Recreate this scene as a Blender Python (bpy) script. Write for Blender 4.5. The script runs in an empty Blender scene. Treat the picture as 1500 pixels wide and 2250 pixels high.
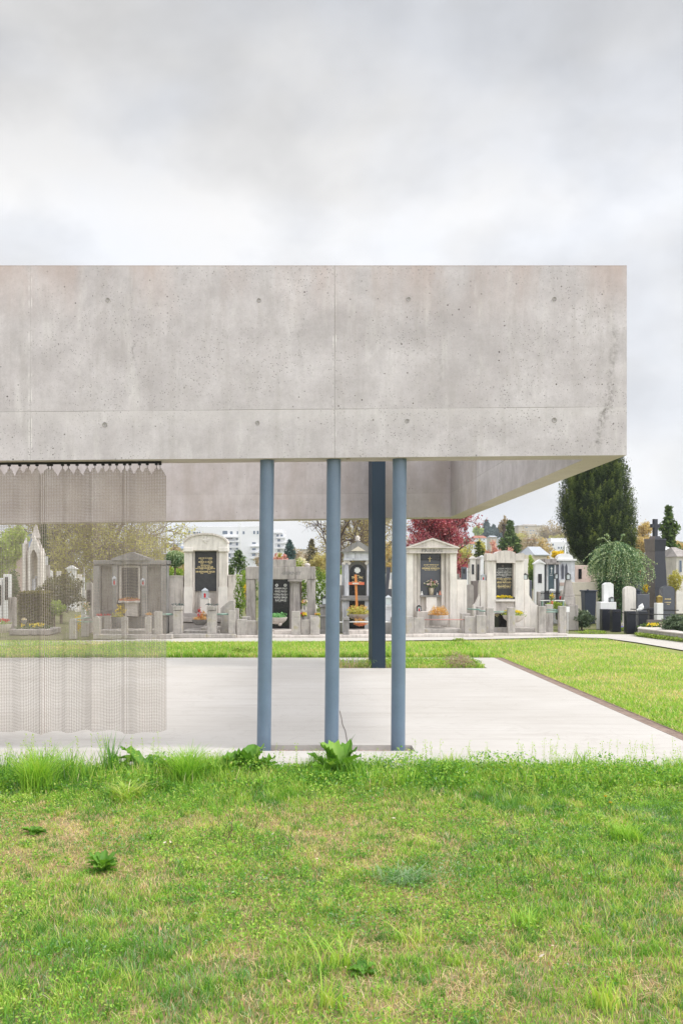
import bpy, bmesh, math, random
import numpy as np
from mathutils import Vector, Matrix
random.seed(7); RNG = np.random.default_rng(7)
sc = bpy.context.scene; COL = sc.collection
PI = math.pi; R = math.radians
# ------------------------------------------------------------ camera
EYE = 1.6; F = 2100.0; VX, VY = 682.0, 1268.0
cam_d = bpy.data.cameras.new('camera'); cam = bpy.data.objects.new('camera', cam_d); COL.objects.link(cam)
cam.location = (0, 0, EYE); cam.rotation_euler = (R(90), 0, 0)
cam_d.sensor_fit = 'VERTICAL'; cam_d.sensor_height = 36; cam_d.lens = F/2250*36
cam_d.shift_x = (750-VX)/2250; cam_d.shift_y = (VY-1125)/2250
cam_d.clip_start = .1; cam_d.clip_end = 9000
sc.camera = cam
# ------------------------------------------------------------ sky and sun
SUN_DIR = Vector((.857, -.13, 1.0)).normalized()      # towards the sun
sc.view_settings.view_transform = 'Standard'; sc.view_settings.look = 'None'
sc.view_settings.exposure = 0.1; sc.view_settings.gamma = 1
w = bpy.data.worlds.new('World'); sc.world = w; w.use_nodes = True
nt = w.node_tree; nt.nodes.clear()
def N(t, typ, **kw):
    n = t.nodes.new(typ)
    for k, v in kw.items():
        if k.startswith('i_'):
            key = k[2:]; n.inputs[int(key) if key.isdigit() else key.replace('_', ' ')].default_value = v
        else: setattr(n, k, v)
    return n
def L(t, a, b): t.links.new(a, b)
def math_(t, op, a, b=None, c=None, clamp=False):
    n = t.nodes.new('ShaderNodeMath'); n.operation = op; n.use_clamp = clamp
    for i, v in enumerate((a, b, c)):
        if v is None: continue
        if isinstance(v, (int, float)): n.inputs[i].default_value = v
        else: t.links.new(v, n.inputs[i])
    return n.outputs[0]
def ramp(t, fac, stops, interp='LINEAR'):
    n = t.nodes.new('ShaderNodeValToRGB'); cr = n.color_ramp; cr.interpolation = interp
    while len(cr.elements) > 1: cr.elements.remove(cr.elements[-1])
    for i, (p, c) in enumerate(stops):
        e = cr.elements[0] if i == 0 else cr.elements.new(p)
        e.position = p; c = (c, c, c) if isinstance(c, (int, float)) else c
        e.color = (*c[:3], 1)
    t.links.new(fac, n.inputs[0]); return n.outputs[0]
def mixc(t, fac, a, b, blend='MIX'):
    n = t.nodes.new('ShaderNodeMix'); n.data_type = 'RGBA'; n.blend_type = blend
    for s, v in ((0, fac), (6, a), (7, b)):
        if isinstance(v, (int, float)): n.inputs[s].default_value = v
        elif isinstance(v, tuple): n.inputs[s].default_value = (*v[:3], 1)
        else: t.links.new(v, n.inputs[s])
    return n.outputs[2]
def mapr(t, v, a, b, c, d):
    n = t.nodes.new('ShaderNodeMapRange'); n.clamp = True
    t.links.new(v, n.inputs[0])
    for i, x in enumerate((a, b, c, d)): n.inputs[i+1].default_value = x
    return n.outputs[0]
tc = N(nt, 'ShaderNodeTexCoord'); sky = N(nt, 'ShaderNodeTexSky', sky_type='NISHITA', sun_disc=False)
sky.sun_elevation = math.asin(SUN_DIR.z); sky.sun_rotation = math.atan2(SUN_DIR.x, SUN_DIR.y)
sep = N(nt, 'ShaderNodeSeparateXYZ'); L(nt, tc.outputs['Generated'], sep.inputs[0])
elev = sep.outputs[2]
mp = N(nt, 'ShaderNodeMapping'); mp.inputs['Scale'].default_value = (1.9, 1.9, 2.9); mp.inputs['Location'].default_value = (.37, .2, .15)
L(nt, tc.outputs['Generated'], mp.inputs[0])
no = N(nt, 'ShaderNodeTexNoise', i_Scale=2.3, i_Detail=8.0, i_Roughness=.5, i_Distortion=.12); L(nt, mp.outputs[0], no.inputs['Vector'])
no2 = N(nt, 'ShaderNodeTexNoise', i_Scale=2.6, i_Detail=3.0, i_Roughness=.5); L(nt, mp.outputs[0], no2.inputs['Vector'])
cl = mapr(nt, no.outputs[0], .38, .62, 0, 1)
grad = ramp(nt, elev, [(0, .92), (.2, .91), (.30, .875), (.35, .865), (.39, .78), (.43, .715), (.52, .665), (.7, .85), (1, 1.1)])
lum = math_(nt, 'MULTIPLY', grad, mapr(nt, cl, 0, 1, .83, 1.12))
dotn = N(nt, 'ShaderNodeVectorMath', operation='DOT_PRODUCT'); L(nt, tc.outputs['Generated'], dotn.inputs[0])
dotn.inputs[1].default_value = (.62, -.62, .48)
SKY_GLOW = 1.35
glow = mapr(nt, dotn.outputs['Value'], -.05, 1, 0, SKY_GLOW)      # unseen sky brightness added behind the camera to light the front faces
lum = math_(nt, 'ADD', lum, glow)
tint = mixc(nt, mapr(nt, no2.outputs[0], .38, .64, 0, 1), (.965, .985, 1.03), (1.005, .995, .985))
cc = N(nt, 'ShaderNodeVectorMath', operation='SCALE'); L(nt, tint, cc.inputs[0]); L(nt, lum, cc.inputs['Scale'])
sk = N(nt, 'ShaderNodeVectorMath', operation='SCALE'); L(nt, sky.outputs[0], sk.inputs[0]); sk.inputs['Scale'].default_value = .1
mx = mixc(nt, .94, sk.outputs[0], cc.outputs[0])
bg = N(nt, 'ShaderNodeBackground'); L(nt, mx, bg.inputs[0]); bg.inputs[1].default_value = 1.0
out = N(nt, 'ShaderNodeOutputWorld'); L(nt, bg.outputs[0], out.inputs[0])
sd = bpy.data.lights.new('sun', 'SUN'); sd.energy = 1.7; sd.angle = R(11); sd.color = (1, .95, .87)
sun = bpy.data.objects.new('sun', sd); COL.objects.link(sun)
sun.rotation_euler = SUN_DIR.to_track_quat('Z', 'Y').to_euler(); sun.location = (20, -5, 30)

# ------------------------------------------------------------ helpers
def X(px, Y): return (px-VX)*Y/F
def Z(py, Y): return EYE-(py-VY)*Y/F
OFF = {}
def tag(o, label=None, cat=None, group=None, kind=None):
    if label: o['label'] = label
    if cat: o['category'] = cat
    if group: o['group'] = group
    if kind: o['kind'] = kind
    return o
def thing(name, label, cat, loc=(0, 0, 0), group=None):
    o = bpy.data.objects.new(name, None); COL.objects.link(o); o.location = loc; o.empty_display_size = .1
    OFF[o.name] = Vector(loc); return tag(o, label, cat, group)
def link(name, me, mat=None, parent=None, smooth=False, bevel=0, segs=1):
    o = bpy.data.objects.new(name, me); COL.objects.link(o); me.name = name
    if mat: me.materials.append(mat)
    off = OFF.get(parent.name, Vector()) if parent else Vector()
    if off.length: me.transform(Matrix.Translation(-off))
    if parent: o.parent = parent
    OFF[o.name] = off
    if smooth: me.polygons.foreach_set('use_smooth', [True]*len(me.polygons))
    if bevel:
        m = o.modifiers.new('bevel', 'BEVEL'); m.width = bevel; m.segments = segs; m.limit_method = 'ANGLE'; m.angle_limit = R(40)
    return o
class MB:
    def __init__(s): s.v = []; s.f = []
    def add(s, vs, fs):
        k = len(s.v); s.v += [tuple(p) for p in vs]; s.f += [tuple(i+k for i in f) for f in fs]; return s
    def box(s, x0, x1, y0, y1, z0, z1):
        vs = [(x, y, z) for z in (z0, z1) for y in (y0, y1) for x in (x0, x1)]
        return s.add(vs, [(0, 2, 3, 1), (4, 5, 7, 6), (0, 1, 5, 4), (2, 6, 7, 3), (0, 4, 6, 2), (1, 3, 7, 5)])
    def pbox(s, x0, x1, yt, yb, Y, t, zb=None):          # front face given by photo coordinates at depth Y
        return s.box(X(x0, Y), X(x1, Y), Y, Y+t, Z(yb, Y) if zb is None else zb, Z(yt, Y))
    def frust(s, cx, cy, z0, z1, a0, b0, a1, b1, rot=0):
        vs = []
        for z, a, b in ((z0, a0, b0), (z1, a1, b1)):
            for sx, sy in ((-1, -1), (1, -1), (1, 1), (-1, 1)):
                px, py = sx*a, sy*b
                vs.append((cx+px*math.cos(rot)-py*math.sin(rot), cy+px*math.sin(rot)+py*math.cos(rot), z))
        return s.add(vs, [(3, 2, 1, 0), (4, 5, 6, 7), (0, 1, 5, 4), (1, 2, 6, 5), (2, 3, 7, 6), (3, 0, 4, 7)])
    def pxz(s, pts, y0, y1):                              # outline in XZ, extruded in Y
        n = len(pts); vs = [(x, y0, z) for x, z in pts]+[(x, y1, z) for x, z in pts]
        return s.add(vs, [tuple(range(n)), tuple(range(2*n-1, n-1, -1))]+[(i, i+n, (i+1) % n+n, (i+1) % n) for i in range(n)])
    def pxy(s, pts, z0, z1):
        n = len(pts); vs = [(x, y, z0) for x, y in pts]+[(x, y, z1) for x, y in pts]
        return s.add(vs, [tuple(range(n-1, -1, -1)), tuple(range(n, 2*n))]+[(i, (i+1) % n, (i+1) % n+n, i+n) for i in range(n)])
    def lathe(s, prof, cx, cy, z=0, n=20, sq=1.0):
        vs = []; fs = []
        for r, h in prof:
            for k in range(n): a = 2*PI*k/n; vs.append((cx+r*math.cos(a), cy+r*math.sin(a)*sq, z+h))
        m = len(prof)
        for i in range(m-1):
            for k in range(n): fs.append((i*n+k, i*n+(k+1) % n, (i+1)*n+(k+1) % n, (i+1)*n+k))
        fs.append(tuple(range(n-1, -1, -1))); fs.append(tuple((m-1)*n+k for k in range(n)))
        return s.add(vs, fs)
    def tube(s, pts, rad, n=6):
        pts = [Vector(p) for p in pts]
        if isinstance(rad, (int, float)): rad = [rad]*len(pts)
        vs = []; fs = []; m = len(pts)
        for i, p in enumerate(pts):
            d = (pts[min(i+1, m-1)]-pts[max(i-1, 0)]).normalized()
            a = d.cross(Vector((0, 0, 1)) if abs(d.z) < .9 else Vector((1, 0, 0))).normalized(); b = d.cross(a)
            for k in range(n):
                t = 2*PI*k/n; vs.append(p+(a*math.cos(t)+b*math.sin(t))*rad[i])
        for i in range(m-1):
            for k in range(n): fs.append((i*n+k, i*n+(k+1) % n, (i+1)*n+(k+1) % n, (i+1)*n+k))
        fs.append(tuple(range(n-1, -1, -1))); fs.append(tuple((m-1)*n+k for k in range(n)))
        return s.add(vs, fs)
    def ball(s, c, r, n=10, m=6, sz=1):
        return s.lathe([(max(r*math.sin(PI*i/m), 1e-4), -r*sz*math.cos(PI*i/m)) for i in range(m+1)], c[0], c[1], c[2], n)
    def build(s, name, mat, parent=None, **kw):
        me = bpy.data.meshes.new(name); me.from_pydata(s.v, [], s.f); me.update()
        bm = bmesh.new(); bm.from_mesh(me); bmesh.ops.recalc_face_normals(bm, faces=bm.faces); bm.to_mesh(me); bm.free()
        return link(name, me, mat, parent, **kw)
def np_mesh(name, V, faces, tint=None, mat=None, parent=None, smooth=False):
    me = bpy.data.meshes.new(name); V = np.asarray(V, np.float32)
    me.vertices.add(len(V)); me.vertices.foreach_set('co', V.ravel())
    li = np.concatenate([f.ravel() for f in faces]).astype(np.int32)
    tot = np.concatenate([np.full(len(f), f.shape[1], np.int32) for f in faces])
    st = np.concatenate([[0], np.cumsum(tot)[:-1]]).astype(np.int32)
    me.loops.add(len(li)); me.loops.foreach_set('vertex_index', li)
    me.polygons.add(len(tot)); me.polygons.foreach_set('loop_start', st); me.update(calc_edges=True)
    if tint is not None:
        a = me.attributes.new('tint', 'FLOAT', 'POINT'); a.data.foreach_set('value', np.asarray(tint, np.float32))
    return link(name, me, mat, parent, smooth=smooth)
def noise2(x, y, s, seed=0):
    r = np.random.default_rng(seed); g = r.random((64, 64)); x = x*s+31.7; y = y*s+17.3
    xi = np.floor(x).astype(int); yi = np.floor(y).astype(int); fx = x-xi; fy = y-yi
    fx = fx*fx*(3-2*fx); fy = fy*fy*(3-2*fy)
    a = g[xi % 64, yi % 64]; b = g[(xi+1) % 64, yi % 64]; c = g[xi % 64, (yi+1) % 64]; d = g[(xi+1) % 64, (yi+1) % 64]
    return (a*(1-fx)+b*fx)*(1-fy)+(c*(1-fx)+d*fx)*fy

# ------------------------------------------------------------ materials
MATS = {}
def newmat(name):
    m = bpy.data.materials.new(name); m.use_nodes = True; t = m.node_tree; t.nodes.clear()
    o = N(t, 'ShaderNodeOutputMaterial'); MATS[name] = m; return m, t, o
def stone(name, c, rough=.85, var=.18, scale=3.0, streak=.25, speck=0.0, bump=.25, lichen=None, spec=.3, dark=(.06, .055, .05), metal=0):
    m, t, o = newmat(name); g = N(t, 'ShaderNodeNewGeometry'); p = g.outputs['Position']
    n1 = N(t, 'ShaderNodeTexNoise', i_Scale=scale, i_Detail=8.0, i_Roughness=.65); L(t, p, n1.inputs['Vector'])
    col = mixc(t, mapr(t, n1.outputs[0], .3, .7, 0, 1), tuple(x*(1-var) for x in c), tuple(min(1, x*(1+var)) for x in c))
    if streak:
        mp = N(t, 'ShaderNodeMapping'); mp.inputs['Scale'].default_value = (7, 7, .7); L(t, p, mp.inputs[0])
        n2 = N(t, 'ShaderNodeTexNoise', i_Scale=1.6, i_Detail=6.0, i_Roughness=.7); L(t, mp.outputs[0], n2.inputs['Vector'])
        n2b = N(t, 'ShaderNodeTexNoise', i_Scale=1.1, i_Detail=2.0); L(t, p, n2b.inputs['Vector'])
        f = math_(t, 'MULTIPLY', mapr(t, n2.outputs[0], .48, .72, 0, streak*1.6), mapr(t, n2b.outputs[0], .35, .6, .25, 1))
        col = mixc(t, f, col, dark)
    if speck:
        n3 = N(t, 'ShaderNodeTexNoise', i_Scale=120.0, i_Detail=2.0); L(t, p, n3.inputs['Vector'])
        col = mixc(t, mapr(t, n3.outputs[0], .55, .7, 0, speck), col, tuple(min(1, x*2.5+.06) for x in c))
    if lichen:
        n4 = N(t, 'ShaderNodeTexNoise', i_Scale=6.0, i_Detail=5.0); L(t, p, n4.inputs['Vector'])
        col = mixc(t, mapr(t, n4.outputs[0], .58, .7, 0, .6), col, lichen)
    b = N(t, 'ShaderNodeBsdfPrincipled', i_Roughness=rough, i_Metallic=metal); b.inputs['Specular IOR Level'].default_value = spec
    L(t, col, b.inputs['Base Color'])
    if bump:
        n5 = N(t, 'ShaderNodeTexNoise', i_Scale=45.0, i_Detail=5.0); L(t, p, n5.inputs['Vector'])
        bp = N(t, 'ShaderNodeBump', i_Strength=bump, i_Distance=.01); L(t, n5.outputs[0], bp.inputs['Height']); L(t, bp.outputs[0], b.inputs['Normal'])
    L(t, b.outputs[0], o.inputs[0]); return m
def plain(name, c, rough=.6, metal=0, var=.08, spec=.4, scale=8.0):
    return stone(name, c, rough, var, scale, 0, 0, 0, None, spec, metal=metal)
def leafmat(name, stops, trans=.35, rough=.55):
    m, t, o = newmat(name); a = N(t, 'ShaderNodeAttribute', attribute_name='tint')
    col = ramp(t, a.outputs['Fac'], stops)
    d = N(t, 'ShaderNodeBsdfPrincipled', i_Roughness=rough); d.inputs['Specular IOR Level'].default_value = .25
    tr = N(t, 'ShaderNodeBsdfTranslucent'); L(t, col, d.inputs['Base Color'])
    L(t, mixc(t, 1.0, col, (1.35, 1.3, .6), 'MULTIPLY'), tr.inputs[0])
    mx = N(t, 'ShaderNodeMixShader', i_0=trans); L(t, d.outputs[0], mx.inputs[1]); L(t, tr.outputs[0], mx.inputs[2]); L(t, mx.outputs[0], o.inputs[0])
    return m
def glassmat(name, c=(.5, .55, .6), rough=.15):
    m, t, o = newmat(name); b = N(t, 'ShaderNodeBsdfPrincipled', i_Roughness=rough); b.inputs['Base Color'].default_value = (*c, 1)
    b.inputs['Specular IOR Level'].default_value = .8; L(t, b.outputs[0], o.inputs[0]); return m

def concrete():
    m, t, o = newmat('exposed_concrete'); g = N(t, 'ShaderNodeNewGeometry'); p = g.outputs['Position']
    s = N(t, 'ShaderNodeSeparateXYZ'); L(t, p, s.inputs[0]); x, y, z = s.outputs
    ns = N(t, 'ShaderNodeSeparateXYZ'); L(t, g.outputs['True Normal'], ns.inputs[0])
    wy = math_(t, 'ABSOLUTE', ns.outputs[1]); wz = math_(t, 'ABSOLUTE', ns.outputs[2])
    def noi(sc_, det=6.0, ro=.6, mapping=None, dist=0.0):
        n = N(t, 'ShaderNodeTexNoise', i_Scale=sc_, i_Detail=det, i_Roughness=ro, i_Distortion=dist)
        if mapping:
            mp = N(t, 'ShaderNodeMapping'); mp.inputs['Scale'].default_value = mapping; L(t, p, mp.inputs[0]); L(t, mp.outputs[0], n.inputs['Vector'])
        else: L(t, p, n.inputs['Vector'])
        return n.outputs[0]
    C0, C1 = (.51, .475, .482), (.69, .656, .672)
    col = mixc(t, mapr(t, noi(1.15, 8, .66, None, .3), .33, .67, 0, 1), C0, C1)
    col = mixc(t, mapr(t, noi(4, 9, .75), .4, .66, 0, .5), col, (.37, .345, .35))
    col = mixc(t, mapr(t, noi(1.5, 6, .7, (5, 5, .45)), .5, .75, 0, .4), col, (.37, .345, .325))          # run-off
    col = mixc(t, mapr(t, noi(2.3, 6, .65, (3, 3, .6)), .56, .78, 0, .5), col, (.78, .76, .745))          # lime bloom
    col = mixc(t, mapr(t, noi(70, 4, .7), .5, .8, 0, .35), col, (.33, .31, .30))                          # sand grain
    # warm rust tint along the top edge and hanging from it
    topd = math_(t, 'SUBTRACT', 4.473, z)
    rust = math_(t, 'MULTIPLY', mapr(t, topd, 0, .55, 1, 0), mapr(t, noi(1.2, 5, .6, (2.2, 2.2, .5)), .4, .7, 0, 1))
    col = mixc(t, math_(t, 'MULTIPLY', rust, .5), col, (.52, .37, .31))
    topl = mapr(t, topd, .0, .012, .6, 0); col = mixc(t, topl, col, (.33, .24, .2))
    # formwork joints
    jz = math_(t, 'SUBTRACT', z, math_(t, 'MULTIPLY_ADD', x, .0082, 3.145))
    jw = math_(t, 'MULTIPLY', math_(t, 'SUBTRACT', noi(3, 2), .5), .006)
    jd = math_(t, 'ABSOLUTE', math_(t, 'ADD', jz, jw)); hz = mapr(t, jd, .001, .006, 1, 0)
    hz = math_(t, 'MULTIPLY', hz, mapr(t, noi(.8, 2), .38, .6, .08, .6))
    fx = math_(t, 'PINGPONG', math_(t, 'ADD', math_(t, 'ADD', x, jw), -.222), 1.4)
    vx = math_(t, 'MULTIPLY', mapr(t, fx, .001, .005, 1, 0), math_(t, 'GREATER_THAN', wy, .5))
    fy = math_(t, 'PINGPONG', math_(t, 'ADD', math_(t, 'ADD', y, jw), -10.15), 1.4)
    vy = math_(t, 'MULTIPLY', mapr(t, fy, .001, .005, 1, 0), math_(t, 'LESS_THAN', math_(t, 'ADD', wy, wz), .5))
    joint = math_(t, 'MAXIMUM', hz, math_(t, 'MAXIMUM', math_(t, 'MULTIPLY', vx, mapr(t, x, -1, 0, .18, .6)), math_(t, 'MULTIPLY', vy, .8)))
    jl = mapr(t, jz, -.0, -.18, .28, 0); jl = math_(t, 'MULTIPLY', jl, math_(t, 'LESS_THAN', jz, 0))
    col = mixc(t, jl, col, (.70, .675, .66)); col = mixc(t, joint, col, (.24, .22, .205))
    lv = math_(t, 'MULTIPLY', mapr(t, math_(t, 'ABSOLUTE', math_(t, 'ADD', fx, -.012)), 0, .006, 1, 0), math_(t, 'GREATER_THAN', wy, .5))
    col = mixc(t, math_(t, 'MULTIPLY', lv, mapr(t, noi(6, 4), .5, .62, 0, .8)), col, (.85, .83, .81))
    # single stains: cracks with damp edges
    def stain(x0, z0, z1, wd, k, slope=0.0, seed=0):
        cx = math_(t, 'SUBTRACT', x, math_(t, 'MULTIPLY_ADD', math_(t, 'SUBTRACT', z, z0), slope, x0))
        wob = math_(t, 'MULTIPLY', math_(t, 'SUBTRACT', noi(5.5+seed, 6, .7), .5), .3)
        d = math_(t, 'ABSOLUTE', math_(t, 'ADD', cx, wob)); f = mapr(t, d, 0, wd, 1, 0)
        f = math_(t, 'MULTIPLY', f, math_(t, 'MULTIPLY', mapr(t, z, z0, z0+.12, 0, 1), mapr(t, z, z1-.1, z1, 1, 0)))
        f = math_(t, 'MULTIPLY', f, mapr(t, noi(22, 5, .75), .42, .6, 0, 1))
        return math_(t, 'MULTIPLY', math_(t, 'MULTIPLY', f, k), math_(t, 'LESS_THAN', y, 9.0))
    for a in ((2.60, 2.72, 3.45, .05, .75, .3, 0), (2.72, 3.0, 3.95, .05, .55, .1, 1), (-1.60, 3.52, 3.85, .022, .8, -.12, .5), (-.1, 3.5, 4.0, .02, .35, .05, 2), (1.2, 3.2, 3.7, .03, .3, .0, 3)):
        col = mixc(t, stain(*a), col, (.2, .185, .175))
    # stains and painted-in shade on the inner face of the far beam
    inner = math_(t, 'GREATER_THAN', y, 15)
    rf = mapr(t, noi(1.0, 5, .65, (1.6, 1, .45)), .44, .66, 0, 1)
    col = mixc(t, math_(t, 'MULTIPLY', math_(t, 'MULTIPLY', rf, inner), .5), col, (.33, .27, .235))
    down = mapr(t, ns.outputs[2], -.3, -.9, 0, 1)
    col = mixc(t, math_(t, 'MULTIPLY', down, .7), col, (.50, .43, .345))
    col = mixc(t, math_(t, 'MULTIPLY', inner, .30), col, (.40, .335, .285))  # even brown tint puts the shade of the inner side into the colour
    # air holes
    vor = N(t, 'ShaderNodeTexVoronoi', i_Scale=19.0, feature='F1'); L(t, p, vor.inputs['Vector'])
    cs = N(t, 'ShaderNodeSeparateColor'); L(t, vor.outputs['Color'], cs.inputs[0])
    thr = mapr(t, cs.outputs[0], .45, 1.0, 0, .16)
    pore = math_(t, 'MULTIPLY', math_(t, 'LESS_THAN', vor.outputs['Distance'], thr), mapr(t, noi(1.3, 3), .38, .58, .15, 1))
    vor2 = N(t, 'ShaderNodeTexVoronoi', i_Scale=48.0, feature='F1'); L(t, p, vor2.inputs['Vector'])
    cs2 = N(t, 'ShaderNodeSeparateColor'); L(t, vor2.outputs['Color'], cs2.inputs[0])
    pore2 = math_(t, 'LESS_THAN', vor2.outputs['Distance'], mapr(t, cs2.outputs[1], .45, 1, 0, .27))
    pm = math_(t, 'MAXIMUM', pore, math_(t, 'MULTIPLY', math_(t, 'MULTIPLY', pore2, .6), mapr(t, noi(1.9, 4), .42, .6, .1, 1)))
    col = mixc(t, math_(t, 'MULTIPLY', pm, .9), col, (.1, .085, .08))
    b = N(t, 'ShaderNodeBsdfPrincipled', i_Roughness=.82); b.inputs['Specular IOR Level'].default_value = .25; L(t, col, b.inputs['Base Color'])
    hgt = math_(t, 'SUBTRACT', math_(t, 'MULTIPLY', noi(30, 6), .3), math_(t, 'MAXIMUM', pm, joint))
    bp = N(t, 'ShaderNodeBump', i_Strength=.35, i_Distance=.006); L(t, hgt, bp.inputs['Height']); L(t, bp.outputs[0], b.inputs['Normal'])
    L(t, b.outputs[0], o.inputs[0]); return m
M_CONC = concrete()
def slabmat():
    m, t, o = newmat('smooth_pale_concrete'); g = N(t, 'ShaderNodeNewGeometry'); p = g.outputs['Position']
    s = N(t, 'ShaderNodeSeparateXYZ'); L(t, p, s.inputs[0]); x, y, z = s.outputs
    n1 = N(t, 'ShaderNodeTexNoise', i_Scale=.55, i_Detail=6.0, i_Roughness=.6); L(t, p, n1.inputs['Vector'])
    n2 = N(t, 'ShaderNodeTexNoise', i_Scale=9.0, i_Detail=7.0, i_Roughness=.7); L(t, p, n2.inputs['Vector'])
    mp = N(t, 'ShaderNodeMapping'); mp.inputs['Scale'].default_value = (.5, 5, 1); L(t, p, mp.inputs[0])
    n3 = N(t, 'ShaderNodeTexNoise', i_Scale=1.2, i_Detail=5.0, i_Roughness=.6); L(t, mp.outputs[0], n3.inputs['Vector'])
    col = mixc(t, mapr(t, n1.outputs[0], .3, .7, 0, 1), (.54, .51, .475), (.63, .605, .575))
    col = mixc(t, mapr(t, n2.outputs[0], .45, .75, 0, .22), col, (.48, .45, .42))
    col = mixc(t, mapr(t, n3.outputs[0], .48, .7, 0, .4), col, (.44, .40, .365))
    n6 = N(t, 'ShaderNodeTexNoise', i_Scale=1.1, i_Detail=5.0, i_Distortion=1.2); L(t, p, n6.inputs['Vector'])
    tide = math_(t, 'ABSOLUTE', math_(t, 'SUBTRACT', n6.outputs[0], .5)); col = mixc(t, mapr(t, tide, .0, .012, .22, 0), col, (.36, .32, .28))
    ed = mapr(t, math_(t, 'ABSOLUTE', math_(t, 'SUBTRACT', y, 8.0)), 0, .6, .35, 0); col = mixc(t, math_(t, 'MULTIPLY', ed, mapr(t, n2.outputs[0], .4, .6, 0, 1)), col, (.36, .33, .26))
    f1 = math_(t, 'PINGPONG', math_(t, 'ADD', y, -9.95), 2.05)
    col = mixc(t, mapr(t, f1, .001, .008, .35, 0), col, (.36, .33, .3))
    v = N(t, 'ShaderNodeTexVoronoi', i_Scale=2.2); L(t, p, v.inputs['Vector'])
    cs = N(t, 'ShaderNodeSeparateColor'); L(t, v.outputs['Color'], cs.inputs[0])
    spot = math_(t, 'LESS_THAN', v.outputs['Distance'], mapr(t, cs.outputs[0], .7, 1, 0, .03))
    col = mixc(t, math_(t, 'MULTIPLY', spot, .4), col, (.25, .2, .16))
    b = N(t, 'ShaderNodeBsdfPrincipled', i_Roughness=.65); b.inputs['Specular IOR Level'].default_value = .3; L(t, col, b.inputs['Base Color'])
    L(t, b.outputs[0], o.inputs[0]); return m
M_SLAB = slabmat()
def groundmat(name, a, b_, c_, sc1=1.2, sc2=25.0):
    m, t, o = newmat(name); g = N(t, 'ShaderNodeNewGeometry'); p = g.outputs['Position']
    n1 = N(t, 'ShaderNodeTexNoise', i_Scale=sc1, i_Detail=8.0, i_Roughness=.65); L(t, p, n1.inputs['Vector'])
    n2 = N(t, 'ShaderNodeTexNoise', i_Scale=sc2, i_Detail=8.0, i_Roughness=.75); L(t, p, n2.inputs['Vector'])
    col = mixc(t, mapr(t, n1.outputs[0], .35, .65, 0, 1), a, b_)
    col = mixc(t, mapr(t, n2.outputs[0], .42, .66, 0, .8), col, c_)
    b = N(t, 'ShaderNodeBsdfPrincipled', i_Roughness=.95); b.inputs['Specular IOR Level'].default_value = .1; L(t, col, b.inputs['Base Color'])
    bp = N(t, 'ShaderNodeBump', i_Strength=.6, i_Distance=.02); L(t, n2.outputs[0], bp.inputs['Height']); L(t, bp.outputs[0], b.inputs['Normal'])
    L(t, b.outputs[0], o.inputs[0]); return m
M_SOIL = groundmat('thatchy_lawn_soil', (.30, .25, .12), (.46, .34, .22), (.16, .19, .06), 2.2, 40)
M_LAWN = groundmat('lawn_ground', (.26, .32, .09), (.36, .35, .14), (.20, .26, .06), .6, 14)
M_CEM = groundmat('cemetery_ground', (.17, .20, .06), (.26, .24, .16), (.14, .15, .06), .5, 9)
M_PATH = groundmat('pale_gravel_path', (.56, .53, .49), (.64, .61, .57), (.50, .47, .43), .8, 60)
M_HILL = groundmat('wooded_hill_ground', (.12, .15, .06), (.22, .2, .12), (.10, .13, .05), .02, .15)
M_BLUE = stone('grey_blue_paint', (.125, .18, .25), .33, .10, 5, .12, .06, .03, spec=.55, dark=(.2, .22, .24))
M_NAVY = stone('dark_blue_paint', (.026, .044, .066), .6, .06, 3, .0, 0, .03, spec=.25)
M_BROWNSTEEL = stone('rusty_brown_grate', (.36, .27, .225), .8, .3, 8, 0, 0, .3)
M_GRAVEL = stone('mixed_pebbles', (.5, .42, .38), .8, .5, 28, 0, .3, .3)
M_DARK = plain('black_iron', (.02, .02, .022), .5, .3)
M_CHAIN = None
G_LIGHT = stone('pale_limestone', (.78, .735, .69), .8, .12, 3, .3, 0, .2, dark=(.3, .27, .24))
G_WARM = stone('weathered_warm_stone', (.64, .59, .55), .85, .18, 2.5, .45, 0, .3, dark=(.19, .165, .15))
G_GREY = stone('weathered_grey_stone', (.42, .385, .365), .88, .24, 2.5, .8, 0, .35, dark=(.13, .115, .11))
G_DKGREY = stone('sooty_grey_stone', (.27, .26, .255), .85, .22, 2.8, .55, 0, .3, dark=(.07, .068, .07))
G_BLUEISH = stone('bluish_marble', (.62, .63, .67), .7, .18, 3, .75, 0, .2, dark=(.16, .16, .18))
G_ROUGH = stone('rough_cast_concrete', (.45, .42, .395), .92, .24, 6, .6, .15, .5, (.34, .30, .16), dark=(.16, .14, .125))
G_WHITE = stone('white_marble', (.82, .82, .82), .6, .06, 4, .15, 0, .1, dark=(.4, .4, .42))
G_BLACK = stone('polished_black_granite', (.012, .012, .014), .16, .2, 20, 0, 0, 0, spec=.5)
G_BLACKSPECK = stone('speckled_dark_granite', (.05, .05, .055), .45, .2, 10, 0, .35, 0, spec=.4)
G_SLATE = stone('polished_grey_granite', (.085, .09, .115), .25, .1, 10, 0, .1, 0, spec=.6)
G_OBGREY = stone('dull_brown_granite', (.20, .17, .16), .6, .1, 8, .15, .15, .1)
M_GOLD = plain('gilded_letters', (.95, .75, .38), .45, .2)
M_SILVER = plain('silver_letters', (.75, .74, .72), .45, .2)
M_VERD = stone('verdigris_bronze', (.30, .46, .40), .6, .2, 6, .3, 0, .1)
M_VERDK = stone('dark_bronze_leaves', (.08, .12, .12), .6, .3, 12, .0, 0, .1)
M_PINKRAIL = plain('reddish_metal_rail', (.5, .28, .25), .5)
M_CREAM = plain('cream_render', (.66, .60, .50), .9)
M_PINK = stone('pinkish_render', (.60, .47, .42), .9, .1, 4, .3, 0, .2, dark=(.35, .25, .2))
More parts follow.
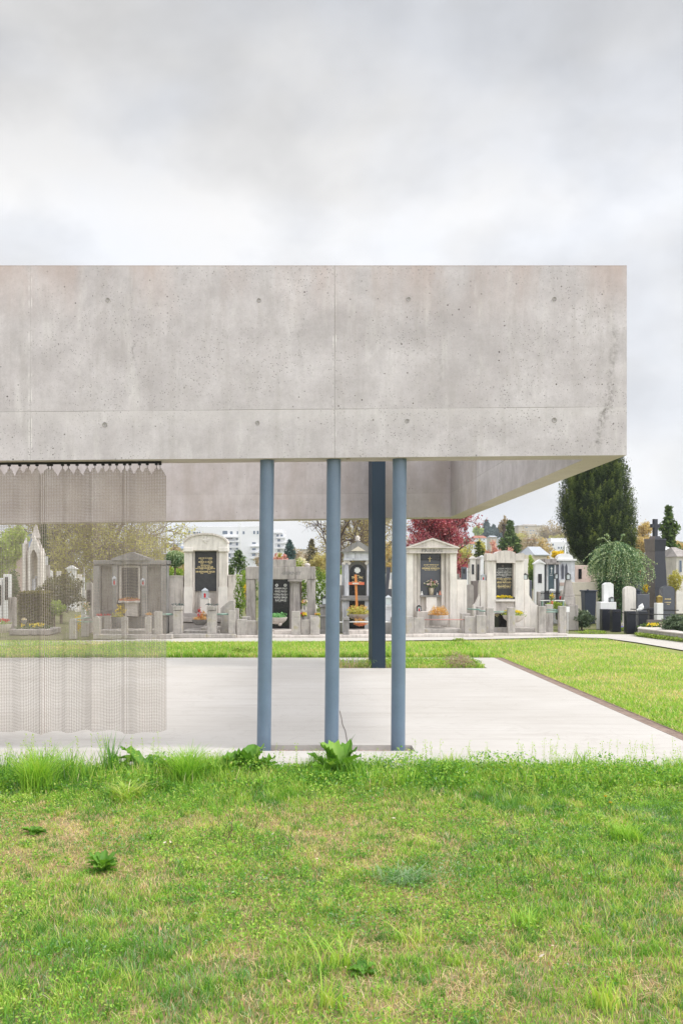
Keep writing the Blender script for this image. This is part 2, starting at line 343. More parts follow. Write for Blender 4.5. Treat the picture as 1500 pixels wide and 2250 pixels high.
M_ORANGEW = plain('orange_stained_wood', (.62, .24, .075), .6, 0, .15)
M_REDC = plain('red_candle_glass', (.6, .02, .03), .3)
M_TERRA = plain('terracotta', (.5, .15, .07), .8)
M_WINDOW = glassmat('window_glass', (.10, .14, .20)); M_LGLASS = glassmat('lantern_glass', (.55, .6, .62), .3)
M_WHITEWALL = plain('white_facade', (.78, .78, .80), .85, 0, .02, scale=.2); M_BEIGEWALL = plain('beige_facade', (.62, .54, .44), .85, 0, .05)
M_TIN = plain('pale_sheet_metal', (.46, .49, .53), .5, .0, .08)
M_SLATEROOF = plain('blue_slate_roof', (.20, .25, .36), .6); M_REDTILE = plain('red_tile', (.42, .16, .1), .8); M_SOLAR = glassmat('solar_panel', (.05, .12, .28), .2)
M_BARK = stone('bark', (.16, .125, .095), .95, .3, 5, .4, 0, .4); M_PALEBARK = stone('pale_bark', (.32, .26, .20), .95, .25, 5, .3, 0, .4); M_DKBARK = stone('dark_twigs', (.10, .075, .065), .95, .25, 5, 0, 0, .2)
M_PLUMBARK = stone('purple_bark', (.13, .07, .07), .95, .25, 5, 0, 0, .2)
M_BIN = plain('dark_plastic', (.035, .045, .07), .5)
LF_GREEN = leafmat('fresh_leaves', [(0, (.11, .20, .04)), (.5, (.26, .38, .07)), (1, (.50, .60, .15))])
LF_IVY = leafmat('ivy_leaves', [(0, (.03, .075, .035)), (.4, (.09, .18, .08)), (.68, (.24, .36, .19)), (1, (.60, .66, .42))], .2, .4)
LF_YEW = leafmat('yew_foliage', [(0, (.014, .028, .010)), (.4, (.06, .095, .03)), (.75, (.15, .20, .05)), (1, (.28, .33, .08))], .1)
LF_CONI = leafmat('spruce_foliage', [(0, (.035, .07, .025)), (.5, (.09, .16, .045)), (1, (.22, .29, .08))], .15)
LF_BLUECONI = leafmat('blue_spruce_foliage', [(0, (.035, .075, .075)), (.5, (.06, .12, .115)), (1, (.11, .18, .15))], .1)
LF_WILLOW = leafmat('yellow_catkin_foliage', [(0, (.36, .29, .15)), (.5, (.54, .46, .22)), (1, (.66, .62, .28))], .35)
LF_OLIVE = leafmat('budding_leaves', [(0, (.30, .28, .09)), (.5, (.50, .47, .14)), (1, (.70, .68, .22))], .35)
LF_PLUM = leafmat('purple_plum_leaves', [(0, (.20, .03, .055)), (.4, (.45, .09, .14)), (.75, (.66, .24, .29)), (1, (.84, .54, .57))], .3)
LF_PINK = leafmat('pink_blossom', [(0, (.48, .18, .18)), (.6, (.68, .34, .33)), (1, (.82, .6, .56))], .3)
LF_TAN = leafmat('tan_spring_foliage', [(0, (.42, .31, .17)), (.6, (.62, .49, .26)), (1, (.74, .64, .38))], .35)
LF_BROWNP = leafmat('brownish_twiggery', [(0, (.34, .26, .21)), (.6, (.48, .39, .30)), (1, (.58, .52, .36))], .3)
LF_YELL = leafmat('yellow_blossom', [(0, (.45, .35, .02)), (.3, (.75, .55, .02)), (1, (.88, .74, .06))], .3)
LF_HEDGE = leafmat('hedge_leaves', [(0, (.07, .075, .02)), (.6, (.15, .15, .04)), (1, (.30, .26, .08))], .2)
LF_JUNI = leafmat('juniper_foliage', [(0, (.05, .08, .045)), (.6, (.12, .17, .10)), (1, (.26, .32, .2))], .15)
LF_RED = leafmat('red_petals', [(0, (.35, .01, .02)), (1, (.75, .06, .07))], .25)
LF_ORANGE = leafmat('orange_plants', [(0, (.45, .2, .08)), (.6, (.7, .42, .14)), (1, (.8, .62, .25))], .3)
LF_WHITE = leafmat('pale_petals', [(0, (.7, .5, .6)), (.5, (.8, .7, .5)), (1, (.85, .85, .8))], .3)
LF_VIOLET = leafmat('violet_petals', [(0, (.12, .08, .5)), (1, (.3, .22, .7))], .25)
LF_MINT = leafmat('mint_leaves', [(0, (.10, .3, .10)), (1, (.32, .62, .30))], .25)
LF_GRASS = leafmat('grass_blades', [(0, (.46, .27, .18)), (.08, (.66, .46, .30)), (.16, (.88, .74, .50)), (.24, (.60, .62, .20)), (.38, (.44, .64, .11)), (.58, (.25, .50, .065)), (.8, (.085, .23, .035)), (.93, (.13, .34, .08)), (1, (.36, .50, .30))], .38, .5)
LF_DOCK = leafmat('dock_leaves', [(0, (.08, .21, .03)), (.5, (.18, .38, .05)), (1, (.36, .55, .12))], .3, .45)
# ------------------------------------------------------------ ground, paths, slab
def poly(name, pts, z, mat, kind='structure'):
    me = bpy.data.meshes.new(name); me.from_pydata([(x, y, z) for x, y in pts], [], [tuple(range(len(pts)))]); me.update()
    o = link(name, me, mat); return tag(o, kind=kind)
def ground_sheet():
    xs = np.concatenate([np.linspace(-1240, -400, 6), np.linspace(-300, 500, 41), np.linspace(620, 1240, 6)])
    ys = np.concatenate([np.array([-90, -20, 22.0, 60, 100]), np.linspace(140, 900, 39), np.array([980, 1080, 1200])])
    V = []
    for y in ys:
        for x in xs:
            z = -.08
            if y > 120:      # rising wooded hillside beyond the town on the right
                t = min(1, max(0, (y-200)/500)); t = t*t*(3-2*t)
                a = math.exp(-((x-190*y/700)/(95+.09*y))**2)
                z += 33*t*a+6*t*(.5+.5*math.sin(x*.011+y*.004))
            V.append((x, y, z))
    nx = len(xs); Fc = [(j*nx+i, j*nx+i+1, (j+1)*nx+i+1, (j+1)*nx+i) for j in range(len(ys)-1) for i in range(nx-1)]
    me = bpy.data.meshes.new('ground'); me.from_pydata(V, [], Fc); me.update()
    tag(link('ground', me, M_HILL, smooth=True), kind='structure')
ground_sheet()
poly('cemetery_ground', [(-60, 24.6), (60, 24.6), (90, 130), (-90, 130)], -.012, M_CEM)
poly('lawn', [(-14, -4), (14, -4), (14, 8.02), (-14, 8.02)], -.03, M_SOIL)
poly('lawn', [(3.80, 8.02), (22, 8.02), (22, 26), (3.80, 26)], -.022, M_LAWN)
poly('lawn', [(-14, 19.02), (3.80, 19.02), (3.80, 26), (-14, 26)], -.022, M_LAWN)
near = [(0, 1420), (400, 1411), (750, 1409), (1000, 1406), (1250, 1400), (1330, 1402.5), (1400, 1412), (1500, 1429), (1700, 1480)]
far = [(1700, 1416), (1500, 1404), (1385, 1394.5), (1200, 1392.5), (900, 1397), (400, 1402.5), (0, 1412)]
def gp(px, py): d = F*EYE/(py-VY); return (X(px, d), d)
pp = [(-14, gp(0, 1420)[1]-1.2)]+[gp(*q) for q in near]+[(12, 15)]+[(14, 18)]+[gp(*q) for q in far]+[(-14, gp(0, 1412)[1]-1.2)]
poly('path', pp, .004, M_PATH)
# apron of paving between path and graves
def slab():
    xs = [-12, -.57, .42, .96, 3.10, 3.64]; ys = [8.0, 8.80, 9.10, 16.8, 18.45, 19.0]
    holes = {(1, 1), (2, 1), (2, 3), (3, 3)}
    m = MB(); nx, ny = len(xs)-1, len(ys)-1
    solid = lambda i, j: 0 <= i < nx and 0 <= j < ny and (i, j) not in holes
    for i in range(nx):
        for j in range(ny):
            if not solid(i, j): continue
            a, b, c, d = xs[i], xs[i+1], ys[j], ys[j+1]
            m.add([(a, c, 0), (b, c, 0), (b, d, 0), (a, d, 0)], [(0, 1, 2, 3)])
            for di, dj, e in ((-1, 0, ((a, d), (a, c))), (1, 0, ((b, c), (b, d))), (0, -1, ((a, c), (b, c))), (0, 1, ((b, d), (a, d)))):
                if not solid(i+di, j+dj):
                    (p, q), (r, s) = e; m.add([(p, q, -.079), (r, s, -.079), (r, s, 0), (p, q, 0)], [(0, 1, 2, 3)])
    me = bpy.data.meshes.new('slab'); me.from_pydata(m.v, [], m.f); me.update()
    bm = bmesh.new(); bm.from_mesh(me); bmesh.ops.remove_doubles(bm, verts=bm.verts, dist=1e-4); bm.to_mesh(me); bm.free()
    s = tag(link('pavement_slab', me, M_SLAB), kind='structure')
    # hairline crack behind the middle column
    pts = [gp(*q) for q in ((765, 1640), (762, 1622), (758, 1606), (753, 1592), (750, 1578), (746, 1562))]
    V = []; fc = []
    for k, (x, y) in enumerate(pts):
        x += random.uniform(-.006, .006); V += [(x-.0032, y, .003), (x+.0032, y, .003)]
        if k: fc.append((2*k-2, 2*k-1, 2*k+1, 2*k))
    me = bpy.data.meshes.new('crack'); me.from_pydata(V, [], fc); link('crack', me, M_DKBARK, s)
slab()
poly('gravel_bed', [(-.569, 8.801), (.959, 8.801), (.959, 9.099), (-.569, 9.099)], -.072, M_GRAVEL)
poly('planting_bed', [(.421, 16.801), (3.099, 16.801), (3.099, 18.449), (.421, 18.449)], -.05, M_SOIL)
def pebbles():
    V = []; Fc = []; n = 0
    for _ in range(1500):
        x = random.uniform(-.56, .95); y = random.uniform(8.82, 9.09); r = random.uniform(.006, .014)
        vs = [(1, 0, 0), (-1, 0, 0), (0, 1, 0), (0, -1, 0), (0, 0, .7), (0, 0, -.7)]
        a = random.random()*3
        V += [(x+r*(p*math.cos(a)-q*math.sin(a)), y+r*(p*math.sin(a)+q*math.cos(a)), -.062+random.uniform(0, .022)*1+r*s) for p, q, s in vs]
        Fc += [(n+i, n+j, n+k) for i, j, k in ((0, 2, 4), (2, 1, 4), (1, 3, 4), (3, 0, 4), (2, 0, 5), (1, 2, 5), (3, 1, 5), (0, 3, 5))]; n += 6
    me = bpy.data.meshes.new('gravel'); me.from_pydata(V, [], Fc); tag(link('gravel', me, stone('pebble_stones', (.55, .42, .37), .8, .55, 90, 0, 0, 0)), kind='stuff')
pebbles()
def drain():
    m = MB(); y = 7.0
    while y < 19.0:
        m.box(3.655, 3.785, y, y+.02, -.02, -.002); y += .034
    m.box(3.642, 3.655, 7, 19, -.03, .004); m.box(3.785, 3.798, 7, 19, -.03, .004); m.box(3.655, 3.785, 7, 19, -.07, -.024)
    tag(m.build('drain_grate', M_BROWNSTEEL), 'narrow rust brown drain grate running along the slab edge beside the lawn', 'drain')
drain()
# ------------------------------------------------------------ pavilion
ring = thing('concrete_pavilion', 'open concrete ring of deep beams carried on slender blue columns above the pale slab', 'pavilion', (0, 8.96, 0))
def beam(xa, xb, ya, yb, za, zb, slope_axis='x'):
    m = MB(); T = 4.473
    vs = [(xa, ya, za), (xb, ya, zb), (xb, yb, zb), (xa, yb, za), (xa, ya, T), (xb, ya, T), (xb, yb, T), (xa, yb, T)]
    m.add(vs, [(3, 2, 1, 0), (4, 5, 6, 7), (0, 1, 5, 4), (1, 2, 6, 5), (2, 3, 7, 6), (3, 0, 4, 7)])
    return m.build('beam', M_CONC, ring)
zf = lambda x: 2.724-.0087*(2.911-x)
zb_ = lambda x: 2.722-.0135*(2.911-x)
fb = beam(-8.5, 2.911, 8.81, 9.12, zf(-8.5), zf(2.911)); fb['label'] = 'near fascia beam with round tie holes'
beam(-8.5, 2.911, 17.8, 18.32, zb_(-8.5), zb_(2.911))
def side(x0, x1):
    T = 4.473; a, b = zf(x0), zf(x1); c, d = zb_(x0), zb_(x1)
    MB().add([(x0, 9.12, a), (x1, 9.12, b), (x1, 17.8, d), (x0, 17.8, c), (x0, 9.12, T), (x1, 9.12, T), (x1, 17.8, T), (x0, 17.8, T)],
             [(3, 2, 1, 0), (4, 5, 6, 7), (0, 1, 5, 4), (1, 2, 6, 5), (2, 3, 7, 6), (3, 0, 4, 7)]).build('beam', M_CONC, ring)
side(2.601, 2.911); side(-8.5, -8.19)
for px, py in ((237, 659), (569, 660), (897, 657), (1217, 657), (231, 933), (566, 929), (894, 925), (1217, 923)):
    x, z = X(px, 8.81), Z(py, 8.81); r = .021 if (px, py) not in ((231, 933), (1217, 923)) else .025
    m = MB(); n = 20; vs = []
    for rr, yy in ((r, 8.808), (r*.82, 8.805), (r*.72, 8.8085), (.001, 8.8088)):
        vs += [(x+rr*math.cos(2*PI*k/n), yy, z+rr*math.sin(2*PI*k/n)) for k in range(n)]
    m.add(vs, [(i*n+k, i*n+(k+1) % n, (i+1)*n+(k+1) % n, (i+1)*n+k) for i in range(3) for k in range(n)])
    th = m.build('tie_hole', stone('cement_plug', (.38, .36, .35), .9, .3, 60, 0, 0, .3) if 'cement_plug' not in MATS else MATS['cement_plug'], fb, smooth=True)
for bx_, tx_ in ((X(579.5, 8.95), X(587, 8.95)), (X(728, 8.95), X(733.3, 8.95)), (X(874, 8.95), X(877.5, 8.95))):
    c = MB().tube([(bx_, 8.955, -.07), (tx_, 8.955, zf(tx_)-.0005)], .0665, 48).build('column', M_BLUE, ring, smooth=True)
    m_ = c.modifiers.new('edge', 'EDGE_SPLIT')
f = MB().box(X(817, 16.8), X(846.5, 16.8), 16.8, 17.8, -.055, 4.3).build('post', M_NAVY, ring, bevel=.006)
f['label'] = 'deep rectangular dark blue steel fin standing in the planted cut-out'
MB().tube([(X(765, 8.87), 8.9, zf(.35)+.002), (X(765, 8.87), 8.9, zf(.35)-.012)], .02, 12).build('spotlight', M_GRAVEL, ring)
# ------------------------------------------------------------ chain curtain
def curtain():
    m_, t, o = newmat('woven_metal_chain'); g = N(t, 'ShaderNodeNewGeometry')
    n = N(t, 'ShaderNodeTexNoise', i_Scale=3.0, i_Detail=4.0); L(t, g.outputs['Position'], n.inputs['Vector'])
    n2 = N(t, 'ShaderNodeTexNoise', i_Scale=160.0, i_Detail=2.0); L(t, g.outputs['Position'], n2.inputs['Vector'])
    col = mixc(t, mapr(t, n.outputs[0], .35, .65, 0, 1), (.33, .275, .235), (.43, .37, .325))
    col = mixc(t, mapr(t, n2.outputs[0], .4, .65, 0, .6), col, (.2, .17, .15))
    b = N(t, 'ShaderNodeBsdfPrincipled', i_Roughness=.6, i_Metallic=.1); L(t, col, b.inputs['Base Color']); L(t, b.outputs[0], o.inputs[0])
    hooks = [-330, -300, -270, -245, -220, -196, -170, -148, -122, -98, -72, -50, -24, -2, 21, 44.5, 63, 82, 107, 114, 138, 151, 170, 192, 209, 227, 242, 257, 274, 286, 307, 324, 344, 352]
    YC = 8.965; x_end = X(363.5, YC)
    root = thing('chain_curtain', 'woven metal chain curtain hanging in soft folds from a dark rail under the concrete beam', 'curtain', (X(180, YC), YC, .16))
    p = .0138; bar = .0036; nu = int((x_end-X(-330, YC))/p); ztop = 2.625
    hx = np.array([X(h, YC) for h in hooks])
    def warp(x, z):       # folds: grow towards the hem
        k = .35+.65*np.clip((2.6-z)/2.4, 0, 1)
        y = .020*np.sin(x*13.0+.6*np.sin(x*4))+.012*np.sin(x*29+1.3)*k+.035*k*np.sin(x*5.2+1)
        for cx, a in ((X(96, YC), -.07), (X(205, YC), -.035), (X(275, YC), -.05), (X(146, YC), -.02), (X(-60, YC), -.05), (X(-190, YC), -.05)):
            d = (x-(cx-.02*k*0))/.02
            y = y+a*(.5+.5*k)*np.exp(-d*d)
        xs = x+.008*k*np.sin(x*17)+(-.015*k)*np.exp(-((x-X(100, YC))/.07)**2)
        return xs, YC+y
    xs = []
    for k in range(nu+1): xs += [x_end-k*p, x_end-k*p-bar]
    xs = np.array(xs); zs = []; z = .155
    while z < ztop: zs += [z, z+.0030+.0030*min(1, max(0, (z-2.0)/.25))]; z += p
    zs = np.array(zs)
    hem = lambda x: .012*np.sin(x*9+.5)-.02*np.exp(-((x-X(80, YC))/.12)**2)+.01*np.sin(x*23)
    XX, ZZ = np.meshgrid(xs, zs)
    XX = XX-(np.arange(len(xs)) % 2)[None, :]*(.0028*np.clip((ZZ-2.0)/.25, 0, 1)-.0003)
    d = np.min(np.abs(XX[..., None]-hx), axis=-1)
    V = np.zeros(XX.shape+(3,)); wx, wy = warp(XX, ZZ); fr = np.clip((ZZ-.155)/2.4, 0, 1)
    V[..., 0] = wx; V[..., 1] = wy; V[..., 2] = ZZ+hem(XX)*(1-fr)+.0016*np.sin(XX*2*PI/p*.5)
    nr, nc = XX.shape; idx = np.arange(nr*nc).reshape(nr, nc); Fq = []
    spc = np.diff(np.sort(hx)).mean()
    for j in range(nr-1):
        for i in range(nc-1):
            if j % 2 == 1 and i % 2 == 1: continue
            zc = zs[j]
            if zc > 2.545:
                hd = np.min(np.abs((xs[i]+xs[i+1])/2-hx)); lim = ztop-.0-(hd/.037)*.062
                if zc > lim+.008: continue
            Fq.append((idx[j, i], idx[j, i+1], idx[j+1, i+1], idx[j+1, i]))
    o = np_mesh('chain_mesh', V.reshape(-1, 3), [np.array(Fq)], None, m_, root)
    so = o.modifiers.new('solid', 'SOLIDIFY'); so.thickness = .0012; so.offset = 0
    for h in hooks:
        x = X(h, YC); m = MB(); zt = zf(x)
        m.box(x-.013, x+.013, YC-.012, YC+.012, zt-.036, zt-.020); m.tube([(x, YC, zt-.03), (x+.002, YC, ztop-.012)], .0028, 6)
        m.build('hook', M_DARK, root)
    x0, x1 = X(-340, YC), X(355, YC)
    rail = MB().add([(a, YC+b, zf(a)-c) for a in (x0, x1) for b, c in ((-.015, .0005), (.015, .0005), (.015, .020), (-.015, .020))],
                    [(0, 1, 2, 3), (7, 6, 5, 4), (0, 4, 5, 1), (1, 5, 6, 2), (2, 6, 7, 3), (3, 7, 4, 0)]).build('curtain_rail', M_DARK)
    tag(rail, 'thin black curtain rail fixed under the near concrete beam', 'rail')
curtain()
# ------------------------------------------------------------ grass
def blades(n, x, y, h, w, tint, lean=.5, z0=-.03, curl=1.0, seed=1):
    r = np.random.default_rng(seed); a = r.random(n)*2*PI; face = a+PI/2+r.normal(0, .4, n)
    ln = h*lean*(0.3+r.random(n)); dx, dy = np.cos(a), np.sin(a); wx, wy = np.cos(face)*w/2, np.sin(face)*w/2
    V = np.zeros((n, 7, 3)); s = [0, .4, .75, 1.0]; ww = [1, .85, .55]
    for k in range(4):
        t = s[k]; px = x+dx*ln*t**(1+curl); py = y+dy*ln*t**(1+curl); pz = z0+h*t*(1-.22*lean*t)
        if k < 3:
            V[:, 2*k] = np.stack([px-wx*ww[k], py-wy*ww[k], pz], 1); V[:, 2*k+1] = np.stack([px+wx*ww[k], py+wy*ww[k], pz], 1)
        else: V[:, 6] = np.stack([px, py, pz], 1)
    b = (np.arange(n)*7)[:, None]
    q = np.concatenate([b+np.array([0, 1, 3, 2]), b+np.array([2, 3, 5, 4])]); tr = b+np.array([4, 5, 6])
    return V.reshape(-1, 3), q, tr, np.repeat(tint, 7)
def merge(parts):
    Vs, Qs, Ts, ti = [], [], [], []; k = 0
    for V, q, t, tt in parts:
        Vs.append(V); Qs.append(q+k) if len(q) else None; Ts.append(t+k) if len(t) else None; ti.append(tt); k += len(V)
    return np.concatenate(Vs), [np.concatenate(Qs)]+([np.concatenate(Ts)] if Ts else []), np.concatenate(ti)
def leaflets(n, x, y, z, size, tint, flat=.6, seed=2, asp=.6):
    r = np.random.default_rng(seed); a = r.random(n)*2*PI; tilt = r.normal(0, 1-flat, n); ti2 = r.normal(0, 1-flat, n)
    ux, uy, uz = np.cos(a)*np.cos(tilt), np.sin(a)*np.cos(tilt), np.sin(tilt)
    vx, vy, vz = -np.sin(a)*np.cos(ti2), np.cos(a)*np.cos(ti2), np.sin(ti2)
    c = np.stack([x, y, z], 1); u = np.stack([ux, uy, uz], 1)*size[:, None]; v = np.stack([vx, vy, vz], 1)*(size*asp)[:, None]
    V = np.stack([c-u, c+v*.9-u*.1, c+u, c-v*.9-u*.1], 1).reshape(-1, 3)
    q = (np.arange(n)*4)[:, None]+np.array([0, 1, 2, 3])
    return V, q, np.zeros((0, 3), int), np.repeat(tint, 4)
def fore_xy(n, seed, y0=3.0, y1=8.0):
    r = np.random.default_rng(seed)
    y = y0+(y1-y0)*r.random(n)**.9; xl = (-60-VX)*y/F-.9; xr = (1560-VX)*y/F+.9
    return xl+(xr-xl)*r.random(n), y, r
def field(x, y):     # how lush the turf is at a spot, 0 dry .. 1 lush
    a = .5*noise2(x, y, .9, 3)+.3*noise2(x, y, 2.3, 4)+.2*noise2(x, y, 6, 5)
    edge = np.clip((y-6.35)/1.0, 0, 1); left = np.clip((-x+.4)/2, 0, 1)*np.clip(1-np.abs(y-5.6)/1.3, 0, 1)
    front = np.clip((4.6-y)/1.2, 0, 1)*.16; rt = np.clip((x-.2)/2, 0, 1)*.08
    return np.clip(a*1.1-.08+edge*.3+front+rt-.22*left, 0, 1)
def foreground():
    P = []
    x, y, r = fore_xy(265000, 11); f = field(x, y)
    keep = r.random(len(x)) < .25+1.15*f; x, y, f = x[keep], y[keep], f[keep]; n = len(x)
    edge = np.clip((y-6.7)/.9, 0, 1)
    h = (.010+.040*f*r.random(n)+.010*r.random(n))*(1+1.8*edge*r.random(n)); w = .0018+.0026*r.random(n)+.0006*(y-3)
    hue = noise2(x, y, 7.5, 81)*.6+noise2(x, y, 17, 82)*.4-.5
    ti = np.clip(.36+.50*f+.85*hue+r.normal(0, .17, n)-.06*edge, .16, 1); dry = r.random(n) < (.50-.60*f+.5*np.abs(hue)); ti[dry] = r.random(dry.sum())*.22
    P.append(blades(n, x, y, h, w, ti, .8, -.03, 1, 21))
    # medium clumps
    x, y, r = fore_xy(1900, 12); f = field(x, y); X2, Y2, H2, T2 = [], [], [], []
    for a, b, c in zip(x, y, f):
        k = int(18+40*r.random()); s = .015+.04*r.random(); tt = .26+.62*r.random()
        X2.append(a+r.normal(0, s, k)); Y2.append(b+r.normal(0, s, k)); H2.append((.025+.042*c+.05*max(0, b-6.6))*(.5+r.random(k))); T2.append(np.clip(tt+r.normal(0, .08, k), .15, 1))
    X2, Y2, H2, T2 = map(np.concatenate, (X2, Y2, H2, T2)); P.append(blades(len(X2), X2, Y2, H2, .0026+.0018*r.random(len(X2)), T2, .9, -.03, 1.2, 22))
    # dry thatch lying flat
    x, y, r = fore_xy(115000, 13); f = field(x, y)+.5*(noise2(x, y, 5.5, 83)-.5); k = r.random(len(x)) < .85-1.15*f; x, y = x[k], y[k]; n = len(x)
    P.append(blades(n, x, y, .012+.012*r.random(n), .002+.002*r.random(n), r.random(n)*.22, 3.2, -.022, 0, 23))
    # small broad leaves: clover, speedwell, ground ivy
    x, y, r = fore_xy(120000, 14); c = noise2(x, y, 1.7, 9)*.6+noise2(x, y, 5, 10)*.4; rt = np.clip((x+.3)/1.5, 0, 1)*.1*(y > 5)
    k = c+rt+.25*(noise2(x, y, 12, 84)-.5) > .52; x, y, c = x[k], y[k], c[k]; n = len(x); ed = np.clip((y-6.6)/.9, 0, 1)
    P.append(leaflets(n, x, y, -.012+(.03+.06*ed)*r.random(n), .0045+.005*r.random(n)+.0006*(y-3), np.clip(.64+r.normal(0, .17, n)+.5*(noise2(x, y, 3.3, 85)-.5)-.1*ed, .3, 1), .45, 24))
    V, Fc, ti = merge(P); tag(np_mesh('grass', V, Fc, ti, LF_GRASS), kind='stuff')
    # ragged edge along the slab: tall blades, herbs with seed stalks
    P = []; r = np.random.default_rng(31); n = 21500; x = r.uniform(-4.2, 4.5, n); y = 7.25+.72*r.random(n)**.7
    clump = noise2(x, y, 4.5, 40)*.6+noise2(x, y, 13, 41)*.4; lf = np.clip((-x+.3)/2.5, 0, 1)
    h = (.04+.34*np.clip(clump-.38, 0, 1)+.05*r.random(n)+.20*lf*r.random(n)**1.5*(clump > .42)); P.append(blades(n, x, y, h, .004+.003*r.random(n), np.clip(.46+.6*(noise2(x, y, 2.2, 86)-.5)+r.normal(0, .15, n), .15, 1), .5, -.03, 1, 32))
    n = 43000; x = r.uniform(-4.2, 4.5, n); y = 7.1+.86*r.random(n)**.7; c = noise2(x, y, 3.1, 43)**2*1.5
    P.append(leaflets(n, x, y, -.02+(.05+.15*c)*r.random(n), .006+.011*r.random(n), np.clip(.62+r.normal(0, .18, n), .25, 1), .35, 33))
    sx, sy, sz, ss, st = [], [], [], [], []; bx, by, bh = [], [], []
    for _ in range(320):
        x0 = r.uniform(-4.1, 4.4); y0 = r.uniform(7.55, 7.96); hh = r.uniform(.15, .32)*(1.2 if x0 < -1.2 else 1)*(.8 if -1.2 < x0 < .8 else 1); lx, ly = r.normal(0, .04), r.normal(0, .03)
        for q in np.linspace(.35, 1, 9):
            k = 2 if q > .7 else 1
            for _k in range(k+1): sx.append(x0+lx*q+r.normal(0, .009)); sy.append(y0+ly*q+r.normal(0, .009)); sz.append(-.03+hh*q+r.normal(0, .004)); ss.append(.0045+.004*r.random()); st.append(.38 if q > .75 else .6)
        for q in range(10):
            pass
        bx.append((x0, y0, hh, lx, ly))
    P.append(leaflets(len(sx), *map(np.array, (sx, sy, sz, ss, st)), .2, 34))
    V = []; Q = []
    for i, (x0, y0, hh, lx, ly) in enumerate(bx):
        for a in (0, 1):
            dx, dy = (.0013, 0) if a == 0 else (0, .0013); k = len(V)
            V += [(x0-dx, y0-dy, -.03), (x0+dx, y0+dy, -.03), (x0+lx+dx*.6, y0+ly+dy*.6, hh-.03), (x0+lx-dx*.6, y0+ly-dy*.6, hh-.03)]; Q.append((k, k+1, k+2, k+3))
    P.append((np.array(V), np.array(Q), np.zeros((0, 3), int), np.full(len(V), .3)))
    V, Fc, ti = merge(P); tag(np_mesh('grass', V, Fc, ti, LF_GRASS), kind='stuff')
foreground()
def litter():
    x, y, r = fore_xy(420, 88); n = len(x); V, q, _, ti = leaflets(n, x, y, np.full(n, -.004)+.02*r.random(n), .005+.010*r.random(n)**3+.0008*(y-3), r.random(n), .6, 89, .55)
    tag(np_mesh('fallen_leaves', V, [q], ti, leafmat('dead_leaves', [(0, (.16, .08, .05)), (.4, (.5, .28, .14)), (.75, (.62, .46, .34)), (1, (.66, .58, .48))], .1)), kind='stuff')
    m = MB(); r = random.Random(90)
    for px, py in ((860, 0), (0, 0)): pass
    for _ in range(46):
        c = r.choice(((-.35, 5.7), (-.6, 5.9), (1.15, 5.0), (1.6, 5.2), (.1, 6.6), (1.9, 4.4), (-1.5, 7.2))); x0, y0 = c[0]+r.gauss(0, .16), c[1]+r.gauss(0, .16); h = r.uniform(.06, .17); m.tube([(x0, y0, -.03), (x0+r.gauss(0, .02), y0, h*.5), (x0+r.gauss(0, .05), y0+r.gauss(0, .03), h)], [.0016, .0013, .0008], 3)
    tag(m.build('undergrowth', M_PLUMBARK), kind='stuff')
litter()
def far_lawn():
    P = []; r = np.random.default_rng(51)
    def strip(n, fn, h0, w0, seed):
        x, y = fn(n); f = noise2(x, y, .35, 60)*.5+noise2(x, y, 1.5, 61)*.5; n = len(x)
        dry = r.random(n) < .16+.25*(f < .4); ti = np.clip(.30+.34*f+r.normal(0, .13, n), .2, 1); ti[dry] = .08+r.random(dry.sum())*.16
        P.append(blades(n, x, y, h0*(.5+r.random(n))*(.6+.9*f), w0*(.7+.6*r.random(n)), ti, .8, -.024, 1, seed))
    strip(60000, lambda n: (r.uniform(-8.5, 3.85, n), r.uniform(19.03, 23.55, n)), .07, .011, 62)
    def right(n):
        y = r.uniform(8.5, 25.6, n); x = 3.83+(1+.62*np.clip(y-8, 0, 20))*r.random(n); g_ = [gp(*q) for q in near]; k = y < np.interp(x, [p[0] for p in g_], [p[1] for p in g_])-.06; return x[k], y[k]
    strip(90000, right, .045, .009, 63)
    def edge(n): return r.uniform(-8, 3.6, n), 19.0+np.abs(r.normal(0, .1, n))
    strip(7000, edge, .12, .012, 64)
    strip(3500, lambda n: (3.80+np.abs(r.normal(0, .05, n)), r.uniform(9, 19, n)), .05, .008, 65)
    V, Fc, ti = merge(P)
    # keep the path clear
    me = np_mesh('grass', V, Fc, ti, LF_GRASS); tag(me, kind='stuff')
    P.clear()
    # growth in the cut-out by the fin
    def bed(n):
        x = r.uniform(.45, 3.08, n); y = r.uniform(16.82, 18.43, n); k = (x > 1.45) | (r.random(n) < .12+.4*(noise2(x, y, 2, 70) > .6)); return x[k], y[k]
    strip(6000, bed, .09, .009, 66)
    n = 5000; x, y = bed(n); P.append(leaflets(len(x), x, y, -.02+.10*r.random(len(x)), .012+.01*r.random(len(x)), np.clip(.55+r.normal(0, .15, len(x)), .2, 1), .4, 67))
    V, Fc, ti = merge(P); tag(np_mesh('grass', V, Fc, ti, LF_GRASS), kind='stuff')
far_lawn()
